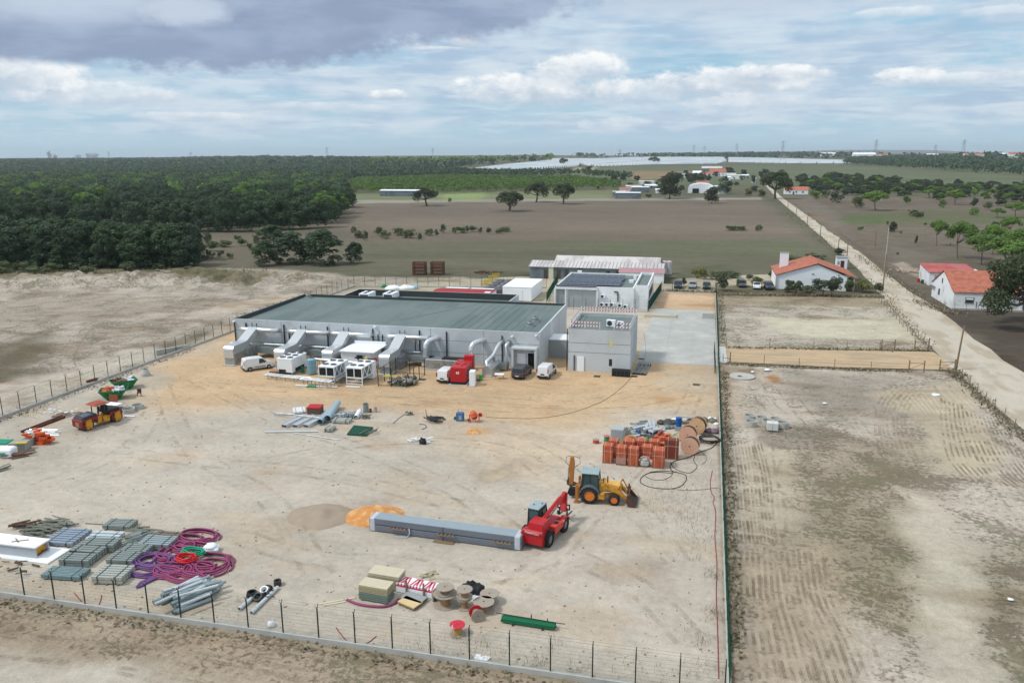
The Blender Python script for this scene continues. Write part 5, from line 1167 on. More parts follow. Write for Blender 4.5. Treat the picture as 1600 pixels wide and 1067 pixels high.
mesh_fence('green fence running back from behind the white box to the old shed', (-31.0, 160.5), (-33.5, 188.0), m=m_greenp, plh=.15, vs=.08, wire=.008)
mesh_fence('fence in front of the white office', (-29.2, 154.6), (-9.7, 154.6), plh=.12)
mesh_fence('dark green fence running back along the right side of the white office', (-9.6, 154.9), (-8.4, 179.0), m=m_greenp, plh=.15, wire=.014)
mesh_fence('rear fence between the white office and the right fence, before the parked cars', (-8.3, 179.2), (3.4, 179.2), plh=.15)
m_pale = mat('pale_slab', L(202, 204, 200), .8, var=.05)
mb = MB(); mb.box(3.95, 122.9, -.2, 1.1, 10.2, .24); tag(mb.build('gate_threshold', m_pale), kind='structure')
t = thing('yard_gate', 'dark sliding gate bars at the right edge of the concrete pad', 'gate', (3.15, 111.5), math.pi/2)
for x in (0, 3.9, 7.8, 11.6): mb = MB(); mb.box(x, .5, 0, .09, .09, 1.9); mb.build('post', m_post, t)
mb = MB(); [mb.box(5.8, .5, z, 11.6, .06, .06) for z in (.2, 1.0, 1.8)]; mb.build('rail', m_post, t)
t = thing('field_gate', 'small steel gate frame on the pale threshold slab', 'gate', (3.6, 118.2), 0)
mb = MB(); mb.box(.3, 0, .02, .05, .05, 1.2); mb.build('post', m_dark, t); mb = MB(); mb.box(1.3, 0, .02, .12, .12, 1.5); mb.build('gate_post', m_dark, t); mb = MB(); mb.box(.75, 0, .6, 1.2, .04, .05); mb.build('bar', m_dark, t)
def wire_fence(label, pts, h=1.25, step=3.0, gap=None):
    t = thing('wire_fence', label, 'fence', pts[0]); ox, oy = pts[0]; mw = MB(); rr = random.Random(len(label)); k = 0
    for (a, b) in zip(pts[:-1], pts[1:]):
        L_ = math.dist(a, b); n = max(1, int(L_/step))
        for z in (.35, .7, 1.05): bar(mw, (a[0]-ox, a[1]-oy, z), (b[0]-ox, b[1]-oy, z), .012)
        for i in range(n):
            if k > 95: break
            u_ = i/n; mb = MB(); lx, ly = rr.uniform(-.06, .06), rr.uniform(-.06, .06)
            mb.cyl((0, 0, -.2), (lx, ly, h+rr.uniform(-.1, .2)), .05, 6, .04); o = mb.build('post', m_wood, t); o.location = (a[0]+(b[0]-a[0])*u_-ox, a[1]+(b[1]-a[1])*u_-oy, 0); k += 1
    mw.build('wire', m_dark, t)
wire_fence('post and wire fence on the far side of the orange track', [(4.6, 128.9), (18, 129.8), (33.0, 132.0)], step=4.6)
wire_fence('post and wire fence on the near side of the orange track', [(4.8, 117.8), (29.2, 118.2)], step=4.2)
wire_fence('wire fence along the left verge of the dirt road, near part', [(35.6, 119.5), (35.0, 95), (34.6, 70)], step=3.2)
wire_fence('wire fence along the left verge of the dirt road between farmhouse and track', [(36.6, 177), (35.4, 150), (35.6, 133.2)], step=3.2)
wire_fence('wire fence along the left verge of the dirt road beyond the farmhouse', [(37.6, 196), (41.5, 262), (42.6, 335), (45.5, 470)], step=6)
wire_fence('wire fence along the right verge of the dirt road above the roadside house', [(46.0, 178), (46.6, 205), (48.5, 250), (51, 330)], step=3.5)
wire_fence('short wire fence beside the roadside house gable', [(46.6, 176), (46.9, 169.5), (53, 168.9), (60, 168.8)], step=2.0)
def frame_gate(label, a, b, h=1.4):
    t = thing('timber_gate', label, 'gate', a, head(a, b)); L_ = math.dist(a, b)
    for x in (0, L_): mb = MB(); mb.cyl((x, 0, -.2), (x, 0, h+.25), .09, 8); mb.build('gate_post', m_wood, t)
    mb = MB()
    for z in (.35, h-.15): bar(mb, (0, 0, z), (L_, 0, z), .06)
    bar(mb, (0, 0, .35), (L_, 0, h-.15), .05); mb.build('rail', m_wood, t)
frame_gate('timber frame in the near track fence before the gap', (29.3, 118.3), (31.3, 118.5)); frame_gate('timber frame beside the tall pole at the track entrance', (33.6, 119.6), (35.7, 120.2)); frame_gate('timber frame at the road end of the far track fence', (33.2, 132.1), (35.4, 133.0)); frame_gate('timber frame in the far track fence left of the road end', (28.2, 131.2), (30.2, 131.6))
# poles
def pole(label, px, py, h, name='utility_pole', lean=0, arm=False, lamp=False, m=None, cat='pole'):
    x, y = at(px, py); z = float(terrain(x, y)); t = thing(name, label, cat, (x, y, z)); mb = MB(); mb.cyl((0, 0, -.5), (lean, 0, h), .14+h*.003, 8, .1); mb.build('mast', m or m_wood, t)
    if arm: mb = MB(); mb.box(0, 0, h-.5, 1.6, .12, .12); mb.box(0, 0, h-.15, 1.1, .1, .1); mb.build('crossarm', m_wood, t)
    if lamp: mb = MB(); bar(mb, (lean, 0, h-.2), (lean+1.0, 0, h), .06); mb.box(lean+1.1, 0, h-.06, .5, .25, .12); mb.build('lamp_arm', m_galvd, t)
    return t
pole('tall dark pole at the corner where the track meets the road', 1493, 578, 6.4, lean=.4)
pole('tall thin pole on the left verge right of the farmhouse', 1379, 456, 8.4); pole('tall pale pole with grey box on the right verge', 1382, 424, 11.5, m=m_plinth)
pole('short pole with white lamp between hut and road', 1323, 404, 5.0, lamp=True); pole('wooden pole beyond the farmhouse chimney on the road', 1309, 398, 4.8)
pole('first wooden pole up the road from the hut', 1281, 376, 5.6); pole('second wooden pole up the road from the hut', 1261, 354, 5.8); pole('third wooden pole up the road, with dark top', 1244, 337, 5.8, arm=True); pole('fourth wooden pole up the road by the big oak', 1231, 325, 5.5)
pole('pale pole near the orange strip of field', 991, 282, 12, m=m_plinth, arm=True); pole('pale pole before the right tunnels', 1131, 263, 17, m=m_plinth, arm=True); pole('thin pole in the young trees right of the plantation', 767, 298, 6); pole('pale pole in the far scrub on the right', 1460, 262, 26, m=m_plinth, arm=True)
pole('small pole standing alone in the scrub', 1367, 385, 5); pole('post at the belt of trees', 1485, 384, 1)
def pylon(px, ytop, d_, label):
    a = (px-800)/1273.; c, s = math.cos(YAW), math.sin(YAW); X_ = a*d_; x, y = X_*c-d_*s, X_*s+d_*c
    ztop = 30+(CY-290.5+0.0-ytop)*d_/1273.-(0.00506*(px-800))*d_/1273*-1*-1; z0 = float(terrain(x, y)); h = max(30, ztop-z0)
    t = thing('lattice_pylon', label, 'pylon', (x, y, z0), 0, 'pylons on the skyline'); mb = MB(); w_ = 5.5
    for i in range(4):
        for j in range(4): pass
    for sx in (-1, 1):
        for sy in (-1, 1): bar(mb, (sx*w_, sy*w_, 0), (sx*.8, sy*.8, h), .45)
    for k in range(7):
        z_ = h*k/7; z2 = h*(k+1)/7; a0 = w_+(0.8-w_)*k/7; a1 = w_+(.8-w_)*(k+1)/7
        bar(mb, (-a0, -a0, z_), (a1, -a1, z2), .25); bar(mb, (a0, -a0, z_), (-a1, -a1, z2), .25)
    mb.build('tower', m_galvd, t); mb = MB()
    for k in (.72, .84, .95): bar(mb, (-9, 0, h*k), (9, 0, h*k), .45)
    mb.build('crossarm', m_galvd, t)
for i, (px, yt, dd, lb) in enumerate(((1224, 221, 2300, 'tallest pylon near the middle right of the skyline'), (1152, 225, 2900, 'pylon left of the tallest one'), (1102, 229, 3600, 'small pylon between the middle pair and the left pair'), (1085, 227, 3300, 'small pylon just left of another small one'), (1369, 219, 2600, 'pylon above the white houses on the right skyline'),
                                      (1506, 219, 2600, 'pylon above the dark trees near the right edge'), (1462, 227, 3200, 'fainter pylon left of the rightmost one'), (970, 234, 3800, 'faint pylon above the tunnels'), (513, 231, 3300, 'single pylon above the middle of the wood'), (678, 232, 3800, 'faint pylon above the right part of the wood'), (172, 237, 3800, 'faint pylon above the left part of the wood'), (300, 238, 3800, 'very faint pylon left of centre over the wood'))):
    pylon(px, yt, dd, lb)

# ---------------- vehicles ----------------
m_plate = mat('number_plate', L(220, 220, 210), .5); m_tail = mat('tail_lamp', L(150, 24, 24), .3); m_headl = mat('head_lamp', L(210, 216, 220), .2, .2); m_rim = mat('wheel_rim', L(150, 154, 158), .35, .7)
def paint_mat(n, c): return mat('car_paint_'+n, L(*c), .28, .1, var=.03, spec=.6)
def wheel(parent, x, y, r, w_, name='wheel', rim=None, hub=.58, lug=False):
    mb = MB(); s = 1 if y > 0 else -1; n = 20; prof = [(.62, -w_/2), (.93, -w_/2), (1.0, -w_*.36), (1.0, w_*.36), (.93, w_/2), (.62, w_/2)]
    P = []
    for a, b in prof:
        for i in range(n): th = 2*math.pi*i/n; P.append((a*r*math.cos(th), b, a*r*math.sin(th)))
    mb.add(P, [(j*n+i, j*n+(i+1) % n, (j+1)*n+(i+1) % n, (j+1)*n+i) for j in range(5) for i in range(n)], 0, True)
    if lug:
        for i in range(n):
            th = 2*math.pi*i/n
            for q in (-1, 1):
                th2 = th+q*.08; b0 = len(mb.v); mb.box(0, q*w_*.22, -.02, .07*r, w_*.46, .1*r); mb.xf((0, 0, 0), 0, start=b0)
                for k in range(b0, len(mb.v)):
                    vx, vy, vz = mb.v[k]; rr = r*.98+vz; a2 = th2+vx/r+q*vy*.25; mb.v[k] = (rr*math.cos(a2), vy, rr*math.sin(a2))
    o = mb.build(name, m_tyre, parent, (x, y, r)); m2 = MB(); m2.cyl((0, -w_*.36, 0), (0, w_*.36, 0), r*.63, 16)
    m2.cyl((0, s*w_*.36, 0), (0, s*w_*.42, 0), r*.22, 10)
    if not lug:
        for k in range(5):
            a = 2*math.pi*k/5; bar(m2, (0, s*w_*.4, 0), (r*.55*math.cos(a), s*w_*.4, r*.55*math.sin(a)), r*.12)
    m2.build('rim', rim or m_rim, o); return o
def vehicle(name, label, cat, paint, loc, rz, kind='van', group=None):
    "front towards +x; loc is the middle of the footprint"
    t = thing(name, label, cat, loc, rz, group)
    if kind == 'van':
        Lh, W, body = 2.15, .90, [(-2.15, .32), (-2.2, .6), (-2.16, 1.1), (-2.06, 1.72), (-1.9, 1.84), (-1.0, 1.87), (.1, 1.84), (.55, 1.76), (1.25, 1.16), (1.75, 1.02), (2.1, .86), (2.2, .55), (2.12, .3)]
        belt = 1.02; wb = (-1.35, 1.38); wr = .33
        wins = [('front_window', (.15, .95, .62, 1.02), (.2, 1.66, .5, 1.6))]
    elif kind == 'mpv':
        Lh, W, body = 2.2, .92, [(-2.2, .35), (-2.25, .7), (-2.2, .98), (-1.95, 1.52), (-1.75, 1.66), (-.6, 1.72), (.4, 1.66), (.7, 1.55), (1.35, 1.1), (1.95, .92), (2.25, .72), (2.28, .45), (2.2, .28)]
        belt = .98; wb = (-1.35, 1.4); wr = .34
    else:
        Lh, W, body = 2.15, .88, [(-2.1, .32), (-2.18, .6), (-2.12, .92), (-1.95, 1.0), (-1.5, 1.36), (-1.1, 1.44), (-.2, 1.47), (.3, 1.42), (1.05, .98), (1.8, .84), (2.1, .68), (2.15, .42), (2.08, .26)]
        belt = .92; wb = (-1.3, 1.32); wr = .32
    tp = lambda x, z: 1-max(0, z-belt)*.22-max(0, abs(x)-Lh+.35)*.25
    mb = MB()
    # cross-wise slices give the body rounded shoulders
    for_side = [(x, z) for x, z in body]; n = len(for_side); K = [-1, -.86, 0, .86, 1]; P = []
    for q in K:
        e = 0 if abs(q) < .9 else .06
        for x, z in for_side:
            zz = z-(e if z > belt+.3 else 0)+(e*.5 if z < .5 else 0); P.append((x*(1-e*.3), q*W*tp(x, z), zz))
    mb.add(P, [(j*n+i, j*n+(i+1) % n, (j+1)*n+(i+1) % n, (j+1)*n+i) for j in range(4) for i in range(n)], 0, False)
    mb.add(P[:n], [tuple(range(n-1, -1, -1))]); mb.add(P[-n:], [tuple(range(n))]); mb.build('body', paint, t)
    def side_quad(pts, m, nm, off=.012):
        for s in (-1, 1):
            mb = MB(); P = [(x, s*(W*tp(x, z)+off), z) for x, z in pts]; P2 = [(x, s*(W*tp(x, z)-.03), z) for x, z in pts]; k = len(P)
            mb.add(P+P2, [tuple(range(k)), tuple(range(2*k-1, k-1, -1))]+[(i, (i+1) % k, k+(i+1) % k, k+i) for i in range(k)]); mb.build(nm, m, t)
    def cross_quad(x0, z0, x1, z1, w0, w1, m, nm, off=(0, 0)):
        mb = MB(); mb.add([(x0+off[0], -W*w0, z0+off[1]), (x0+off[0], W*w0, z0+off[1]), (x1+off[0], W*w1, z1+off[1]), (x1+off[0], -W*w1, z1+off[1])], [(0, 1, 2, 3)]); mb.build(nm, m, t)
    if kind == 'van':
        side_quad([(.0, 1.0), (1.1, 1.12), (.55, 1.64), (.05, 1.68)], m_glassd, 'window'); cross_quad(1.22, 1.18, .58, 1.74, .86, .76, m_glassd, 'windscreen', (.02, .02))
        cross_quad(-2.205, .62, -2.2, .82, .3, .3, m_dark, 'handle_strip', (-.01, 0))
        for s in (-1, 1):
            mb = MB(); mb.box(-2.17, s*.80, .95, .06, .13, .55); mb.build('tail_light', m_tail, t)
        mb = MB(); mb.box(-2.2, 0, .28, .12, 1.6, .25, bev=.03); mb.box(2.17, 0, .26, .12, 1.5, .3, bev=.03); mb.build('bumper', m_black, t); mb = MB(); mb.box(-2.262, 0, .5, .01, .5, .11); mb.build('plate', m_plate, t)
        side_quad([(-1.8, .5), (-.9, .5), (-.9, .56), (-1.8, .56)], m_black, 'trim')
        side_quad([(-.75, .5), (.9, .5), (.9, .58), (-.75, .58)], m_black, 'trim')
    else:
        b = belt
        side_quad([(-1.75 if kind == 'mpv' else -1.5, b+.05), (.95, b+.08), (.45, b+.5 if kind == 'mpv' else b+.38), (-1.5 if kind == 'mpv' else -1.2, b+.52 if kind == 'mpv' else b+.36)], m_glassd, 'window')
        if kind == 'mpv': cross_quad(1.3, 1.14, .73, 1.53, .86, .78, m_glassd, 'windscreen', (.02, .02)); cross_quad(-2.2, 1.02, -1.98, 1.48, .82, .74, m_glassd, 'rear_window', (-.02, .01))
        else: cross_quad(1.0, 1.02, .34, 1.4, .84, .76, m_glassd, 'windscreen', (.02, .02)); cross_quad(-1.9, 1.03, -1.52, 1.34, .80, .72, m_glassd, 'rear_window', (-.02, .02))
        for s in (-1, 1):
            mb = MB(); mb.box(-Lh-.01, s*.66, .72, .08, .3, .16); mb.build('tail_light', m_tail, t)
        mb = MB(); mb.box(-Lh-.05, 0, .5, .03, .5, .11); mb.build('plate', m_plate, t); mb = MB(); mb.box(-Lh, 0, .26, .12, 1.5, .16); mb.box(Lh+.02, 0, .25, .12, 1.4, .16); mb.build('bumper', m_black, t)
    for s in (-1, 1):
        mb = MB(); mb.box(Lh-.07, s*.6, .66, .14, .3, .16, bev=.03); mb.build('headlight', m_headl, t)
        mb = MB(); mb.box(.75, s*(W+.08), belt+.04, .1, .16, .13, bev=.02); mb.build('mirror', m_black, t)
        for x in wb: wheel(t, x, s*(W-.12), wr, .22)
    return t
pw = paint_mat('white', (222, 225, 226)); pd = paint_mat('dark_grey', (70, 72, 80)); pb = paint_mat('black', (34, 38, 44)); pg = paint_mat('silver', (150, 156, 160)); pdb = paint_mat('dark_blue', (36, 48, 66))
a, b = at(388, 582), at(409, 574)
vehicle('panel_van', 'white panel van parked alone in front of the leftmost air handler', 'van', pw, ((a[0]+b[0])/2+.1, (a[1]+b[1])/2+.6), R(48))
vehicle('panel_van', 'white panel van squeezed beside the red generator', 'van', pw, (-33.1, 100.3), R(86))
vehicle('panel_van', 'white panel van parked right of the dark estate car', 'van', pw, (-20.2, 105.2), R(84))
vehicle('people_carrier', 'dark grey people carrier in front of the hall entrance', 'car', pd, (-23.6, 104.3), R(85), 'mpv')
for px, py, p_, k_, rz_, lb in ((1059, 452, pdb, 'mpv', -88, 'leftmost dark car of the row nose to the rear fence'), (1082, 452, pg, 'car', -92, 'silver car between two dark cars behind the rear fence'), (1104, 453, pb, 'car', -90, 'dark car touching the yard fence corner'), (1159, 450, pd, 'mpv', -84, 'grey car left of the farmhouse partly behind a bush'),
                                (1183, 453, pw, 'car', -92, 'white car hidden by a yellow green bush'), (1202, 454, pdb, 'mpv', -88, 'dark blue car right at the farmhouse corner')):
    x, y = at(px, py); vehicle('parked_car', lb, 'car', p_, (x, y+2.2), R(rz_), k_, 'cars parked by the farmhouse lane')

# ---------------- generator ----------------
t = thing('generator', 'bright red box generator with black base beside the white van', 'generator', (-30.95, 98.0), R(3))
mb = MB(); mb.box(0, 2.3, .42, 2.1, 4.6, 2.0, bev=.05); mb.build('body', m_red, t)
mb = MB(); mb.box(0, 2.3, .06, 2.0, 4.5, .36); mb.build('base', m_black, t); mb = MB(); mb.box(.5, 4.6, .45, 1.3, .9, 2.6, bev=.04); mb.build('exhaust_box', m_red, t)
mb = MB(); mb.box(-.05, -.012, 1.55, .4, .02, .28); o = mb.build('sign', m_white, t); mb = MB(); mb.cyl((-.05, -.024, 1.69), (-.05, -.034, 1.69), .09, 12); mb.build('emblem', m_red, o)
mb = MB(); [mb.box(x, 2.0, 2.42, .5, .5, .05) for x in (-.5, .5)]; mb.cyl((.3, 1.2, 2.42), (.3, 1.2, 2.6), .07, 8); mb.build('roof_hatch', mat('dark_red', L(120, 22, 26), .5), t)
mb = MB(); [mb.box(1.06, 1.2+.9*i, .9, .02, .6, 1.0) for i in range(3)]; mb.build('louvre', m_dark, t)
mb = MB(); mb.box(-.05, 2.3, 0, 2.6, 5.1, .07); mb.build('slab', m_plinth, t)
t = thing('control_cabinet', 'tall narrow white cabinet leaning on the front right of the red generator', 'cabinet', (-29.0, 98.3), R(8)); mb = MB(); mb.box(0, 0, .05, .75, 1.2, 2.0, bev=.03); mb.build('body', m_white, t); mb = MB(); mb.box(.378, 0, .2, .01, 1.0, 1.7); mb.build('door', m_white2, t)
mb = MB(); mb.box(0, 0, 0, .8, 1.3, .05); mb.build('plinth', m_plinth, t)
x, y = at(791, 570); mb = MB(); x, y = -28.6, 100.9; mb.cyl((0, 0, 0), (0, 0, .8), .22, 10); tag(mb.build('green_drum', mat('bright_green', L(60, 170, 70), .6), None, (x, y, 0)), 'small green drum right behind the red generator cabinet', 'drum')

# ---------------- air handlers along the hall ----------------
def air_handler(label, xc, y0, far=107.6):
    t = thing('air_handler', label, 'air handler', (xc, y0), 0, 'silver air handlers along the hall front'); D = far-y0
    prof = [(0, 1.15), (0, 2.35), (.08, 2.62), (.28, 2.82), (.6, 2.9), (D*.50, 2.92), (D*.56, 3.0), (D-.15, 4.35), (D+.35, 4.35), (D+.35, 3.65), (D*.62, 2.35), (D*.62, 1.7), (.3, 1.7), (.3, 1.15)]
    n = len(prof); w2 = .78; mb = MB()
    P = [(x, y, z) for x in (-w2, w2) for y, z in prof]
    mb.add(P, [(i, (i+1) % n, n+(i+1) % n, n+i) for i in range(n)]+[tuple(range(n)), tuple(range(2*n-1, n-1, -1))]); mb.build('duct', m_alu, t)
    mb = MB(); mb.box(0, D*.3, .16, 1.58, D*.56, 1.55, bev=.02); mb.build('casing', m_galv, t)
    mb = MB(); mb.box(.35, D*.62, .16, 1.9, D*.36, 1.75, bev=.02); o = mb.build('filter_section', m_galv, t)
    mb = MB()
    for k in range(5): mb.cyl((1.31, D*.48+k*.42, 1.3-.5*(k % 2)), (1.33, D*.48+k*.42, 1.3-.5*(k % 2)), .07, 8); mb.cyl((.795, .6+k*.5, 1.3-.5*(k % 2)), (.81, .6+k*.5, 1.3-.5*(k % 2)), .06, 8)
    mb.build('latch', m_dark, o)
    mb = MB(); mb.box(0, D*.35, 0, 1.9, D*.8, .14); mb.build('plinth', m_plinth, t)
    for s, l in ((-1, 1.2), (1, 3.0)):
        mb = MB(); z = 3.95; mb.tube([(s*.6, D, z+.05), (s*.95, D-.1, z), (s*(.9+l*.6), D-.1, z), (s*(.9+l), D-.05, z), (s*(.95+l), D+.3, z), (s*(.95+l), D+.75, z)], .34, 14); mb.build('round_duct', m_alu, t)
    for x in (-.35, .45): mb = MB(); mb.box(x, D+.3, 3.2, .08, .1, 1.7); mb.build('hanger', m_black, t)
    mb = MB(); mb.box(2.3, D-1.0, .7, 2.6, 1.5, .9); mb.prism([(3.6, D-2.0), (5.2, D-2.0), (5.6, D-1.4), (5.6, D-.6), (3.6, D-.3)], .75, 1.55); mb.build('side_duct', m_galvd, t)
    return t
air_handler('leftmost silver air handler with sloping duct, behind the lone white van', -67.0, 100.5)
air_handler('second silver air handler from the left, behind the six fan chiller', -58.7, 100.3)
air_handler('third silver air handler, half hidden behind the white plant cabin', -51.6, 101.2)
air_handler('fourth silver air handler, behind the caged rubble', -42.6, 100.6)
pc = thing('plant_cabin', 'white plant cabin with overhanging roof between two air handlers', 'cabin', (-47.8, 102.7)); mb = MB(); mb.box(0, 1.9, .05, 4.6, 3.8, 2.5); mb.build('wall', m_white2, pc); mb = MB(); mb.box(.25, 2.3, 2.55, 5.4, 5.2, .14); mb.box(.3, 4.7, 2.69, 5.0, .3, .4); mb.build('roof', m_white, pc); mb = MB(); mb.box(1.0, -.02, .1, .9, .05, 2.0); mb.build('door', m_grey, pc)
def chiller(label, x0, y0, w_, d_, z0, z1, rows, open_=True):
    t = thing('chiller', label, 'chiller', (x0+w_/2, y0), R(-2), 'roof fan chillers in front of the hall')
    mb = MB(); mb.box(0, d_/2, z1-.2, w_, d_, .2, bev=.03); mb.build('top', m_white, t)
    if open_:
        mb = MB()
        for x in (-w_/2+.05, 0, w_/2-.05): mb.box(x, .05, z0, .1, .1, z1-z0-.2); mb.box(x, d_-.05, z0, .1, .1, z1-z0-.2)
        mb.box(0, .05, z0, w_, .12, .12); mb.box(0, .05, z0+.0, w_, .1, .1)
        for s in (-1, 1):
            for k in range(3): bar(mb, (s*(w_/2-.05), .1+k*d_/3, z0), (s*(w_/2-.05), .1+(k+.5)*d_/3, z1-.2), .09); bar(mb, (s*(w_/2-.05), .1+(k+1)*d_/3, z0), (s*(w_/2-.05), .1+(k+.5)*d_/3, z1-.2), .09)
            mb.box(s*(w_/2-.06), d_/2, z0-.06, .1, d_, .1)
        for x in (-w_/2+.05, w_/2-.05):
            for y in (.05, d_-.05): mb.box(x, y, 0, .1, .1, z0)
        mb.box(0, .05, .08, w_, .09, .09); mb.box(0, .05, z0*.5, w_, .07, .07)
        mb.build('frame', m_white, t)
        for s in (-1, 1): mb = MB(); mb.box(s*w_*.24, .14, z0+.14, w_*.42, .1, z1-z0-.46); mb.build('coil', m_black, t)
        mb = MB(); mb.box(0, d_*.55, z0, w_*.8, d_*.8, (z1-z0)-.25); mb.build('core', m_galvd, t)
        mb = MB(); mb.box(.0, d_*.86, .1, w_+.02, d_*.26, z1-.3); mb.build('cabinet', m_white, t)
    else:
        mb = MB(); mb.box(0, d_/2, z0, w_-.04, d_-.04, z1-z0-.2); mb.build('casing', m_white2, t); mb = MB(); mb.box(-.4, -.0, z0+.05, 1.1, .06, .35); mb.box(w_/2, d_*.5, z0, .04, d_*.6, .5); mb.build('opening', m_black, t)
        mb = MB(); [mb.box(s*(w_/2-.1), d_/2, 0, .12, d_, z0) for s in (-1, 1)]; mb.build('base', m_galvd, t)
    for j in range(rows):
        for i in (-1, 1):
            mb = MB(); y = d_*(j+.5)/rows; mb.cyl((i*w_*.24, y, z1), (i*w_*.24, y, z1+.1), w_*.19, 18, w_*.18); o = mb.build('fan', m_grey, t); mb = MB(); mb.cyl((i*w_*.24, y, z1+.1), (i*w_*.24, y, z1+.112), w_*.165, 18); mb.cyl((i*w_*.24, y, z1+.11), (i*w_*.24, y, z1+.13), w_*.05, 8, m=0); mb.build('fan_guard', m_dark, o)
    return t
chiller('white chiller with six roof fans and closed sides', -57.6, 97.7, 2.4, 4.1, .35, 2.35, 3, False)
chiller('four fan chiller in the middle, beside the pale blue tank', -49.8, 94.9, 2.4, 4.2, .95, 2.4, 2)
chiller('four fan chiller on the right with open base frame', -45.8, 95.0, 2.4, 4.3, .95, 2.45, 2)
x, y = -52.85, 98.9; t = thing('buffer_tank', 'pale blue upright tank between two chillers', 'tank', (x, y)); mb = MB(); mb.cyl((0, 0, .15), (0, 0, 2.1), .66, 24); mb.ball((0, 0, 2.1), .66, 24, 6, sz=.25); mb.build('body', mat('pale_blue', L(126, 168, 186), .4, .2, var=.1, stretch=(1, 1, .1), scale=6), t); mb = MB(); [mb.cyl((0, 0, z), (0, 0, z+.04), .675, 24) for z in (.5, 1.1, 1.7)]; mb.build('band', m_galvd, t); mb = MB(); mb.cyl((0, 0, 0), (0, 0, .15), .5, 16); mb.build('foot', m_dark, t)
def pipe_rack(label, p, q, n=3, z=.55, w_=.9, m=None):
    L_ = math.dist(p, q); t = thing('pipe_rack', label, 'pipe rack', p, head(p, q), 'pipe racks round the chillers')
    for i in range(n): mb = MB(); y = w_*(i/(n-1)-.5); mb.cyl((0, y, z), (L_, y, z), .085, 8); mb.build('pipe', m or m_galv, t)
    k = max(2, int(L_/1.5)+1)
    for i in range(k): mb = MB(); x = L_*(i+.5)/k; mb.box(x, 0, z-.14, .06, w_+.2, .06); mb.box(x, -w_/2, 0, .06, .06, z-.1); mb.box(x, w_/2, 0, .06, .06, z-.1); mb.build('support', m_galvd, t)
pipe_rack('low rack of pipes in front of the six fan chiller', (-58.2, 95.6), (-51.2, 94.9)); pipe_rack('rack of pipes across the front of the middle chiller', (-51.6, 93.6), (-46.9, 93.2), z=.9); pipe_rack('rack of pipes running between the middle and right chillers', (-46.8, 93.5), (-46.9, 99.8), z=.9, w_=.6)
pipe_rack('high pipes between the blue tank and the white cabin', (-53.5, 100.9), (-46.5, 100.2), z=1.7, w_=.5, n=3)
pipe_rack('long pipes along the foot of the hall wall', (-65.0, 107.0), (-39.5, 107.0), z=1.9, w_=.3, n=2)
for (p, q, lb) in ((at(462, 603), at(527, 606), 'white pipe lying on the sand in front of the racks'), (at(541, 605), at(562, 606), 'short white kerb lying before the right chiller')):
    mb = MB(); mb.cyl((0, 0, .1), (math.dist(p, q), 0, .1), .1, 8); o = mb.build('loose_pipe', m_white2, None, (p[0], p[1], 0), head(p, q)); tag(o, lb, 'pipe')
x, y = at(488, 604); mb = MB(); mb.box(0, 0, 0, 1.4, 1.0, .12); [mb.box(-.5+.25*k, 0, .12, .12, 1.0, .08) for k in range(5)]; tag(mb.build('green_grate', mat('leaf_green', L(50, 140, 80), .6), None, (x, y, 0), .2), 'small green plastic grate on the sand before the middle chiller', 'grate')
x, y = at(428, 587); mb = MB(); mb.box(0, 0, 0, 1.1, .9, .75); tag(mb.build('cardboard_box', mat('cardboard', L(170, 120, 84), .9), None, (x, y, 0), .4), 'brown box at the left corner of the six fan chiller', 'box')
for px, py, lb in ((473, 583, 'green pump beside the pale blue tank'), (584, 580, 'green pump right of the right chiller')):
    x, y = at(px, py); t = thing('pump', lb, 'pump', (x, y)); mb = MB(); mb.cyl((0, 0, .1), (0, 0, .9), .2, 10); mb.cyl((-.3, 0, .3), (.3, 0, .3), .15, 8); mb.build('body', mat('pump_green', L(20, 110, 70), .5), t); mb = MB(); mb.box(0, 0, 0, .6, .5, .1); mb.build('base', m_grey, t)
t = thing('valve_header', 'black and red valves on pipes behind the right chiller', 'valves', (-45.6, 100.9)); mb = MB(); mb.cyl((-1.5, 0, 2.2), (1.6, 0, 2.1), .12, 10); mb.cyl((-1.0, 0, 0), (-1.0, 0, 2.2), .12, 8); mb.build('pipe', m_dark, t); mb = MB(); mb.cyl((1.6, -.1, 2.1), (1.6, .1, 2.1), .3, 12); mb.build('flange', mat('rust_red', L(150, 60, 40), .7), t); mb = MB(); mb.box(-.8, 0, 2.3, .8, .35, .3); mb.build('actuator', m_black, t); mb = MB(); mb.box(.3, -.2, 1.9, .5, .4, .5); mb.build('yellow_tag', mat('tan_box', L(206, 176, 120), .7), t)
# caged heap of cut stone
t = thing('storage_cage', 'dark green open cage of posts around grey rubble', 'cage', (-41.3, 95.3)); W_, D_ = 4.3, 6.4
for (x, y, h_) in ((0, 0, 2.3), (1.9, .0, 2.6), (4.0, .0, 1.6), (W_, 2.1, 2.3), (W_, 4.2, 2.3), (W_, D_, 2.3), (0, 2.2, 2.3), (0, 4.3, 2.3), (0, D_, 2.3), (2.1, D_, 2.3)):
    mb = MB(); mb.box(x, y, 0, .09, .09, h_); mb.build('post', m_post, t)
mb = MB(); [bar(mb, (0, y, z), (W_, y, z), .05) for y, z in ((D_, 2.2), (0, .15), (D_, .2))]; [bar(mb, (x, 0, z), (x, D_, z), .05) for x, z in ((0, .15), (W_, .15), (0, 2.2))]; mb.build('rail', m_post, t)
rn = random.Random(5); mb = MB()
for k in range(120):
    a = rn.random(); mb.box(-40.2+rn.uniform(0, 3.6)*1+0, 95.9+rn.uniform(0, 1.9)+0, rn.uniform(0, .75)*(1-a*.3), rn.uniform(.25, .6), rn.uniform(.15, .4), rn.uniform(.15, .35), rn.uniform(0, 3), rx=rn.uniform(-.5, .5), ry=rn.uniform(-.5, .5))
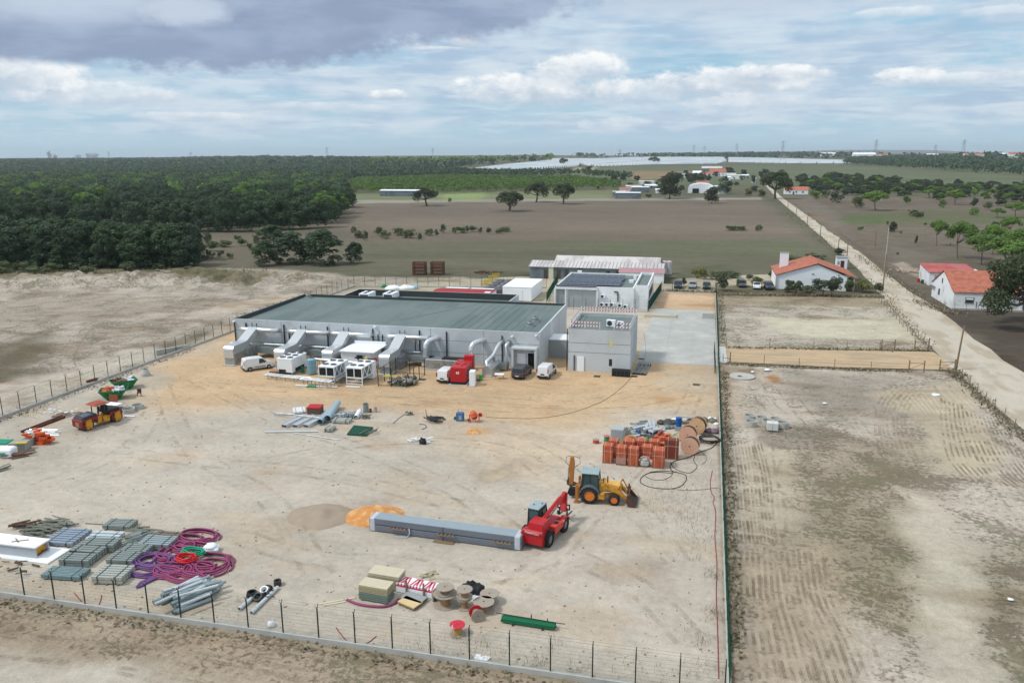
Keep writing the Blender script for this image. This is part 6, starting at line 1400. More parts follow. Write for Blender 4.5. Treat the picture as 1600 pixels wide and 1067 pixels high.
mb.xf((-(-39.2), -96.8, 0)); o = mb.build('stone_offcuts', mat('offcut_grey', L(150, 146, 134), .8, var=.4, scale=2, rgb2=L(70, 74, 66), scale2=1.4), None, (-39.2, 96.8, 0)); tag(o, 'heap of grey stone offcuts inside the dark green cage', 'rubble')
mb = MB()
for k in range(26): bar(mb, (rn.uniform(-1, 1), rn.uniform(-1.6, .5), rn.uniform(.1, .5)), (rn.uniform(-1, 1), rn.uniform(0, 2), rn.uniform(.2, .7)), .1)
o = mb.build('steel_offcuts', m_dark, None, (-38.1, 97.8, 0)); tag(o, 'dark steel offcuts in the right half of the cage', 'scrap')
x, y = at(607, 590, 1.0); mb = MB(); mb.box(0, 0, 0, 1.4, .25, .15); o = mb.build('yellow_bar', mat('yellow_bar', L(214, 196, 60), .6), None, (x, y, 1.15), .3); tag(o, 'bright yellow bar lying on top of the caged rubble', 'bar')
# right part of the front: low unit, hooked ducts, twin duct unit
t = thing('low_air_unit', 'low grey air unit with black top along the wall behind the generator', 'air handler', (-37.9, 104.4), R(0)); mb = MB(); mb.box(3.2, 1.2, .2, 6.4, 2.0, 1.35, bev=.03); mb.build('casing', m_galv, t); mb = MB(); mb.box(3.9, 1.3, 1.56, 3.2, 1.2, .12); mb.build('top_cover', m_black, t); mb = MB(); mb.box(3.2, 1.2, 0, 6.8, 2.3, .2); mb.build('plinth', m_plinth, t)
mb = MB(); [mb.cyl((1.2+.9*k, .19, .9), (1.2+.9*k, .17, .9), .08, 8) for k in range(6)]; mb.build('latch', m_dark, t)
for x, lb in ((-38.5, 'left hooked silver duct coming out of the hall wall'), (-31.6, 'right hooked silver duct behind the red generator')):
    t = thing('hooked_duct', lb, 'duct', (x, 106.4), 0, 'hooked silver ducts'); mb = MB(); z = 3.9
    mb.tube([(1.5, 2.3, z), (1.3, 1.6, z), (.7, .9, z-.05), (.3, .4, z-.25), (.05, .1, z-.7), (0, 0, z-1.2)], .38, 14); mb.build('bend', m_alu, t); mb = MB(); mb.cyl((0, 0, .8), (0, 0, z-1.1), .33, 14); mb.build('riser', m_alu, t); mb = MB(); mb.cyl((1.5, 2.0, z), (1.5, 2.32, z), .46, 14); mb.build('collar', m_dark, t)
    mb = MB(); mb.box(0, -.2, .2, .8, .8, .9); mb.build('boot', m_white2 if x < -35 else m_galv, t)
t = thing('ridged_air_unit', 'silver air unit with ridged top and two slim ducts, left of the people carrier', 'air handler', (-28.3, 102.9), R(-3))
mb = MB(); pr = [(-.65, .15), (.65, .15), (.65, 1.0), (.3, 1.45), (0, 1.55), (-.3, 1.45), (-.65, 1.0)]; n = 7; P = [(x, y, z) for y in (0, 4.6) for x, z in pr]; mb.add(P, [tuple(range(n)), tuple(range(2*n-1, n-1, -1))]+[(i, n+i, n+(i+1) % n, (i+1) % n) for i in range(n)]); mb.build('casing', m_alu, t)
mb = MB(); mb.box(0, 2.3, 0, 1.6, 5.0, .15); mb.build('plinth', m_plinth, t)
mb = MB(); mb.tube([(-.4, 1.2, 1.2), (-.45, 1.4, 1.75), (-.1, 2.4, 2.2), (.1, 3.0, 2.5), (.35, 3.7, 3.3), (.5, 4.4, 3.75), (.55, 5.1, 3.8), (.6, 5.6, 3.8)], .26, 12); mb.build('duct', m_alu, t); mb = MB(); mb.tube([(1.4, 4.4, .7), (1.45, 4.45, 2.6), (1.5, 4.6, 3.4), (1.6, 5.0, 3.75), (1.65, 5.6, 3.8)], .25, 12); mb.build('duct', m_alu, t)
mb = MB(); mb.cyl((.58, 5.25, 3.8), (.58, 5.5, 3.8), .38, 12); mb.cyl((1.64, 5.25, 3.8), (1.64, 5.5, 3.8), .38, 12); mb.build('collar', m_galvd, t); mb = MB(); mb.box(1.4, 4.0, .2, .9, 1.4, .9); mb.build('side_box', m_galvd, t); mb = MB(); mb.cyl((.1, 3.0, 1.5), (.1, 3.0, 2.0), .22, 10); mb.build('vent', m_galvd, t)
t = thing('small_table', 'small white topped stand on the sand left of the people carrier', 'table', (-26.3, 102.2), .1); mb = MB(); mb.box(0, 0, .62, 1.3, .8, .1, bev=.02); mb.build('top', m_white, t); mb = MB(); [mb.box(a*.5, b*.3, 0, .07, .07, .62) for a in (-1, 1) for b in (-1, 1)]; mb.build('legs', m_grey, t)
# dark container and stacked profiles by the cube
t = thing('dark_skip', 'long black open box in front of the concrete cube', 'box', (-10.1, 106.8), R(-3)); mb = MB(); mb.box(0, .4, .05, 2.5, .9, .9); mb.build('body', m_black, t); mb = MB(); mb.box(0, .4, .95, 2.6, .08, .06); mb.box(0, -.07, .8, 2.5, .04, .08); [mb.box(-1.1+.55*k, -.07, .1, .06, .04, .75) for k in range(5)]; mb.build('rim', m_dark, t)
t = thing('steel_profiles', 'stack of ribbed steel profiles leaning beside the cube corner', 'steel profiles', (-8.7, 108.2), R(-4))
for k in range(7): mb = MB(); mb.box(.12+.28*k, 3.4, .18+.1*(k % 2), .13, 6.4, .14, rx=.0); mb.build('profile', m_galvd, t)
mb = MB(); mb.box(.95, .3, 0, 2.0, .3, .18); mb.box(.95, 5.5, 0, 2.0, .3, .18); mb.build('bearer', m_black, t)
mb = MB(); P = [at(1000, 492), at(1034, 492), at(1033, 498)]; mb.box(-7.0, 149.8, .02, 6.0, .22, .45); mb.box(-4.2, 151.0, .02, .22, 2.4, .45); tag(mb.build('kerb_wall', mat('cream_kerb', L(196, 184, 160), .9), None), 'low cream kerb wall at the far left of the concrete pad', 'kerb')
for o in (bpy.data.objects['kerb_wall'],):
    o.location = (-7, 149.8, 0)
    for v_ in o.data.vertices: v_.co.x += 7; v_.co.y -= 149.8
x, y = at(1107, 498); mb = MB(); mb.box(0, 0, 0, 2.2, .2, 1.0); mb.box(-1.0, .6, 0, .2, 1.2, 1.0); tag(mb.build('concrete_corner', m_plinth, None, (x, y, 0)), 'low grey wall stub against the right fence on the pad', 'wall')
for i, (px, py) in enumerate(((933, 588), (660, 593), (746, 594), (991, 588), (1088, 601), (600, 568), (1002, 561))):
    x, y = at(px, py); mb = MB(); mb.box(0, 0, .0, .9, .9, .03); o = mb.build('manhole_cover', m_dark, None, (x, y, 0)); tag(o, ('dark square manhole cover before the cube', 'dark cover on the sand left of the white van by the generator', 'dark cover right of the generator cabinet', 'dark cover by the steel profiles', 'dark square cover near the right fence', 'small dark cover by the fourth air handler', 'dark cover at the near left corner of the concrete pad')[i], 'manhole cover')
# ---------------- machines ----------------
def lettering(txt, size, m, parent, loc, rot, name='lettering'):
    cu = bpy.data.curves.new('t', 'FONT'); cu.body = txt; cu.size = size; cu.align_x = 'CENTER'; cu.align_y = 'CENTER'; cu.extrude = .004; cu.resolution_u = 2
    to = bpy.data.objects.new('t', cu); COL.objects.link(to); bpy.context.view_layer.update()
    me = bpy.data.meshes.new_from_object(to); bpy.data.objects.remove(to); me.materials.clear(); me.materials.append(m)
    o = bpy.data.objects.new(name, me); COL.objects.link(o); o.parent = parent; o.location = loc; o.rotation_euler = rot; return o
m_cabg = mat('cab_glass', L(58, 78, 78), .12, var=.05, spec=.7); m_orim = mat('orange_rim', L(214, 120, 50), .6, var=.1); m_cabd = mat('cab_frame', L(50, 62, 66), .5)
m_cabr = mat('cab_roof', L(150, 168, 172), .6); m_dirty = mat('dirty_steel', L(88, 66, 54), .8, var=.25, scale=4); m_chrome = mat('ram_chrome', L(190, 194, 196), .25, .8)
def cab(t, x0, x1, y0, y1, z0, z1, slope=.25, roof=True, ins=.06):
    "glazed cab: frame posts, panes and a roof"
    P0 = [(x0, y0), (x1, y0), (x1, y1), (x0, y1)]; P1 = [(x0+ins, y0+ins), (x1-slope, y0+ins), (x1-slope, y1-ins), (x0+ins, y1-ins)]
    for i in range(4):
        a, b, c_, d = P0[i], P0[(i+1) % 4], P1[(i+1) % 4], P1[i]
        mb = MB(); mb.add([(a[0], a[1], z0), (b[0], b[1], z0), (c_[0], c_[1], z1), (d[0], d[1], z1)], [(0, 1, 2, 3)]); mb.build('pane', m_cabg, t)
    mb = MB()
    for a, d in zip(P0, P1): bar(mb, (*a, z0), (*d, z1), .09)
    for k in range(4):
        a, b = P0[k], P0[(k+1) % 4]; bar(mb, (*a, z0), (*b, z0), .08); a, b = P1[k], P1[(k+1) % 4]; bar(mb, (*a, z1), (*b, z1), .08)
        a = ((P0[k][0]+P0[(k+1) % 4][0])/2, (P0[k][1]+P0[(k+1) % 4][1])/2); b = ((P1[k][0]+P1[(k+1) % 4][0])/2, (P1[k][1]+P1[(k+1) % 4][1])/2)
        if k in (0, 2): bar(mb, (*a, z0), (*b, z1), .06)
    mb.build('cab_frame', m_cabd, t)
    if roof: mb = MB(); mb.box((x0+x1-slope)/2, (y0+y1)/2, z1, x1-slope-x0+.18, y1-y0+.1, .12, bev=.05); mb.build('cab_roof', m_cabr, t)
# telehandler
a, b = at(857, 853), at(878, 832); hd = head(a, b)
t = thing('telehandler', 'red telescopic handler with glazed cab at the end of the grey panel stack', 'telehandler', (a[0]+math.cos(hd)*1.45-math.sin(hd)*.95, a[1]+math.sin(hd)*1.45+math.cos(hd)*.95), hd)
for sx in (-1, 1):
    for sy in (-1, 1): wheel(t, sx*1.45, sy*.98, .60, .42, rim=m_rim, lug=True)
mb = MB(); mb.box(0, 0, .55, 3.6, .95, .55, bev=.05); mb.build('chassis', m_red, t)
mb = MB(); mb.side([(-2.55, .45), (-2.62, 1.35), (-1.7, 1.45), (-1.7, .45)], -.92, .92); mb.build('counterweight', m_red, t)
mb = MB(); mb.side([(-2.5, 1.36), (-2.35, 2.15), (-1.2, 2.2), (-.9, 1.7), (-.9, 1.2), (-1.5, 1.1)], -.85, .35); mb.cyl((-2.5, -.95, 1.48), (-2.5, .75, 1.48), .2, 10); mb.build('rear_hood', m_red, t)
mb = MB(); mb.box(-2.705, -.1, 1.38, .02, 1.2, .2); nb_ = mb.build('name_plate', m_red, t); lettering('MANITOU', .26, m_white, nb_, (-2.72, -.1, 1.48), (R(90), 0, R(-90)))
mb = MB(); mb.side([(-.85, .7), (-.7, 1.35), (.75, 1.25), (.85, .75)], -1.2, -.55); mb.build('engine_cover', mat('cover_red', L(206, 62, 52), .45), t); mb = MB(); mb.box(.1, -.9, 1.325, .4, .35, .02); mb.build('vent', m_black, t)
for s in (-1, 1):
    for x in (-1.45, 1.45):
        mb = MB(); n = 7; pr = [(x+.74*math.cos(R(20+140*i/n)), .6+.74*math.sin(R(20+140*i/n))) for i in range(n+1)]+[(x+.66*math.cos(R(160-140*i/n)), .6+.66*math.sin(R(160-140*i/n))) for i in range(n+1)]; mb.side(pr, s*.98-.24, s*.98+.24); mb.build('mudguard', m_black if x < 0 else m_red, t)
bm_ = MB(); bb = len(bm_.v); bm_.box(0, 0, -.2, 4.3, .34, .42, bev=.03); bm_.box(0, 0, .22, 4.2, .1, .05); bm_.xf((.35, -.22, 1.98), 0, 0, R(-9)); bo = bm_.build('boom', m_red, t)
lettering('MANITOU', .3, m_white, bo, (.6, -.41, 2.05), (R(90), R(-9), 0))
mb = MB(); mb.box(0, 0, -.15, 1.2, .26, .3); mb.xf((2.75, -.22, 2.36), 0, 0, R(-9)); mb.side([(3.2, 2.55), (3.45, 2.5), (3.35, 1.1), (3.05, .9), (2.8, 1.1), (3.1, 1.6)], -.42, 0.0); mb.build('boom_head', m_red, t)
mb = MB(); bar(mb, (-.6, -.22, 1.3), (1.6, -.22, 2.3), .12); mb.build('ram', m_chrome, t)
mb = MB(); [mb.box(3.42, 0, z, .08, 1.2, .09) for z in (.95, 1.35)]; [mb.box(3.42, y, .95, .1, .08, .5) for y in (-.6, -.2, .2, .6)]; mb.build('fork_carriage', m_black, t)
for y in (-.35, .35): mb = MB(); mb.box(3.5, y, .35, .06, .12, .7); mb.box(4.0, y, .33, 1.1, .12, .05); mb.build('fork', m_dark, t)
cab(t, -.85, .95, .22, 1.18, 1.0, 2.55, .35); mb = MB(); mb.box(.1, .72, .6, 1.7, .85, .42); mb.build('cab_base', m_black, t)
mb = MB(); mb.cyl((-.3, .9, 2.57), (-.3, .9, 2.72), .07, 8); mb.box(.2, .4, 2.57, .2, .1, .12); mb.build('beacon', m_dark, t); mb = MB(); mb.box(.9, -.75, 1.7, .1, .25, .3); mb.build('mirror', m_black, t)
# backhoe loader
a, b = at(921, 786), at(957, 789); hd = head(a, b)-R(1)
t = thing('backhoe_loader', 'yellow backhoe loader with raised rear arm and lowered front bucket', 'backhoe loader', (a[0]-math.sin(hd)*.95, a[1]+math.cos(hd)*.95), hd)
for s in (-1, 1): wheel(t, 0, s*.95, .76, .46, rim=m_orim, lug=True); wheel(t, 2.15, s*.88, .50, .34, rim=m_orim, lug=True, name='front_wheel')
mb = MB(); mb.box(1.0, 0, .55, 3.4, .8, .45, bev=.05); mb.build('chassis', m_yellow, t)
mb = MB(); mb.side([(.75, .95), (.75, 1.85), (1.3, 1.85), (2.55, 1.62), (2.72, 1.45), (2.72, .95)], -.45, .45); mb.build('bonnet', mat('bonnet_yellow', L(222, 172, 84), .5, var=.1), t)
mb = MB(); mb.box(.95, -.85, .5, .75, .5, .5, bev=.04); mb.build('tank', m_yellow, t); mb = MB(); mb.box(.7, -1.105, .7, .14, .01, .14); mb.build('tank_mark', m_white, t)
mb = MB(); mb.cyl((1.5, -.25, 1.8), (1.5, -.25, 2.4), .06, 8); mb.build('exhaust', m_dirty, t)
cab(t, -.75, .78, -.72, .72, 1.05, 2.62, .12); mb = MB(); mb.box(0, 0, .85, 1.5, 1.4, .25); mb.build('cab_base', m_cabd, t)
for s in (-1, 1):
    mb = MB(); n = 8; pr = [(.93*math.cos(R(15+150*i/n)), .76+.93*math.sin(R(15+150*i/n))) for i in range(n+1)]+[(.84*math.cos(R(165-150*i/n)), .76+.84*math.sin(R(165-150*i/n))) for i in range(n+1)]; mb.side(pr, s*.95-.26, s*.95+.26); mb.build('mudguard', mat('guard_grey', L(88, 100, 106), .6), t)
    mb = MB(); mb.side([(.95, 1.75), (1.05, 1.5), (2.6, .95), (3.25, .35), (3.45, .45), (2.8, 1.2), (1.3, 1.75), (1.05, 1.85)], s*.66-.07, s*.66+.07); mb.build('loader_arm', m_yellow, t)
    mb = MB(); bar(mb, (2.3, s*.5, 1.1), (2.75, s*.5, 1.95), .1); bar(mb, (2.75, s*.5, 1.95), (3.3, s*.5, .95), .09); mb.build('link', m_yellow, t); mb = MB(); mb.cyl((1.0, s*.6, .95), (2.3, s*.6, 1.15), .06, 8); mb.build('ram', m_chrome, t)
mb = MB(); mb.side([(3.35, .1), (3.2, .55), (3.3, 1.05), (3.5, 1.15), (3.42, .9), (3.38, .5), (3.6, .22), (4.1, .1), (4.1, .05), (3.5, .03)], -1.1, 1.1); mb.side([(3.35, .1), (3.3, 1.0), (4.1, .1)], -1.12, -1.06); mb.side([(3.35, .1), (3.3, 1.0), (4.1, .1)], 1.06, 1.12); bk = mb.build('bucket', m_dirty, t)
mb = MB(); [mb.box(4.15, -1.0+.25*k, .04, .18, .07, .05) for k in range(9)]; mb.build('teeth', m_galvd, bk)
mb = MB(); bar(mb, (3.3, -.6, 1.1), (3.35, -.6, 1.75), .1); bar(mb, (3.3, .6, 1.1), (3.35, .6, 1.5), .1); bar(mb, (2.6, -.3, 1.55), (3.35, -.6, 1.6), .05); mb.build('bracket', m_dirty, t)
mb = MB(); mb.box(-1.05, 0, .45, .3, 2.1, .9, bev=.03); mb.build('rear_frame', mat('rusty_yellow', L(172, 112, 52), .7, var=.2, scale=5), t)
for s in (-1, 1): mb = MB(); mb.box(-1.15, s*1.0, .1, .22, .22, 1.6); mb.box(-1.15, s*1.0, .02, .45, .4, .1); mb.build('stabiliser', mat('rusty_yellow', (0, 0, 0)), t)
mb = MB(); mb.side([(-1.25, .8), (-1.35, 1.2), (-1.85, 1.1), (-2.15, 1.25), (-2.2, 1.55), (-1.95, 2.0), (-1.7, 1.9), (-1.75, 1.5), (-1.5, 1.45), (-1.1, 1.3)], -.14, .14); mb.build('boom', m_dirty, t)
mb = MB(); mb.side([(-1.95, 1.3), (-1.6, 1.3), (-1.5, 3.2), (-1.58, 3.85), (-1.86, 3.9), (-1.96, 3.2)], -.17, .17); mb.build('dipper', mat('rusty_yellow', (0, 0, 0)), t)
mb = MB(); mb.cyl((-2.1, 0, 1.5), (-2.02, 0, 2.9), .06, 8); mb.build('ram', m_chrome, t)
mb = MB(); mb.side([(-1.55, .25), (-1.3, .35), (-1.4, .9), (-1.95, .95), (-2.1, .5), (-1.85, .25)], -.3, .3); mb.build('rear_bucket', m_black, t)
mb = MB()
for s, q in ((1, .5), (-1, .7)): mb.tube([(-1.75, 0, 3.7), (-1.75-.2*s, 0, 3.95), (-1.75-q*s, 0, 3.8), (-1.75-q*s*1.1, 0, 3.3), (-1.75-q*.5*s, 0, 3.0), (-1.75, 0, 2.6)], .025, 5)
mb.build('hose', m_black, t); mb = MB(); bar(mb, (.8, -.7, 2.2), (1.15, -.85, 2.25), .03); mb.box(1.2, -.9, 2.1, .06, .2, .28); mb.build('mirror', m_black, t)
# tandem roller
a, b = at(164, 662), at(131, 672); hd = head(a, b)
t = thing('road_roller', 'old yellow and rust red road roller with reddish canopy near the skips', 'road roller', ((a[0]+b[0])/2, (a[1]+b[1])/2+.8), hd)
m_rred = mat('faded_red', L(128, 48, 42), .75, var=.2, scale=2); m_navy = mat('navy_hood', L(44, 54, 66), .5, var=.15)
for x, nm in ((1.75, 'front_drum'), (-1.75, 'rear_drum')):
    mb = MB(); mb.cyl((0, -.85, 0), (0, .85, 0), .66, 24); o = mb.build(nm, m_rust, t, (x, 0, .66))
    for s in (-1, 1): mb = MB(); mb.side([(-.3, -.45), (.25, -.5), (.4, 0), (.3, .55), (-.3, .6), (-.42, 0)], s*.93-.07, s*.93+.07); mb.cyl((.0, s*.9, 0), (.0, s*1.03, 0), .3, 12); mb.build('drum_yoke', m_yellow, o)
mb = MB(); mb.side([(.6, .75), (.6, 1.45), (2.35, 1.4), (2.6, 1.2), (2.6, .5), (2.45, .35), (2.4, 1.1), (.9, 1.1)], -.9, .9); mb.build('front_frame', m_rred, t)
mb = MB(); mb.side([(.55, 1.46), (.7, 1.72), (2.3, 1.58), (2.45, 1.42)], -.82, .82); hb_ = mb.build('hood', m_navy, t); mb = MB(); [mb.box(1.2+.25*k, 0, 1.665-.02*k, .06, 1.0, .03) for k in range(4)]; mb.build('hood_vent', m_grey, hb_)
mb = MB(); mb.box(2.615, .1, .55, .02, .7, .5); mb.build('front_plate', mat('worn_panel', L(150, 118, 96), .8), t)
mb = MB(); mb.box(.3, 0, .4, .5, 1.5, .85, bev=.04); mb.box(-.45, 0, .4, .8, 1.7, .7, bev=.04); mb.build('centre_frame', m_yellow, t); mb = MB(); mb.side([(-.9, .9), (-.9, 1.35), (-2.4, 1.4), (-2.5, .95)], -.85, .85); mb.build('rear_frame', m_rred, t)
mb = MB(); mb.box(-1.3, 0, 1.36, 1.7, 1.5, .3, bev=.05); mb.box(-.75, 0, 1.5, .55, .6, .7, bev=.05); mb.build('seat', m_black, t)
[MB().box(x, y, 1.2, .09, .09, 1.35).build('canopy_post', m_dark, t) for x in (.35, -.45) for y in (-.6, .6)]
mb = MB(); P = [(-.95, -.95, 2.52), (.85, -.95, 2.52), (.85, .95, 2.52), (-.95, .95, 2.52), (-.6, -.6, 2.75), (.5, -.6, 2.75), (.5, .6, 2.75), (-.6, .6, 2.75)]; mb.add(P, [(3, 2, 1, 0), (4, 5, 6, 7), (0, 1, 5, 4), (1, 2, 6, 5), (2, 3, 7, 6), (3, 0, 4, 7)]); mb.build('canopy', mat('canopy_red', L(154, 82, 66), .8, var=.12), t)
mb = MB(); mb.cyl((.1, 0, 1.5), (-.1, 0, 1.95), .04, 6); mb.cyl((-.12, 0, 1.95), (-.1, 0, 1.98), .2, 12); mb.build('steering_wheel', m_black, t)

# ---------------- stock and clutter ----------------
def P2(px, py): return at(px, py)
def obj1(name, mb, m, label, cat, x, y, rz=0, z=0, group=None): return tag(mb.build(name, m, None, (x, y, z), rz), label, cat, group)
# the long wrapped panel stack
a, b = at(577, 829), at(815, 861); L_ = math.dist(a, b); t = thing('panel_stack', 'very long two tier stack of grey wrapped panels in the middle of the yard', 'panel stack', a, head(a, b))
m_pk = mat('wrapped_grey', L(112, 118, 128), .55, var=.08, scale=.6, rgb2=L(98, 104, 114), scale2=.3, stretch=(.15, 1, 1)); m_film = mat('white_film', L(186, 194, 200), .4, var=.25, scale=4)
for z, nm in ((.08, 'lower_pack'), (.66, 'upper_pack')):
    for i in range(2): mb = MB(); mb.box(L_*(.25+.5*i), .6, z, L_*.5-.05, 1.2, .5, bev=.02); mb.build(nm, m_pk, t)
mb = MB(); mb.box(L_/2, .6, 1.162, L_-.2, 1.16, .015); mb.build('top_film', mat('film_grey', L(142, 156, 164), .35, var=.1), t)
for x in (.3, L_-.35): mb = MB(); mb.box(x, .6, .05, .45, 1.25, 1.14, bev=.05); mb.build('end_wrap', m_film, t)
for x in (2.6, L_*.52, L_*.88):
    mb = MB(); [mb.box(x+.32*k, .35, .585, .1, 1.4, .07) for k in range(-2, 3)]; mb.box(x, -.32, .585, 1.6, .08, .04); mb.build('pallet', m_wood, t)
mb = MB(); mb.box(L_*.51, .2, .0, 1.7, 1.4, .08); mb.build('bearer', m_wood, t); mb = MB(); mb.tube([(3.6, -.06, .7), (3.65, -.12, .3), (3.5, -.3, .05), (2.6, -.45, .03)], .05, 5); mb.build('loose_film', m_film, t)
# heaps
def heap(name, label, px, py, w_, d_, h_, m, seed=1, cat='sand heap', rz=0):
    x, y = at(px, py); n, k = 26, 26; V_ = []; rr = np.random.RandomState(seed); ox, oy = rr.rand(2)*50
    for j in range(k+1):
        for i in range(n+1):
            u_, v_ = i/n*2-1, j/k*2-1; r_ = math.hypot(u_, v_); a_ = math.atan2(v_, u_)
            rim = .75+.25*float(vnoise(np.array(ox+1.7*math.cos(a_)), np.array(oy+1.7*math.sin(a_)), 1))
            z = max(0, 1-r_/rim); z = z**.8*h_*(.6+.8*float(vnoise(np.array(ox+u_*3.), np.array(oy+v_*3.), 2)))+(.05*float(vnoise(np.array(ox+u_*11.), np.array(oy+v_*11.), 3)) if z > 0 else -.06)
            V_.append((u_*w_/2, v_*d_/2, z))
    mb = MB(); mb.add(V_, [(j*(n+1)+i, j*(n+1)+i+1, (j+1)*(n+1)+i+1, (j+1)*(n+1)+i) for j in range(k) for i in range(n)], 0, True); return obj1(name, mb, m, label, cat, x, y, rz)
m_osand = mat('orange_sand', L(196, 138, 84), .95, var=.3, scale=3, rgb2=L(208, 166, 118), scale2=1.2, bump=.6, spec=.1)
heap('sand_heap', 'bright orange sand heap behind the left end of the long panel stack', 586, 806, 6.2, 4.6, .75, m_osand, 3)
heap('sand_heap', 'low flat grey brown sand heap left of the bright orange one', 503, 806, 6.2, 5.4, .6, mat('brown_sand', L(158, 144, 128), .95, var=.15, scale=2, bump=.5, spec=.1), 5)
heap('sand_heap', 'small orange sand heap in front of the cement mixer', 740, 676, 1.9, 1.5, .4, m_osand, 8)
# pallets of blocks, right cluster
m_brick = mat('red_brick', L(182, 92, 62), .85, var=.14, scale=3, rgb2=L(160, 78, 54), scale2=1.5); m_strap = mat('strap', L(206, 190, 170), .6)
def brick_pack(label, px, py, w_=1.0, d_=1.0, h_=1.75, rz=0, dark=False, film=False):
    x, y = at(px, py); t = thing('brick_pallet', label, 'brick pallet', (x, y+d_/2), rz, 'strapped packs of red bricks')
    mb = MB(); c_ = [mb.box(0, 0, .12+k*h_/7, w_-.02*(k % 2), d_-.02*(k % 2), h_/7-.012) for k in range(7)]; mb.build('bricks', mat('dark_brick', L(124, 62, 48), .85, var=.14, scale=3) if dark else m_brick, t)
    mb = MB(); mb.box(0, 0, .12+h_*.66, w_+.02, d_+.02, .03); mb.box(-w_*.3, 0, .11, .03, d_+.02, h_+.02); mb.box(w_*.3, 0, .11, .03, d_+.02, h_+.02); mb.build('strap', m_strap, t)
    mb = MB(); mb.box(0, 0, 0, w_, d_, .10); mb.build('pallet', m_wood, t)
    if film: mb = MB(); mb.box(0, -d_/2-.015, .15, w_*.95, .02, h_*.4); mb.build('film', mat('dull_film', L(170, 130, 118), .4), t)
for q in (('left front brick pack of the front row', 949, 724), ('second brick pack of the front row with plastic film low down', 970, 727, 1, 1, 1.75, 0, False, True), ('middle brick pack of the front row left of the big bag', 989, 729), ('brick pack right behind the big bag', 1010, 726), ('right brick pack of the front row, largest of the row', 1028, 732, 1.2, 1.3, 1.75),
          ('leftmost brick pack of the second row', 958, 716), ('second brick pack of the back row below the small drum', 982, 717, 1.2), ('third brick pack of the back row', 1001, 716, 1.1), ('fourth brick pack of the back row', 1021, 717, 1.1), ('dark sided tall brick pack standing apart on the right', 1049, 718, 1.35, .8, 1.95, 0, True), ('small broken brick pack between back row and dark pack', 1032, 712, .7, .7, 1.2)):
    brick_pack(*q)
def orange_blocks(label, px, py, n, sp, seed, m=None, h=.9, s=.5):
    x, y = at(px, py); rr = random.Random(seed); t = thing('block_stack', label, 'block stack', (x, y), rr.uniform(0, .5))
    for k in range(n):
        mb = MB(); z = (k//max(1, n//3))*.33; mb.box(rr.uniform(-sp, sp), rr.uniform(-sp*.7, sp*.7), z, s*rr.uniform(.8, 1.3), s*rr.uniform(.5, .8), .3, rz=rr.choice((0, .1, -.1, 1.57))); mb.build('block', m or mat('orange_block', L(206, 98, 56), .8, var=.15, scale=3), t)
orange_blocks('untidy stack of orange hollow blocks behind the dark brick pack', 1035, 694, 18, .75, 2)
# big bag
x, y = at(1007, 728); t = thing('big_bag', 'pale grey big bag in front of the brick packs', 'bag', (x, y), .2); rr = random.Random(2); mb = MB(); mb.box(0, 0, 0, .85, .75, .75, bev=.2); mb.ball((0, 0, .72), .38, 10, 6, sz=.5, jit=.08, rnd=rr); mb.build('sack', mat('sack_grey', L(184, 180, 174), .8, var=.15, scale=4), t); mb = MB(); mb.tube([(-.4, -.3, .7), (-.45, -.35, 1.05), (-.2, -.3, 1.15), (.3, -.3, 1.1), (.42, -.3, .7)], .03, 5); mb.build('lifting_loop', m_white2, t); mb = MB(); mb.ball((.75, .1, .3), .33, 8, 5, jit=.15, rnd=rr); mb.build('side_flap', mat('sack_grey', (0, 0, 0)), t)
# cable reels
m_ply = mat('plywood', L(206, 170, 130), .8, var=.12, scale=2.5, rgb2=L(190, 150, 116), scale2=1.2); m_cable = mat('black_cable', L(62, 58, 54), .7, var=.2, scale=8, stretch=(.3, 6, 1)); m_oldply = mat('old_plywood', L(158, 148, 134), .85, var=.2, scale=3)
def reel(label, px, py, r, w_, core, upright=True, rz=0, m=None, drum=None, cat='cable reel', group=None, z=0, full=.85, loc=None, tilt=None, base_m=None):
    x, y = loc or at(px, py); t = thing('cable_reel', label, cat, (x, y, z), rz, group); m = m or m_ply
    def put(mb): 
        if upright: mb.xf((0, 0, r), 0, R(90), 0)     # axis along y
        if tilt: mb.xf((0, 0, r*.55), 0, R(tilt), 0)
        return mb
    for s in (-1, 1):
        mb = MB(); z_ = s*w_/2 if (upright or tilt) else (w_ if s > 0 else 0)
        mb.cyl((0, 0, z_-.03*(s > 0)-.0), (0, 0, z_+.05-.03*(s > 0)), r, 28); fl = put(mb).build('flange', (base_m if (s < 0 and base_m) else m), t)
        mb = MB(); zz = z_+(.052 if s > 0 else -.012)-.03*(s > 0); mb.cyl((0, 0, zz), (0, 0, zz+.012), r*.09, 10)
        for k in range(6): a = k*math.pi/3; mb.cyl((r*.35*math.cos(a), r*.35*math.sin(a), zz), (r*.35*math.cos(a), r*.35*math.sin(a), zz+.01), r*.03, 6)
        put(mb).build('bolt', m_dark, fl)
    mb = MB(); lo = -w_/2 if (upright or tilt) else 0; mb.cyl((0, 0, lo+.04), (0, 0, lo+w_-.01), r*core, 20); put(mb).build('core' if full < core else 'cable', drum or m_cable, t)
    return t
reel('front upright cable reel with pinkish face near the right fence', 1078, 708, .92, 1.0, .86, rz=R(-8), group='big upright cable reels', m=mat('pink_ply', L(208, 164, 138), .8, var=.12, scale=2.5))
reel('middle upright cable reel behind the front one', 1078, 690, .92, 1.0, .86, rz=R(-8), group='big upright cable reels', m=mat('pink_ply', (0, 0, 0)), loc=(at(1075, 690)[0], at(1075, 690)[1]))
reel('rear upright cable reel with yellowish face, third from the front', 1090, 676, .92, 1.0, .86, rz=R(-14), group='big upright cable reels')
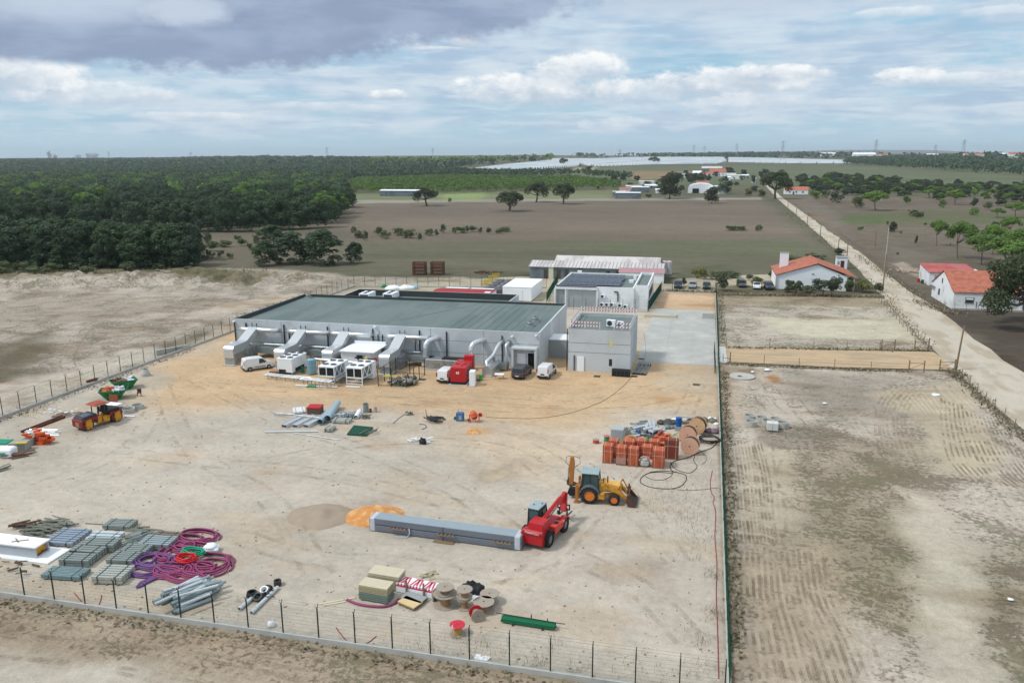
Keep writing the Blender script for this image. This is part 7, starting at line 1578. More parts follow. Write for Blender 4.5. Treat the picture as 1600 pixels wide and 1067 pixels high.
reel('upright reel with ochre face and brown cable behind the brick packs', 984, 707, .9, .9, .8, rz=R(-12), drum=mat('brown_cable', L(120, 82, 62), .8, var=.2, scale=6), m=mat('ochre_ply', L(204, 164, 112), .8, var=.14, scale=3))
reel('small reel of green cable with pink flange left of the grey cabinet', 948, 689, .36, .6, .8, False, drum=mat('green_cable', L(40, 140, 70), .6), m=mat('pink_flange', L(190, 110, 120), .7))
reel('small low reel of orange red cable at the far left of the brick packs', 931, 692, .36, .42, .9, False, drum=mat('red_cable', L(196, 74, 50), .6), m=m_oldply)
reel('dark topped reel on its side behind the small green drum', 1018, 693, .5, .8, .45, False, drum=m_rust, m=m_dark, base_m=mat('moss_ply', L(110, 120, 84), .8))
reel('upright weathered reel with emerald cable behind the grey cabinet', 978, 686, .55, .4, .6, True, rz=R(50), m=m_oldply, drum=mat('emerald', L(24, 140, 86), .6))
x, y = at(1011, 693); mb = MB(); mb.ball((0, 0, .4), .42, 12, 8, sz=.95); obj1('green_ball', mb, mat('emerald', (0, 0, 0)), 'rounded emerald green drum between the reels', 'drum', x, y)
x, y = at(964, 697); t = thing('steel_cabinet', 'tall pale grey steel cabinet behind the left brick packs', 'cabinet', (x, y+.5), R(-3)); mb = MB(); mb.box(0, 0, .05, 1.35, 1.2, 1.85, bev=.03); mb.build('body', mat('cabinet_grey', L(164, 174, 174), .5, var=.06), t); mb = MB(); mb.box(0, -.61, .15, 1.2, .02, 1.65); mb.build('door', m_grey, t); mb = MB(); mb.box(0, 0, 0, 1.3, 1.1, .05); mb.build('foot', m_dark, t)
# scrap between: silver ducts, offcuts, drum, ladders
def tubes_pile(label, cx, cy, n, l, r_, m, sx, sy, hd, hv, seed, group, name='metal_pipe', z=.0, hollow=True, lmin=.7, sq=False, cat='pipe', layers=3):
    rr = random.Random(seed); x0, y0 = at(cx, cy)
    for k in range(n):
        L2 = l*rr.uniform(lmin, 1.1); h_ = hd+rr.uniform(-hv, hv); mb = MB(); q = r_*rr.uniform(.75, 1.15)
        if sq: mb.box(0, 0, -q, L2, 2*q, 2*q)
        else: mb.cyl((-L2/2, 0, 0), (L2/2, 0, 0), q, 10, inner=.88 if hollow else None)
        lay = k*layers//n; o = mb.build(name, m, None, (x0+rr.uniform(-sx, sx)*(1-.2*lay), y0+rr.uniform(-sy, sy)*(1-.3*lay), z+q+lay*r_*1.7), h_); o.rotation_euler[1] = rr.uniform(-.05, .05)*(lay > 0)
        tag(o, label, cat, group)
tubes_pile('pale silver duct piece in the scrap heap behind the brick packs', 1008, 678, 12, 2.0, .17, m_alu, 1.7, 1.6, R(70), .7, 4, 'silver duct pieces in the right scrap heap', hollow=True)
for i, (px, py) in enumerate(((1016, 668), (1021, 668))):
    x, y = at(px, py+4); mb = MB(); mb.box(0, 0, 0, 3.8, .3, .28, bev=.02); tag(mb.build('duct_channel', m_alu, None, (x, y, .35+.1*i), R(100-5*i)), ('left', 'right')[i]+' long straight silver channel standing out of the scrap heap', 'duct')
rr = random.Random(9); mb = MB()
for k in range(46): mb.box(rr.uniform(-2.2, 2.2), rr.uniform(-1.5, 1.5), rr.uniform(0, .35), rr.uniform(.2, 1.0), rr.uniform(.1, .45), rr.uniform(.04, .2), rz=rr.uniform(0, 3), rx=rr.uniform(-.3, .3))
x, y = at(1008, 676); obj1('scrap_heap', mb, mat('pale_scrap', L(186, 196, 200), .5, .3, var=.4, scale=1.5, rgb2=L(90, 100, 106), scale2=1.2), 'mixed pale scrap under the silver ducts in the right heap', 'scrap', x, y)
x, y = at(1060, 672); t = thing('blue_barrel', 'blue plastic barrel with white sacks behind it', 'barrel', (x, y), 0); mb = MB(); mb.cyl((0, 0, .5), (0, 0, 1.5), .33, 16); mb.cyl((0, 0, .85), (0, 0, .9), .35, 16); mb.cyl((0, 0, 1.15), (0, 0, 1.2), .35, 16); mb.build('body', mat('barrel_blue', L(22, 84, 158), .4, var=.08), t); mb = MB(); mb.box(0, 0, 0, .7, .7, .5); mb.build('crate', m_grey, t)
for px, py, s, m, lb in ((1039, 663, 1.0, mat('tarp_black', L(74, 76, 74), .7, var=.3, scale=3), 'dark grey crumpled tarpaulin heap above the silver channels'), (1048, 668, .7, mat('tarp_grey', L(120, 126, 128), .7, var=.3, scale=3), 'grey crumpled bag beside the dark tarpaulin'), (1060, 658, .9, m_white2, 'white crumpled sacks behind the blue barrel'), (1088, 662, .8, m_black, 'black plastic heap behind the rear reel'),
                         (1108, 658, .9, mat('weedy_rubbish', L(120, 118, 104), .9, var=.5, scale=3), 'mixed rubbish heap against the right fence'), (1112, 674, .9, mat('mauve_plastic', L(120, 98, 110), .6, var=.3, scale=3), 'mauve and white plastic waste by the right fence'), (1113, 655, .35, m_white, 'white bag on top of the rubbish at the right fence'), (1096, 672, .4, m_white, 'white bag between rear reel and mauve waste')):
    x, y = at(px, py); mb = MB(); r_ = random.Random(px)
    for k in range(7): mb.ball((r_.uniform(-s, s), r_.uniform(-s*.6, s*.6), .1), s*r_.uniform(.3, .6), 9, 6, sz=.7, jit=.22, rnd=r_, zmin=-.2)
    obj1('plastic_heap', mb, m, lb, 'rubbish', x, y)
tubes_pile('curved pale strip among the ladders behind the brick packs', 1046, 682, 9, 2.6, .035, mat('cane', L(190, 186, 140), .7), 1.1, .5, R(75), .35, 6, 'pale strips by the ladders', 'strip', hollow=False)
for i, (px, py) in enumerate(((1062, 683), (1069, 681))):
    x, y = at(px, py); mb = MB()
    for s in (-1, 1): mb.box(s*.25, 0, .05, .05, 2.6, .07)
    for k in range(8): mb.box(0, -1.15+.33*k, .07, .5, .04, .04)
    obj1('ladder', mb, mat('ladder_cream', L(206, 200, 180), .6), ('left', 'right')[i]+' wooden ladder lying beside the upright reels', 'ladder', x, y, R(-12-4*i), .05+.1*i)
tubes_pile('orange red plank leaning on the orange blocks', 1031, 686, 4, 2.6, .08, mat('red_plank', L(168, 74, 56), .8), .35, .3, R(72), .1, 3, 'orange red planks', 'plank', sq=True, z=.2)
x, y = at(1080, 664); t = thing('rack_of_rods', 'grey wire rack behind the blue barrel', 'rack', (x, y)); mb = MB(); [mb.box(-1.6+.2*k, 0, 0, .03, .03, .9) for k in range(17)]; [mb.box(0, 0, z, 3.3, .05, .05) for z in (.1, .5, .85)]; mb.build('bars', m_galvd, t); mb = MB(); mb.box(0, .7, 0, 3.3, 1.2, .25); mb.build('base', m_wood, t)
x, y = at(997, 680); mb = MB(); mb.ball((0, 0, .2), .35, 8, 5, jit=.2, rnd=rr); obj1('blue_bag', mb, mat('blue_bag', L(40, 80, 130), .6), 'small blue bag left of the silver ducts', 'bag', x, y)
tubes_pile('grey offcut board beside the scrap on the right', 1000, 664, 4, 1.3, .1, m_grey, .9, .3, .2, .5, 13, 'grey offcut boards', 'offcut', sq=True)
# black cables
m_cab = mat('cable_black', L(50, 48, 46), .6)
def spline(pts, n=8):
    out_ = []; P = [Vector(p) for p in pts]; P = [P[0]]+P+[P[-1]]
    for i in range(1, len(P)-2):
        for k in range(n):
            t_ = k/n; a, b, c_, d = P[i-1:i+3]; out_.append(.5*((2*b)+(c_-a)*t_+(2*a-5*b+4*c_-d)*t_*t_+(3*b-a-3*c_+d)*t_**3))
    out_.append(P[-2]); return out_
def cable(name, label, pxs, r_, m, z=.0, cat='cable', n=6, group=None):
    W_ = [at(*p) for p in pxs]; o_ = W_[0]; mb = MB(); mb.tube(spline([(a-o_[0], b-o_[1], r_+z*(i % 2)) for i, (a, b) in enumerate(W_)], n), r_, 6); return obj1(name, mb, m, label, cat, *o_, 0, 0, group)
cable('cable', 'long thick black cable running from the reels down to the loop', [(1122, 690), (1112, 700), (1095, 706), (1075, 715), (1060, 719), (1052, 722), (1047, 728), (1050, 736), (1058, 738)], .04, m_cab)
cable('cable', 'wide oval loop of black cable on the sand right of the backhoe', [(1052, 740), (1030, 738), (1012, 740), (1001, 748), (1003, 756), (1020, 762), (1045, 764), (1063, 760), (1072, 750), (1070, 742), (1055, 738), (1035, 736), (1015, 738)], .035, m_cab)
cable('cable', 'second loop of black cable inside the oval', [(1048, 722), (1052, 730), (1062, 736), (1077, 739), (1086, 734), (1089, 728), (1084, 720), (1086, 710)], .03, m_cab); cable('cable', 'thin black cable trailing to the right fence', [(1050, 764), (1070, 766), (1095, 765), (1122, 762)], .018, m_cab)
cable('cable', 'small black cable arc right of the front reel', [(1092, 702), (1102, 712), (1103, 720), (1096, 726)], .02, m_cab); cable('cable', 'inner small black cable arc in the oval', [(1008, 744), (1018, 749), (1035, 750), (1048, 744), (1052, 736)], .025, m_cab)
cable('cable', 'long thin cable crossing the orange sand from the hall to the heap', [(1006, 520), (1009, 545), (1005, 565), (990, 585), (975, 602), (950, 622), (920, 636), (880, 648), (830, 654), (760, 652)], .022, m_cab)
for i in range(7):
    x, y = at(1108+i % 3, 686+i*1.2); mb = MB(); r0 = .95-.07*i; mb.tube([((r0)*math.cos(k*.42)*1.1, (r0+.5)*math.sin(k*.42), .05+.08*i+.02*(k % 2)) for k in range(15)], .035, 6, closed=True); obj1('cable_coil', mb, m_cab, 'loose coil of black cable heaped against the right fence', 'cable', x, y, .3*i, 0, 'black cable coils at the right fence')
cable('red_hose', 'red pipe lying along the inside of the right fence', [(1113, 735), (1110, 752), (1111, 768), (1116, 778), (1114, 786), (1118, 800), (1117, 840), (1120, 880), (1119, 930), (1121, 980), (1123, 1060)], .03, mat('hose_red', L(150, 52, 62), .6))
# purple conduit coils, near left
m_pur = mat('magenta_conduit', L(138, 60, 100), .55, var=.12); m_vio = mat('violet_conduit', L(106, 70, 122), .55, var=.12)
def coil(label, px, py, rx_, ry_, n, m, r_=.075, seed=0, name='conduit_coil', group='coils of purple conduit', cat='conduit', rz=0, tight=.06):
    x, y = at(px, py); rr = random.Random(seed*7+int(px)); pts = []
    for k in range(n*14):
        a = k*2*math.pi/14; q = 1-.35*(k/(n*14))+rr.uniform(-tight, tight)*.5; pts.append((rx_*q*math.cos(a)+.06*math.sin(k*.7), ry_*q*math.sin(a), r_+.10*(k//14 % 3)+.05*abs(math.sin(k*.9))))
    mb = MB(); mb.tube(spline(pts, 3), r_, 6); return obj1(name, mb, m, label, cat, x, y, rz, 0, group)
for i, q in enumerate(((310, 840, 1.9, 1.2, 4, m_pur, 'back magenta coil, farthest from the fence'), (294, 846, 1.3, 1.0, 3, m_pur, 'magenta coil at the back left of the purple heap'), (306, 858, 1.3, .8, 4, m_pur, 'magenta coil behind the white sack'), (287, 857, 1.1, .9, 3, m_pur, 'small magenta coil left of the one behind the white sack'),
                       (266, 868, 1.2, 1.3, 4, m_pur, 'upright looking magenta coil between purple and magenta heaps'), (276, 866, 1.0, 1.3, 3, m_pur, 'magenta coil overlapping the middle left of the heap'), (242, 880, 1.7, 1.2, 6, m_vio, 'big round violet coil at the left of the heap'), (222, 878, 1.2, 1.2, 4, m_vio, 'violet coil at the far left edge of the heap'),
                       (225, 895, 1.5, .8, 4, m_vio, 'flattened violet coil before the big round one'), (260, 897, 1.2, .8, 5, m_pur, 'small tight magenta coil at the front'), (272, 892, 1.7, .9, 4, m_pur, 'magenta coil right of the small tight one'), (290, 905, 1.7, .7, 5, m_pur, 'front magenta bundle by the pipes'),
                       (310, 893, 1.3, 1.2, 5, m_pur, 'round magenta coil right of centre'), (326, 880, 1.9, 1.5, 3, m_pur, 'widest magenta loop at the right edge of the heap'), (330, 889, 1.6, 1.5, 3, m_pur, 'second wide magenta loop at the right edge'))):
    coil(q[6], q[0], q[1], q[2], q[3], q[4], q[5], seed=i)
for i in range(7):
    cable('conduit', 'loose violet conduit end stretched toward the fence', [(285-3*i, 884+i*2), (262-4*i, 890+i*3), (240-3*i, 902+i*2.4), (219-1*i, 912+i*1.2)][:4], .075, m_vio, .05, 'conduit', 5, 'loose violet conduit ends')
coil('bright red tubing coil lying on the purple heap', 292, 881, .85, .6, 4, mat('signal_red', L(200, 30, 36), .5), .06, 3, 'tubing_coil', None, 'tubing'); coil('emerald green tubing coil lying on the purple heap', 303, 871, 1.0, .5, 5, mat('jade', L(20, 160, 120), .5), .05, 4, 'tubing_coil', None, 'tubing')
bpy.data.objects['tubing_coil'].location.z = .35; bpy.data.objects['tubing_coil.001'].location.z = .4
x, y = at(330, 862); mb = MB(); rr = random.Random(4); mb.box(0, 0, 0, 1.2, 1.0, .55, bev=.2); mb.ball((0, 0, .5), .5, 10, 6, sz=.45, jit=.15, rnd=rr); obj1('white_sack', mb, m_white, 'white open sack at the right of the purple coils', 'sack', x, y, .4)
# steel pipes heap by the front fence
m_pipe = mat('pipe_galv', L(150, 164, 168), .4, .5, var=.12, scale=2); m_pipel = mat('pipe_light', L(204, 210, 212), .4, .3, var=.1)
tubes_pile('blue grey steel pipe in the loose heap by the near fence', 302, 934, 26, 3.3, .14, m_pipe, 1.4, 1.2, R(56), .25, 11, 'blue grey pipes in the heap by the near fence', layers=4); tubes_pile('pale pipe on top of the loose heap by the near fence', 300, 940, 8, 2.8, .12, m_pipel, 1.2, .9, R(60), .3, 12, 'pale pipes on the heap by the near fence', z=.7, layers=2)
tubes_pile('short steel pipe end at the left of the loose heap', 255, 938, 3, 1.3, .13, m_pipe, .5, .25, R(62), .1, 14, 'short pipes left of the loose heap', layers=1)
for i, (p, q) in enumerate((((374, 954), (402, 930)), ((393, 960), (434, 920)))):
    a, b = at(*p), at(*q); mb = MB(); mb.cyl((0, 0, .14), (math.dist(a, b), 0, .14), .14, 12, inner=.85); obj1('white_pipe', mb, m_pipel, ('left', 'right')[i]+' long white pipe enclosing the black fittings by the near fence', 'pipe', *a, head(a, b))
for i, (px, py, r_, m) in enumerate(((394, 932, .35, m_black), (415, 925, .3, m_white), (421, 920, .3, m_black), (434, 914, .28, mat('brown_black', L(70, 64, 60), .8)), (405, 936, .33, m_dark), (418, 930, .25, m_dark))):
    x, y = at(px, py); mb = MB(); mb.cyl((0, 0, .05), (0, 0, .4), r_, 14, inner=.7); o = obj1('pipe_fitting', mb, m, ('black ring fitting at the left between the white pipes', 'white cap fitting between the white pipes', 'black fitting behind the white cap', 'brown black bucket at the far end of the white pipes', 'dark tangled fitting in the middle of the white pipes', 'small dark fitting near the right white pipe')[i], 'fitting', x, y); o.rotation_euler[0] = .5*(i % 3)
mb = MB(); rr = random.Random(77)
for k in range(14): mb.tube([(rr.uniform(-.9, .9), rr.uniform(-.5, .5), .1), (rr.uniform(-.9, .9), rr.uniform(-.5, .5), .35), (rr.uniform(-.9, .9), rr.uniform(-.5, .5), .15)], .025, 4)
x, y = at(410, 934); obj1('wire_tangle', mb, m_cab, 'tangle of dark wire between the two white pipes', 'wire', x, y, .6)
# steel channel packs, near left
def channel_pack(label, p, q, w_, h_, n, m, layers=2, zz=0, group='packs of steel channels', end=None):
    a, b = at(*p), at(*q); L2 = math.dist(a, b); t = thing('channel_pack', label, 'steel pack', (a[0], a[1], zz), head(a, b), group)
    for l in range(layers):
        mb = MB(); hh = h_/layers
        for k in range(n): y_ = w_*(k+.5)/n; mb.side([(0, l*hh+.1), (0, l*hh+.1+hh*.85), (L2, l*hh+.1+hh*.85), (L2, l*hh+.1)], y_-w_/n*.36, y_+w_/n*.36)
        mb.build('channels', m, t)
    mb = MB(); [mb.box(L2*u_, w_/2, 0, .1, w_+.1, .1) for u_ in (.12, .5, .88)]; mb.build('bearer', m_wood, t); [MB().box(L2*u_, w_/2, .1, .03, w_+.02, h_).build('strap', end or m_dark, t) for u_ in (.2, .8)]
m_ch1 = mat('channel_green', L(142, 152, 148), .5, .35, var=.16, scale=1.5); m_ch2 = mat('channel_pale', L(176, 180, 172), .5, .3, var=.14, scale=1.5); m_ch3 = mat('channel_blue', L(150, 164, 178), .45, .4, var=.12, scale=1.2)
for q in (('pack of steel channels nearest the long white box', (92, 886), (138, 888), 1.5, .55, 5, m_ch1), ('second pack of steel channels, behind the nearest one', (104, 874), (152, 877), 1.3, .55, 4, m_ch1), ('third pack of steel channels, behind the second', (126, 862), (177, 864), 1.3, .6, 4, m_ch1),
          ('pale blue white sheet pack behind the channel packs', (133, 848), (180, 850), 1.5, .3, 3, mat('sheet_white_blue', L(196, 208, 214), .4, .3)), ('ridged pale blue roof sheets right of the white box', (66, 853), (112, 856), 2.6, .3, 7, m_ch3),
          ('front right pack of cream tinged channels by the purple coils', (143, 913), (190, 915), 1.9, .55, 6, m_ch2), ('pack of grey channels between the cream pack and the violet coils', (166, 885), (206, 887), 1.5, .5, 5, m_ch1), ('grey channel pack left of the big violet coil, farther', (188, 870), (228, 872), 1.2, .5, 4, m_ch1),
          ('long ridged pack behind the grey channel packs', (215, 859), (263, 862), 1.6, .5, 5, mat('channel_wet', L(158, 172, 174), .4, .4, var=.1)), ('brown edged pack behind the long ridged pack', (238, 845), (275, 848), 1.1, .35, 3, mat('brown_channel', L(124, 112, 98), .7, .2, var=.2)),
          ('flat blue green bundle close to the near fence', (64, 905), (124, 909), 1.4, .3, 7, mat('channel_teal', L(128, 150, 154), .5, .3, var=.2)), ('flat steel pack farthest back in the middle', (160, 828), (202, 830), 1.4, .35, 5, m_ch1)):
    channel_pack(*q)
def tangle(label, px, py, n, l, m, sx, sy, seed, hd=.1, hv=.35, name='scaffold_heap', cat='scaffold parts'):
    rr = random.Random(seed); mb = MB(); x, y = at(px, py)
    for k in range(n):
        a = hd+rr.uniform(-hv, hv); cx, cy, cz = rr.uniform(-sx, sx), rr.uniform(-sy, sy), .05+.35*rr.random(); dx_, dy_ = math.cos(a)*l/2*rr.uniform(.5, 1), math.sin(a)*l/2; bar(mb, (cx-dx_, cy-dy_, cz), (cx+dx_, cy+dy_, cz+rr.uniform(-.05, .1)), rr.uniform(.05, .14))
    obj1(name, mb, m, label, cat, x, y)
m_scaf = mat('scaffold_grey', L(112, 116, 106), .7, .2, var=.3, scale=2)
tangle('dark scaffold frames at the back left of the steel yard', 85, 822, 30, 2.4, m_scaf, 1.0, .9, 1); tangle('second heap of scaffold parts in front of the back left frames', 62, 834, 26, 2.2, m_scaf, .9, .8, 2); tangle('thin dark bars lying alone at the far left back', 40, 824, 14, 1.6, m_dirty, .7, .35, 3, .5)
tangle('brown and dark bars behind the long white box', 35, 848, 28, 2.6, m_dirty, 2.0, .6, 4, -.05, .15); tangle('grey green angle brackets in the middle of the steel yard', 212, 846, 26, 1.3, m_ch1, .8, .8, 5, 1.0, .5); tangle('stack of grey trays behind the angle brackets', 222, 834, 16, 1.6, m_scaf, .9, .5, 6, .1, .15)
cable('long_bar', 'long thin bar lying behind the flat steel pack', [(134, 818), (170, 820), (215, 822)], .04, m_scaf, 0, 'bar')
tangle('dark weeds and bars beside the fence at far left', 20, 880, 24, .8, m_dirty, 2.4, 1.6, 8, .6, .9, 'litter', 'litter')
# long white box
a, b = at(-25, 868), at(72, 880); t = thing('insulated_panel_box', 'long white open ended box with orange interior by the near fence', 'panel box', a, head(a, b)); L2 = math.dist(a, b)
mb = MB(); mb.box(L2/2, 1.0, 0, L2+.6, 2.3, .14, bev=.02); mb.build('base_panel', m_white, t); mb = MB(); mb.box(L2/2-.6, .35, .14, L2-1.0, .1, .85); mb.box(L2/2-.6, 1.55, .14, L2-1.0, .1, .85); mb.build('side_panel', mat('panel_grey', L(176, 182, 188), .6, var=.06), t)
mb = MB(); mb.box(L2/2-.6, .95, .99, L2-.8, 1.5, .1); mb.build('top_panel', m_white, t); mb = MB(); mb.box(L2-1.4, .95, .16, .05, 1.1, .8); mb.build('orange_lining', mat('foam_orange', L(222, 160, 50), .8, var=.1), t); mb = MB(); mb.box(L2-3, .9, 1.1, 1.2, .1, .03, rz=.5); mb.box(L2-3.3, .9, 1.1, .9, .08, .03, rz=-.6); mb.build('tape', m_wood, t)
# bottom cluster: boards, red white boards, reels
def board_stack(label, px, py, w_, d_, layers, rz, cat='board stack', group='stacks of timber boards'):
    x, y = at(px, py); t = thing('board_stack', label, cat, (x, y), rz, group); z = .1; mb = MB(); [mb.box(w_*(u_-.5)*.8, d_/2, 0, .1, d_, .1) for u_ in (0, .5, 1)]; mb.build('bearer', m_wood, t)
    for h_, m, n in layers:
        for k in range(n): mb = MB(); mb.box(random.Random(k+px).uniform(-.03, .03), d_/2, z, w_, d_, h_/n-.035, bev=.01); mb.build('board', m, t); z += h_/n
m_b1 = mat('pale_board', L(196, 188, 164), .85, var=.12, scale=2); m_b2 = mat('grey_green_board', L(112, 128, 118), .85, var=.12, scale=2, stretch=(.2, 1, 1)); m_b3 = mat('olive_board', L(164, 158, 128), .85, var=.12, scale=2)
board_stack('front stack of boards with grey green lower half and tan top', 583, 941, 2.2, 1.1, [(.55, m_b2, 4), (.42, m_b3, 4), (.06, mat('tan_board', L(208, 186, 140), .8), 1), (.1, m_b1, 1)], R(-4)); board_stack('rear stack of pale boards beside the striped boards', 599, 921, 2.4, 1.2, [(.85, m_b3, 6), (.25, m_b1, 2)], R(-4))
board_stack('low pallet with a tan board near the near fence', 634, 950, 1.5, .9, [(.1, m_wood, 1), (.12, mat('tan_board', (0, 0, 0)), 2)], R(-22), 'pallet'); board_stack('low pallet with grey sheets behind the tan one', 641, 943, 1.7, .9, [(.1, m_wood, 1), (.12, m_grey, 2)], R(-14), 'pallet')
x, y = at(650, 931); t = thing('striped_board_stack', 'stack of pink red and white striped boards between timber and reels', 'board stack', (x-.1, y), R(-7)); m_pk2 = mat('stripe_pink', L(206, 70, 96), .6, var=.1)
for k in range(5): mb = MB(); mb.box(0, .5, .06+.14*k, 2.9, 1.0, .13, bev=.01); o = mb.build('board', m_white if k != 3 else m_pk2, t)
mb = MB(); rr = random.Random(3)
for k in range(12): xx = -1.35+k*.24; mb.add([(xx, 0.05, .772), (xx+.12, .05, .772), (xx+(.3 if k % 4 < 2 else -.06), .95, .772), (xx+(.18 if k % 4 < 2 else -.18), .95, .772)], [(0, 1, 2, 3)]); mb.add([(xx, -.003, .5), (xx+.12, -.003, .5), (xx+.16, -.003, .76), (xx+.04, -.003, .76)], [(0, 1, 2, 3)])
mb.build('stripe', m_pk2, t)
for xx in (-.6, .75): mb = MB(); mb.box(xx, -.06, 0, .1, .1, 1.15); mb.build('stake', m_wood, t)
tangle('pale straw like scraps lying on the right end of the striped boards', 670, 917, 16, .7, m_b3, .5, .35, 4, .2, .8, 'scraps', 'scraps'); bpy.data.objects['scraps'].location.z = .75
m_r1 = mat('reel_timber', L(160, 128, 92), .85, var=.2, scale=4)
reel('largest reel lying flat on the ground, lower of the stacked pair', 696, 944, .82, .85, .42, False, m=m_oldply, drum=m_r1, group='bare timber reels near the near fence', full=.2); x, y = at(696, 944); reel('small grey reel standing on top of the largest one', 0, 0, .62, .45, .4, False, m=m_oldply, drum=m_r1, group='bare timber reels near the near fence', z=.9, loc=(x, y), full=.2)
reel('lower reel of the narrow pair right of the largest', 726, 949, .52, .75, .4, False, m=m_oldply, drum=m_r1, group='bare timber reels near the near fence', full=.2); x, y = at(726, 949); reel('upper reel of the narrow pair right of the largest', 0, 0, .55, .55, .45, False, m=m_oldply, drum=m_r1, group='bare timber reels near the near fence', z=.82, loc=(x, y+.05), full=.2)
reel('spotted reel on its side behind the red faced reel', 756, 954, .72, .7, .4, False, m=m_oldply, drum=m_r1, group='bare timber reels near the near fence', full=.2); reel('rearmost spotted reel at the right end', 765, 941, .66, .7, .45, False, m=m_oldply, drum=m_dirty, group='bare timber reels near the near fence', full=.2)
reel('small reel standing on edge left of the largest reel', 679, 937, .36, .3, .4, True, rz=R(-60), m=m_oldply, drum=m_r1, group='bare timber reels near the near fence', full=.2)
def scribble(t, r, z): pass
m_rf = mat('red_reel_face', L(196, 40, 62), .6, var=.08, rgb2=L(226, 200, 204), scale2=2.6, lo=.60, hi=.63)
reel('red topped reel with white marks standing alone close to the near fence', 715, 990, .50, .68, .5, False, m=m_rf, drum=mat('reel_yellow', L(190, 150, 80), .8), base_m=m_oldply, full=.2)
reel('red faced reel tipped on its rim beside the spotted reel', 745, 968, .46, .6, .5, True, rz=R(32), m=m_oldply, drum=m_r1, base_m=m_rf, full=.2)
x, y = at(738, 927); mb = MB(); rr = random.Random(6); [mb.ball((rr.uniform(-.6, .6), rr.uniform(-.3, .3), .3), rr.uniform(.3, .5), 9, 6, jit=.2, rnd=rr, zmin=-.6) for k in range(6)]; obj1('black_sack', mb, m_black, 'black plastic sacks behind the narrow reel pair', 'sack', x, y)
x, y = at(749, 931); mb = MB(); mb.box(0, 0, 0, 2.2, 1.3, .15); [mb.box(-1+.4*k, 0, .15, .1, 1.3, .05) for k in range(6)]; obj1('white_pallet', mb, m_white2, 'white pallet under the reels and black sacks', 'pallet', x, y, -.2)
t = thing('green_profiles', 'bundle of green steel profiles at the right of the reels', 'steel profiles', at(783, 974), head(at(783, 974), at(848, 984)))
for k in range(8): mb = MB(); mb.box(1.75+.05*(k % 3), .08+.13*(k % 4), .12+.14*(k//4), 3.6, .10, .12); mb.build('profile', mat('profile_green', L(16, 104, 66), .5, var=.08), t)
mb = MB(); mb.box(.8, .3, 0, .1, .8, .1); mb.box(2.8, .3, 0, .1, .8, .1); mb.box(1.9, .62, 0, .06, .06, .6); mb.box(3.0, .6, 0, .06, .06, .5); mb.build('bearer', m_dark, t); mb = MB(); mb.cyl((-.5, .5, .42), (4.2, .4, .42), .03, 6); mb.build('rod', m_dark, t)
cable('conduit', 'long magenta conduit lying before the board stacks', [(542, 938), (556, 944), (576, 948), (600, 949), (616, 944), (623, 937)], .09, m_pur, 0, 'conduit')
for p, q, lb in (((499, 944), (555, 934), 'upper long plank left of the board stacks'), ((505, 946), (540, 940), 'lower long plank left of the board stacks')):
    a, b = at(*p), at(*q); mb = MB(); mb.box(math.dist(a, b)/2, 0, 0, math.dist(a, b), .18, .06); obj1('plank', mb, m_b1, lb, 'plank', *a, head(a, b))
for pts, lb in (([(525, 980), (532, 990), (541, 1000), (550, 1005)], 'left red bent pipe lying by the near fence posts'), ([(563, 1006), (575, 1004), (583, 998), (588, 994)], 'right red bent pipe lying by the near fence posts'), ([(116, 926), (126, 938), (136, 948)], 'thin red pipe by the fence under the teal bundle'), ([(146, 949), (155, 944), (159, 930)], 'second thin red pipe by the fence')):
    cable('red_pipe', lb, pts, .03, mat('hose_red', (0, 0, 0)), 0, 'pipe')
x, y = at(748, 1030); mb = MB(); rr = random.Random(2); [mb.box(rr.uniform(-.5, .5), rr.uniform(-.3, .3), 0, .4, .3, .06, rz=rr.uniform(0, 3), rx=rr.uniform(-.4, .4)) for k in range(8)]; obj1('white_scraps', mb, m_white2, 'white scraps by the near fence below the red topped reel', 'litter', x, y)
x, y = at(424, 978); mb = MB(); mb.ball((0, 0, .1), .25, 8, 5, jit=.3, rnd=rr, zmin=-.4); obj1('white_bag', mb, m_white, 'white bag at the foot of the near fence', 'litter', x, y)
# centre clutter
x, y = at(472, 662)
for i in range(3):
    a, b = at(444+17*i, 668), at(476+17*i, 652); mb = MB(); Lq = math.dist(a, b); mb.side([(0, .1), (.1, 0), (Lq, 0), (Lq, .34), (0, .34), (0, .3), (.05, .28), (Lq-.05, .28), (Lq-.05, .08), (.3, .08)], -.36, .36); mb.box(Lq/2, -.36, 0, Lq, .05, .4); mb.box(Lq/2, .36, 0, Lq, .05, .4); obj1('metal_trough', mb, m_alu, ('left', 'middle', 'right')[i]+' of three open metal troughs at the front of the centre heap', 'trough', *a, head(a, b), 0, 'three metal troughs')
for p, q, r_, lb in (((500, 665), (514, 650), .35, 'left large half open duct in the centre heap'), ((512, 661), (528, 637), .42, 'largest pale blue duct slanting over the centre heap')):
    a, b = at(*p), at(*q); mb = MB(); mb.cyl((0, 0, 0), (math.dist(a, b), 0, .1), r_, 16, inner=.93); obj1('large_duct', mb, mat('duct_pale_blue', L(176, 196, 204), .35, .5, var=.1), lb, 'duct', *a, head(a, b), r_+.1)
for p, q, r_, lb in (((414, 676), (497, 675), .1, 'long white tube lying left in front of the troughs'), ((459, 677), (531, 688), .055, 'thin grey pole pointing at the green mat'), ((430, 651), (512, 660), .06, 'long thin pipe lying across the three troughs'), ((428, 649), (470, 649), .06, 'thin pipe behind the pipe on the troughs')):
    a, b = at(*p), at(*q); mb = MB(); mb.cyl((0, 0, 0), (math.dist(a, b), 0, 0), r_, 8); obj1('pipe', mb, m_pipel if r_ > .09 else m_galv, lb, 'pipe', *a, head(a, b), r_+(.45 if 'across' in lb else 0))
channel_pack('row of white slats at the back left of the centre heap', (459, 648), (478, 646), 1.9, .25, 7, m_white, 1, 0, None)
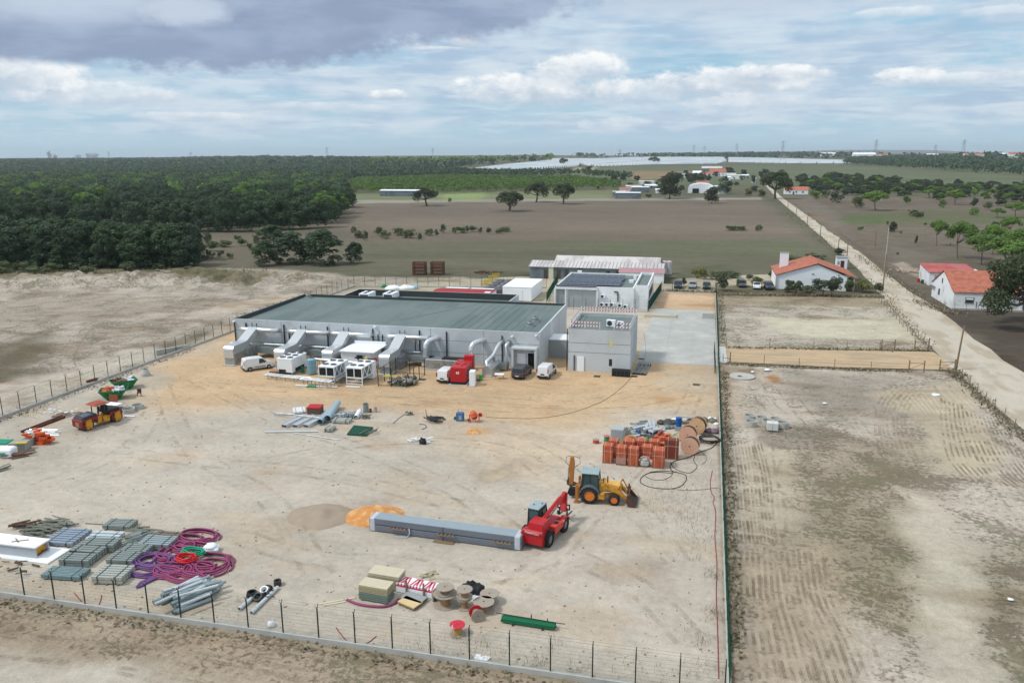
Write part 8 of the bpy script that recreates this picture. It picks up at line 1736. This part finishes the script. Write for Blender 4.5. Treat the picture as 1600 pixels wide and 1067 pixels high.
x, y = at(493, 645); t = thing('red_lidded_crate', 'bright red lid on a brown crate in the centre heap', 'crate', (x, y), .15); mb = MB(); mb.box(0, 0, 0, 1.6, 1.3, .7); mb.build('crate', mat('crate_brown', L(96, 80, 72), .8, var=.3, scale=4), t); mb = MB(); mb.box(0, 0, .7, 1.7, 1.4, .22, bev=.05); mb.build('lid', mat('lid_red', L(180, 28, 34), .5), t)
channel_pack('pale grey slab stack right of the big duct', (518, 662), (545, 663), 1.3, .35, 3, m_ch2, 1, 0, None); channel_pack('small pack of pale channels in front of the centre heap', (506, 675), (518, 676), 1.3, .35, 3, m_ch2, 2, 0, None)
for a, b, lb, m in (((556, 655), (562, 645), 'short white half duct at the right of the centre heap', m_white),): 
    a, b = at(*a), at(*b); mb = MB(); mb.cyl((0, 0, .2), (math.dist(a, b), 0, .2), .3, 12, inner=.9); obj1('half_duct', mb, m, lb, 'duct', *a, head(a, b))
rr = random.Random(31); mb = MB()
for k in range(44): mb.box(rr.uniform(-2.2, 2.2), rr.uniform(-.9, .9), rr.uniform(0, .25), rr.uniform(.2, .7), rr.uniform(.15, .4), rr.uniform(.05, .3), rz=rr.uniform(0, 3), rx=rr.uniform(-.5, .5))
x, y = at(540, 651); obj1('scrap_heap', mb, mat('pale_scrap', (0, 0, 0)), 'pale crumpled metal scrap right of the big duct in the centre heap', 'scrap', x, y)
mb = MB(); [bar(mb, (rr.uniform(-.6, .6), rr.uniform(-.5, .5), .05), (rr.uniform(-.6, .6), rr.uniform(-.5, .5), .5), .06) for k in range(18)]; x, y = at(572, 654); obj1('wire_basket', mb, m_scaf, 'grey wire baskets at the right end of the centre heap', 'basket', x, y)
for px, r_, h_, m, lb in ((572, .33, 1.1, m_galvd, 'grey barrel standing behind the centre heap'), (579, .14, .45, m_rust, 'small brown canister right of the grey barrel'), (587, .22, .6, mat('dusty_pink', L(180, 160, 152), .8), 'dusty pale bucket right of the brown canister')):
    x, y = at(px, 644); mb = MB(); mb.cyl((0, 0, 0), (0, 0, h_), r_, 16, inner=.9); mb.cyl((0, 0, .02), (0, 0, .04), r_*.88, 16); obj1('barrel', mb, m, lb, 'barrel', x, y)
a, b = at(542, 680), at(573, 682); c_, d_ = at(583, 669), at(553, 666); mb = MB(); mb.prism([(p[0]-a[0], p[1]-a[1]) for p in (a, b, c_, d_)], 0.05, .16); obj1('green_mat', mb, mat('mat_green', L(14, 70, 54), .8, var=.2, scale=3), 'flat dark green mat on the sand right of the centre heap', 'mat', *a)
tangle('grey timber scraps around the green mat', 578, 677, 8, 1.4, m_scaf, .7, .8, 21, 1.0, .5, 'timber_scraps', 'scraps'); tangle('black plastic tubes lying crossed in the middle of the yard', 675, 658, 9, 2.4, m_black, .5, .5, 22, -.55, .12, 'black_tubes', 'tubes')
coil('black hose coil on the black tubes', 684, 656, .9, .6, 3, m_cab, .04, 5, 'hose_coil', None, 'hose'); tangle('white and black litter below the black tubes', 655, 690, 14, .9, m_white2, 1.2, .4, 23, .1, .8, 'litter', 'litter'); x, y = at(661, 693); mb = MB(); mb.ball((0, 0, .2), .4, 8, 5, jit=.3, rnd=rr, zmin=-.5); mb.box(-.2, 0, 0, .1, .1, .7); obj1('black_bag', mb, m_black, 'black bag in the white litter', 'bag', x, y)
for pts, lb, m in (([(614, 662), (623, 654), (632, 648)], 'straight thin bar left of the black tubes', m_scaf), ([(655, 663), (664, 664), (666, 668), (660, 671)], 'small bent black rod under the black tubes', m_cab), ([(665, 640), (666, 646), (667, 652)], 'thin stake behind the black tubes', m_wood)):
    cable('bar', lb, pts, .035, m, 0, 'bar')
x, y = at(640, 648); mb = MB(); [bar(mb, (rr.uniform(-.5, .5), rr.uniform(-.3, .3), .05), (rr.uniform(-.5, .5), rr.uniform(-.3, .3), .4), .07) for k in range(12)]; obj1('trestle', mb, m_scaf, 'small grey trestle behind the straight bar', 'trestle', x, y)
# cement mixer and companions
x, y = at(741, 659); t = thing('cement_mixer', 'orange cement mixer beside a blue box', 'cement mixer', (x, y), .2); mb = MB(); mb.cyl((0, 0, .55), (-.1, .1, .95), .42, 14, .42); mb.cyl((-.1, .1, .95), (-.25, .2, 1.25), .42, 14, .24); mb.cyl((0, 0, .3), (0, 0, .55), .25, 14, .42); mb.build('drum', mat('mixer_orange', L(208, 96, 62), .6, var=.12), t)
mb = MB(); [bar(mb, (s*.55, -.4, 0), (s*.55, .0, .9), .07) for s in (-1, 1)]; [bar(mb, (s*.55, .4, 0), (s*.55, .0, .9), .07) for s in (-1, 1)]; bar(mb, (-.55, 0, .8), (.55, 0, .8), .07); mb.build('stand', mat('mixer_orange', (0, 0, 0)), t); mb = MB(); mb.cyl((-.6, -.06, .2), (-.6, .06, .2), .2, 12); mb.build('wheel', m_tyre, t); mb = MB(); mb.cyl((.7, -.05, .85), (.7, .05, .85), .25, 12); mb.build('handwheel', m_red, t)
x, y = at(719, 657); t = thing('blue_tool_box', 'upright blue box left of the cement mixer', 'box', (x, y), 0); mb = MB(); mb.box(0, 0, 0, .85, .6, 1.0, bev=.04); mb.build('body', mat('box_blue', L(70, 104, 150), .6, var=.1), t); mb = MB(); mb.box(.1, -.31, .2, .35, .02, .5); mb.build('panel', m_grey, t); mb = MB(); mb.cyl((-.2, 0, 1), (-.2, 0, 1.4), .02, 5); mb.cyl((.25, 0, 1), (.25, 0, 1.3), .02, 5); mb.build('handle', m_dark, t)
mb = MB(); mb.ball((0, 0, .12), .25, 8, 5); x, y = at(712, 655); obj1('green_bag', mb, m_greenp, 'small green bag left of the blue box', 'bag', x, y)
# ---------------- left fence cluster ----------------
def skip(label, p, q, w_, fills, seed):
    a, b = at(*p), at(*q); L2 = math.dist(a, b); t = thing('skip', label, 'skip', a, head(a, b), 'green skips by the left fence')
    mb = MB(); o_, i_ = .55, .06; Pq = [(o_, 0, .05), (L2-o_, 0, .05), (L2-o_, w_, .05), (o_, w_, .05), (-.35, -.12, 1.2), (L2+.35, -.12, 1.2), (L2+.35, w_+.12, 1.2), (-.35, w_+.12, 1.2)]
    mb.add(Pq, [(3, 2, 1, 0), (0, 1, 5, 4), (1, 2, 6, 5), (2, 3, 7, 6), (3, 0, 4, 7)]); Pi = [(x_*.96+L2*.02, y_*.94+w_*.03, z_+.04) for x_, y_, z_ in Pq]; mb.add(Pi, [(0, 1, 2, 3), (4, 5, 1, 0), (5, 6, 2, 1), (6, 7, 3, 2), (7, 4, 0, 3)]); mb.build('body', m_green, t)
    mb = MB(); [bar(mb, Pq[4+k], Pq[4+(k+1) % 4], .09) for k in range(4)]; [bar(mb, (L2*u_, -.03, .1), (L2*u_, -.12, 1.2), .08) for u_ in (.25, .5, .75)]; mb.build('rim', m_green, t)
    rr = random.Random(seed)
    for nm, m, n, x0, x1, lb in fills:
        mb = MB()
        for k in range(n): mb.box(L2*rr.uniform(x0, x1), w_*rr.uniform(.1, .9), rr.uniform(.75, 1.25), rr.uniform(.2, .8), rr.uniform(.15, .5), rr.uniform(.05, .25), rz=rr.uniform(0, 3), rx=rr.uniform(-.5, .5), ry=rr.uniform(-.4, .4))
        o = mb.build(nm, m, None, (a[0], a[1], 0), head(a, b)); tag(o, lb, 'rubbish')
m_br = mat('rubble_brown', L(132, 84, 62), .9, var=.35, scale=3, rgb2=L(96, 80, 70), scale2=2); m_wb = mat('white_bags', L(206, 208, 214), .6, var=.25, scale=2)
skip('far green skip with brown rubble and white bags', (181, 612), (212, 607), 1.9, [('rubble', m_br, 34, .05, .5, 'brown rubble in the left half of the far green skip'), ('bags', m_wb, 30, .5, .95, 'white bags in the right half of the far green skip')], 1); skip('near green skip with orange brown waste and white plastic', (160, 627), (194, 624), 1.9, [('rubble', mat('rubble_orange', L(188, 100, 62), .9, var=.3, scale=3), 26, .05, .55, 'orange brown waste in the near green skip'), ('plastic', m_wb, 26, .45, .92, 'white plastic in the near green skip')], 2)
x, y = at(178, 630); mb = MB(); mb.box(0, 0, 0, 1.1, .12, 1.1, rx=-.15); obj1('leaning_board', mb, mat('board_brown', L(140, 76, 48), .8, var=.2), 'brown board leaning on the near green skip', 'board', x, y, .1)
x, y = at(166, 636, 1.0); t = thing('white_board', 'white board lying flat behind the road roller', 'board', (x, y+1.2)); mb = MB(); mb.box(0, 0, 1.0, 1.7, 1.1, .06); mb.build('top', m_white, t); mb = MB(); mb.box(-.3, 0, 0, .9, .8, 1.0); mb.build('crate', m_dark, t)
x, y = at(228, 587); t = thing('concrete_cone', 'conical concrete manhole top near the left fence', 'concrete cone', (x, y)); mb = MB(); mb.cyl((0, 0, 0), (0, 0, .3), .62, 20, .62); mb.cyl((0, 0, .3), (0, 0, .95), .62, 20, .36, inner=.8); mb.build('cone', m_plinth, t); mb = MB(); mb.cyl((0, 0, .95), (0, 0, .97), .3, 12); mb.build('opening', m_dark, t)
def ring(label, px, py, r_, h_, group, thing_=None):
    x, y = at(px, py); mb = MB(); mb.cyl((0, 0, 0), (0, 0, h_), r_, 26, inner=.86); return obj1('concrete_ring', mb, m_plinth, label, 'concrete ring', x, y, 0, 0, group)
ring('left concrete ring beside the road roller', 201, 644, .75, .5, 'concrete rings by the roller'); ring('right concrete ring beside the road roller', 215, 638, .75, .5, 'concrete rings by the roller')
for q in ((1171, 656, 'back left concrete ring of the group outside the fence'), (1190, 659, 'back middle concrete ring of the group outside the fence'), (1211, 661, 'back right concrete ring of the group outside the fence'), (1173, 665, 'front left concrete ring of the group outside the fence'), (1199, 664, 'front middle concrete ring of the group outside the fence'), (1223, 667, 'front right concrete ring of the group outside the fence')):
    ring(q[2], q[0], q[1], .66, .62, 'concrete rings outside the right fence')
x, y = at(1207, 673); t = thing('concrete_block', 'pale concrete cube pair in front of the rings outside the fence', 'concrete block', (x, y+.5)); mb = MB(); mb.box(-.3, 0, 0, .58, .95, .85, bev=.02); mb.build('block', m_pale, t); mb = MB(); mb.box(.3, 0, 0, .58, .95, .85, bev=.02); mb.build('block', m_pale, t)
x, y = at(1159, 588); t = thing('round_cover', 'wide round concrete cover flush in the ground outside the fence', 'tank cover', (x, y)); mb = MB(); mb.cyl((0, 0, 0), (0, 0, .08), 1.75, 36); mb.build('slab', m_plinth, t); mb = MB(); mb.cyl((-.3, -.3, .08), (-.3, -.3, .12), .3, 12); mb.build('hatch', m_dark, t)
for px, py, s, lb in ((1119, 662, .35, 'white stone outside the right fence by the rubbish'), (1199, 578, .5, 'white sheet scrap near the near track fence'), (1176, 581, .3, 'small white scrap right of the round cover'), (1289, 630, .3, 'white bag alone in the plot'), (1463, 617, .55, 'white slab in the rutted part of the plot'), (1579, 936, .2, 'small white bag at the far right of the plot')):
    x, y = at(px, py); mb = MB(); mb.ball((0, 0, .0), s, 9, 5, sz=.35, jit=.25, rnd=rr, zmin=-.3); obj1('white_scrap', mb, m_white2, lb, 'litter', x, y)
a, b = at(33, 676), at(98, 651)
for i in range(2):
    mb = MB(); L2 = math.dist(a, b); mb.box(L2/2, 0, 0, L2, .06, .22); mb.box(L2/2, 0, 0, L2, .22, .03); mb.box(L2/2, 0, .2, L2, .22, .03); obj1('steel_beam', mb, m_rust, ('outer', 'inner')[i]+' of two long rusty steel beams near the left fence', 'steel beam', a[0]+.5*i, a[1]-.25*i, head(a, b)-.01*i, 0, 'rusty steel beams')
def cube_pack(label, px, py, m, w_=1.0, d_=1.0, h_=.9, top=None, n=4, rz=.4):
    x, y = at(px, py); t = thing('block_pallet', label, 'block pallet', (x, y+.4), rz, 'pallets of blocks by the left fence'); mb = MB()
    for i in range(n):
        for k in range(3): mb.box(-w_/2+w_*(i+.5)/n, 0, .1+k*(h_-.1)/3, w_/n-.015, d_, (h_-.1)/3-.015)
    mb.build('blocks', m, t); mb = MB(); mb.box(0, 0, 0, w_, d_, .09); mb.build('pallet', m_wood, t)
    if top: mb = MB(); r_ = random.Random(px); [mb.box(r_.uniform(-.3, .3), r_.uniform(-.3, .3), h_+.1*k, .5, .35, .1, rz=r_.uniform(-.4, .4)) for k in range(5)]; mb.build('loose_bricks', top, t)
m_ob = mat('orange_block', (0, 0, 0)); m_gb = mat('grey_block', L(156, 156, 150), .9, var=.15, scale=3)
cube_pack('large grey block pallet with a yellow strip on top', 27, 705, m_gb, 1.7, 1.2, .95, None, 5, .3); cube_pack('grey block pallet topped with loose orange bricks', 42, 696, m_gb, 1.1, 1.1, .8, m_ob); cube_pack('far grey block pallet topped with orange bricks', 54, 690, m_gb, 1.0, 1.0, .8, m_ob)
orange_blocks('low loose stack of orange blocks at the right end of the block pallets', 69, 693, 16, .7, 12, mat('vivid_orange', L(216, 92, 48), .8, var=.12), s=.7); x, y = at(30, 694, .95); mb = MB(); mb.box(0, 0, 0, 1.2, .4, .08); obj1('yellow_strip', mb, mat('yellow_paint', (0, 0, 0)), 'yellow board on the large grey block pallet', 'board', x, y+.2, .3, 1.0)
x, y = at(6, 714); t = thing('white_bag_pallet', 'white and teal printed big bag at the left picture edge', 'bag', (x, y+.3), .25); mb = MB(); mb.box(0, 0, 0, 1.8, 1.3, .95, bev=.15); mb.build('sack', m_white, t); mb = MB(); mb.box(-.1, -.655, .3, .9, .02, .3); mb.build('print', mat('teal', L(60, 160, 140), .6), t)
x, y = at(0, 691); mb = MB(); mb.box(0, 0, 0, 2.2, 1.4, .12); obj1('teal_sheet', mb, mat('teal_sheet', L(30, 140, 112), .7), 'teal sheet lying by the left fence above the white bag', 'sheet', x, y, .2)
tangle('silver and grey foil heap behind the orange blocks', 68, 677, 26, 1.8, m_alu, 1.4, .5, 31, .35, .3, 'foil_heap', 'scrap'); tangle('rusty bars lying on the sand below the block pallets', 33, 713, 12, 2.2, mat('bars_brown', L(110, 84, 70), .8), .8, .5, 32, .55, .08, 'bar_heap', 'bars'); tangle('thin dark posts lying at the left picture edge', 4, 735, 5, 1.2, m_scaf, .2, .4, 33, 1.2, .15, 'bar_heap', 'bars')
tangle('blue grey rubbish between roller and concrete rings', 182, 642, 20, .9, mat('bluegrey', L(96, 112, 140), .7, var=.3), .9, .6, 34, .3, .8, 'rubbish_heap', 'rubbish'); tangle('scattered timber left of the road roller', 108, 650, 18, 1.0, mat('timber_grey', L(140, 124, 112), .8, var=.3), 1.6, .8, 35, .3, .6, 'timber_scraps', 'scraps'); tangle('pale litter strewn left of the roller by the fence', 92, 645, 14, .5, m_white2, 2.0, .8, 36, .3, 1.2, 'litter', 'litter')
x, y = at(218, 619); mb = MB(); mb.box(0, 0, .45, .5, .5, .06); mb.box(0, .24, .5, .5, .05, .45); [mb.box(a*.2, b*.2, 0, .05, .05, .45) for a in (-1, 1) for b in (-1, 1)]; obj1('old_chair', mb, m_dirty, 'old dark chair standing alone right of the green skips', 'chair', x, y, .5)
x, y = at(202, 652); mb = MB(); mb.cyl((0, 0, .1), (1.2, .2, .1), .1, 8); obj1('white_tube', mb, m_white, 'short white tube in front of the concrete rings', 'tube', x-.6, y)
tangle('rusty reinforcing bars sticking out of the far skip', 180, 596, 6, 1.6, m_rust, .3, .2, 37, 1.2, .5, 'steel_bars', 'bars'); bpy.data.objects['steel_bars'].location.z = 1.0; bpy.data.objects['steel_bars'].location.y -= 4
x, y = at(257, 556); mb = MB(); mb.box(2.7, 0, 0, 5.4, .5, .8); obj1('concrete_trough', mb, m_plinth, 'long grey trough behind the left fence', 'trough', x-1.5, y, R(62))
x, y = at(363, 542); mb = MB(); mb.ball((0, 0, .35), .45, 8, 6, jit=.2, rnd=rr, zmin=-.8); obj1('white_bag', mb, m_white, 'white bag at the left corner of the hall', 'bag', x, y)
# pebbles and clods over the sand
rng = np.random.RandomState(12); N = 1500; xs = rng.uniform(-78, 2, N); ys = 41+rng.rand(N)**1.5*58; s_ = .02+.045*rng.rand(N)**3
V_ = []; base8 = np.array([(-1, -1, 0), (1, -1, 0), (1, 1, 0), (-1, 1, 0), (-.6, -.6, 1), (.6, -.6, 1), (.6, .6, 1), (-.6, .6, 1)], float)
Vn = base8[None]*s_[:, None, None]*(1+.5*rng.rand(N, 8, 1)); Vn[:, :, 0] += xs[:, None]; Vn[:, :, 1] += ys[:, None]
fq = np.array([(4, 5, 6, 7), (0, 1, 5, 4), (1, 2, 6, 5), (2, 3, 7, 6), (3, 0, 4, 7)]); me = bpy.data.meshes.new('clods'); mesh_np(me, Vn.reshape(-1, 3), (fq[None]+8*np.arange(N)[:, None, None]).reshape(-1, 4)); me.materials.append(mat('clod', L(146, 132, 116), .95, var=.4, scale=.3)); o = bpy.data.objects.new('clods', me); COL.objects.link(o); tag(o, kind='stuff')
# ---------------- air ----------------
hm = bpy.data.materials.new('haze'); hm.use_nodes = True; t_ = hm.node_tree; t_.nodes.clear()
ho = t_.nodes.new('ShaderNodeOutputMaterial'); pv = t_.nodes.new('ShaderNodeVolumePrincipled')
pv.inputs['Color'].default_value = (.84, .93, 1, 1); pv.inputs['Density'].default_value = .00007; pv.inputs['Anisotropy'].default_value = .2
t_.links.new(pv.outputs[0], ho.inputs['Volume'])
hb = MB(); hb.box(0, 6500, -2.5, 19000, 15800, 130)
tag(hb.build('haze', hm), kind='stuff')
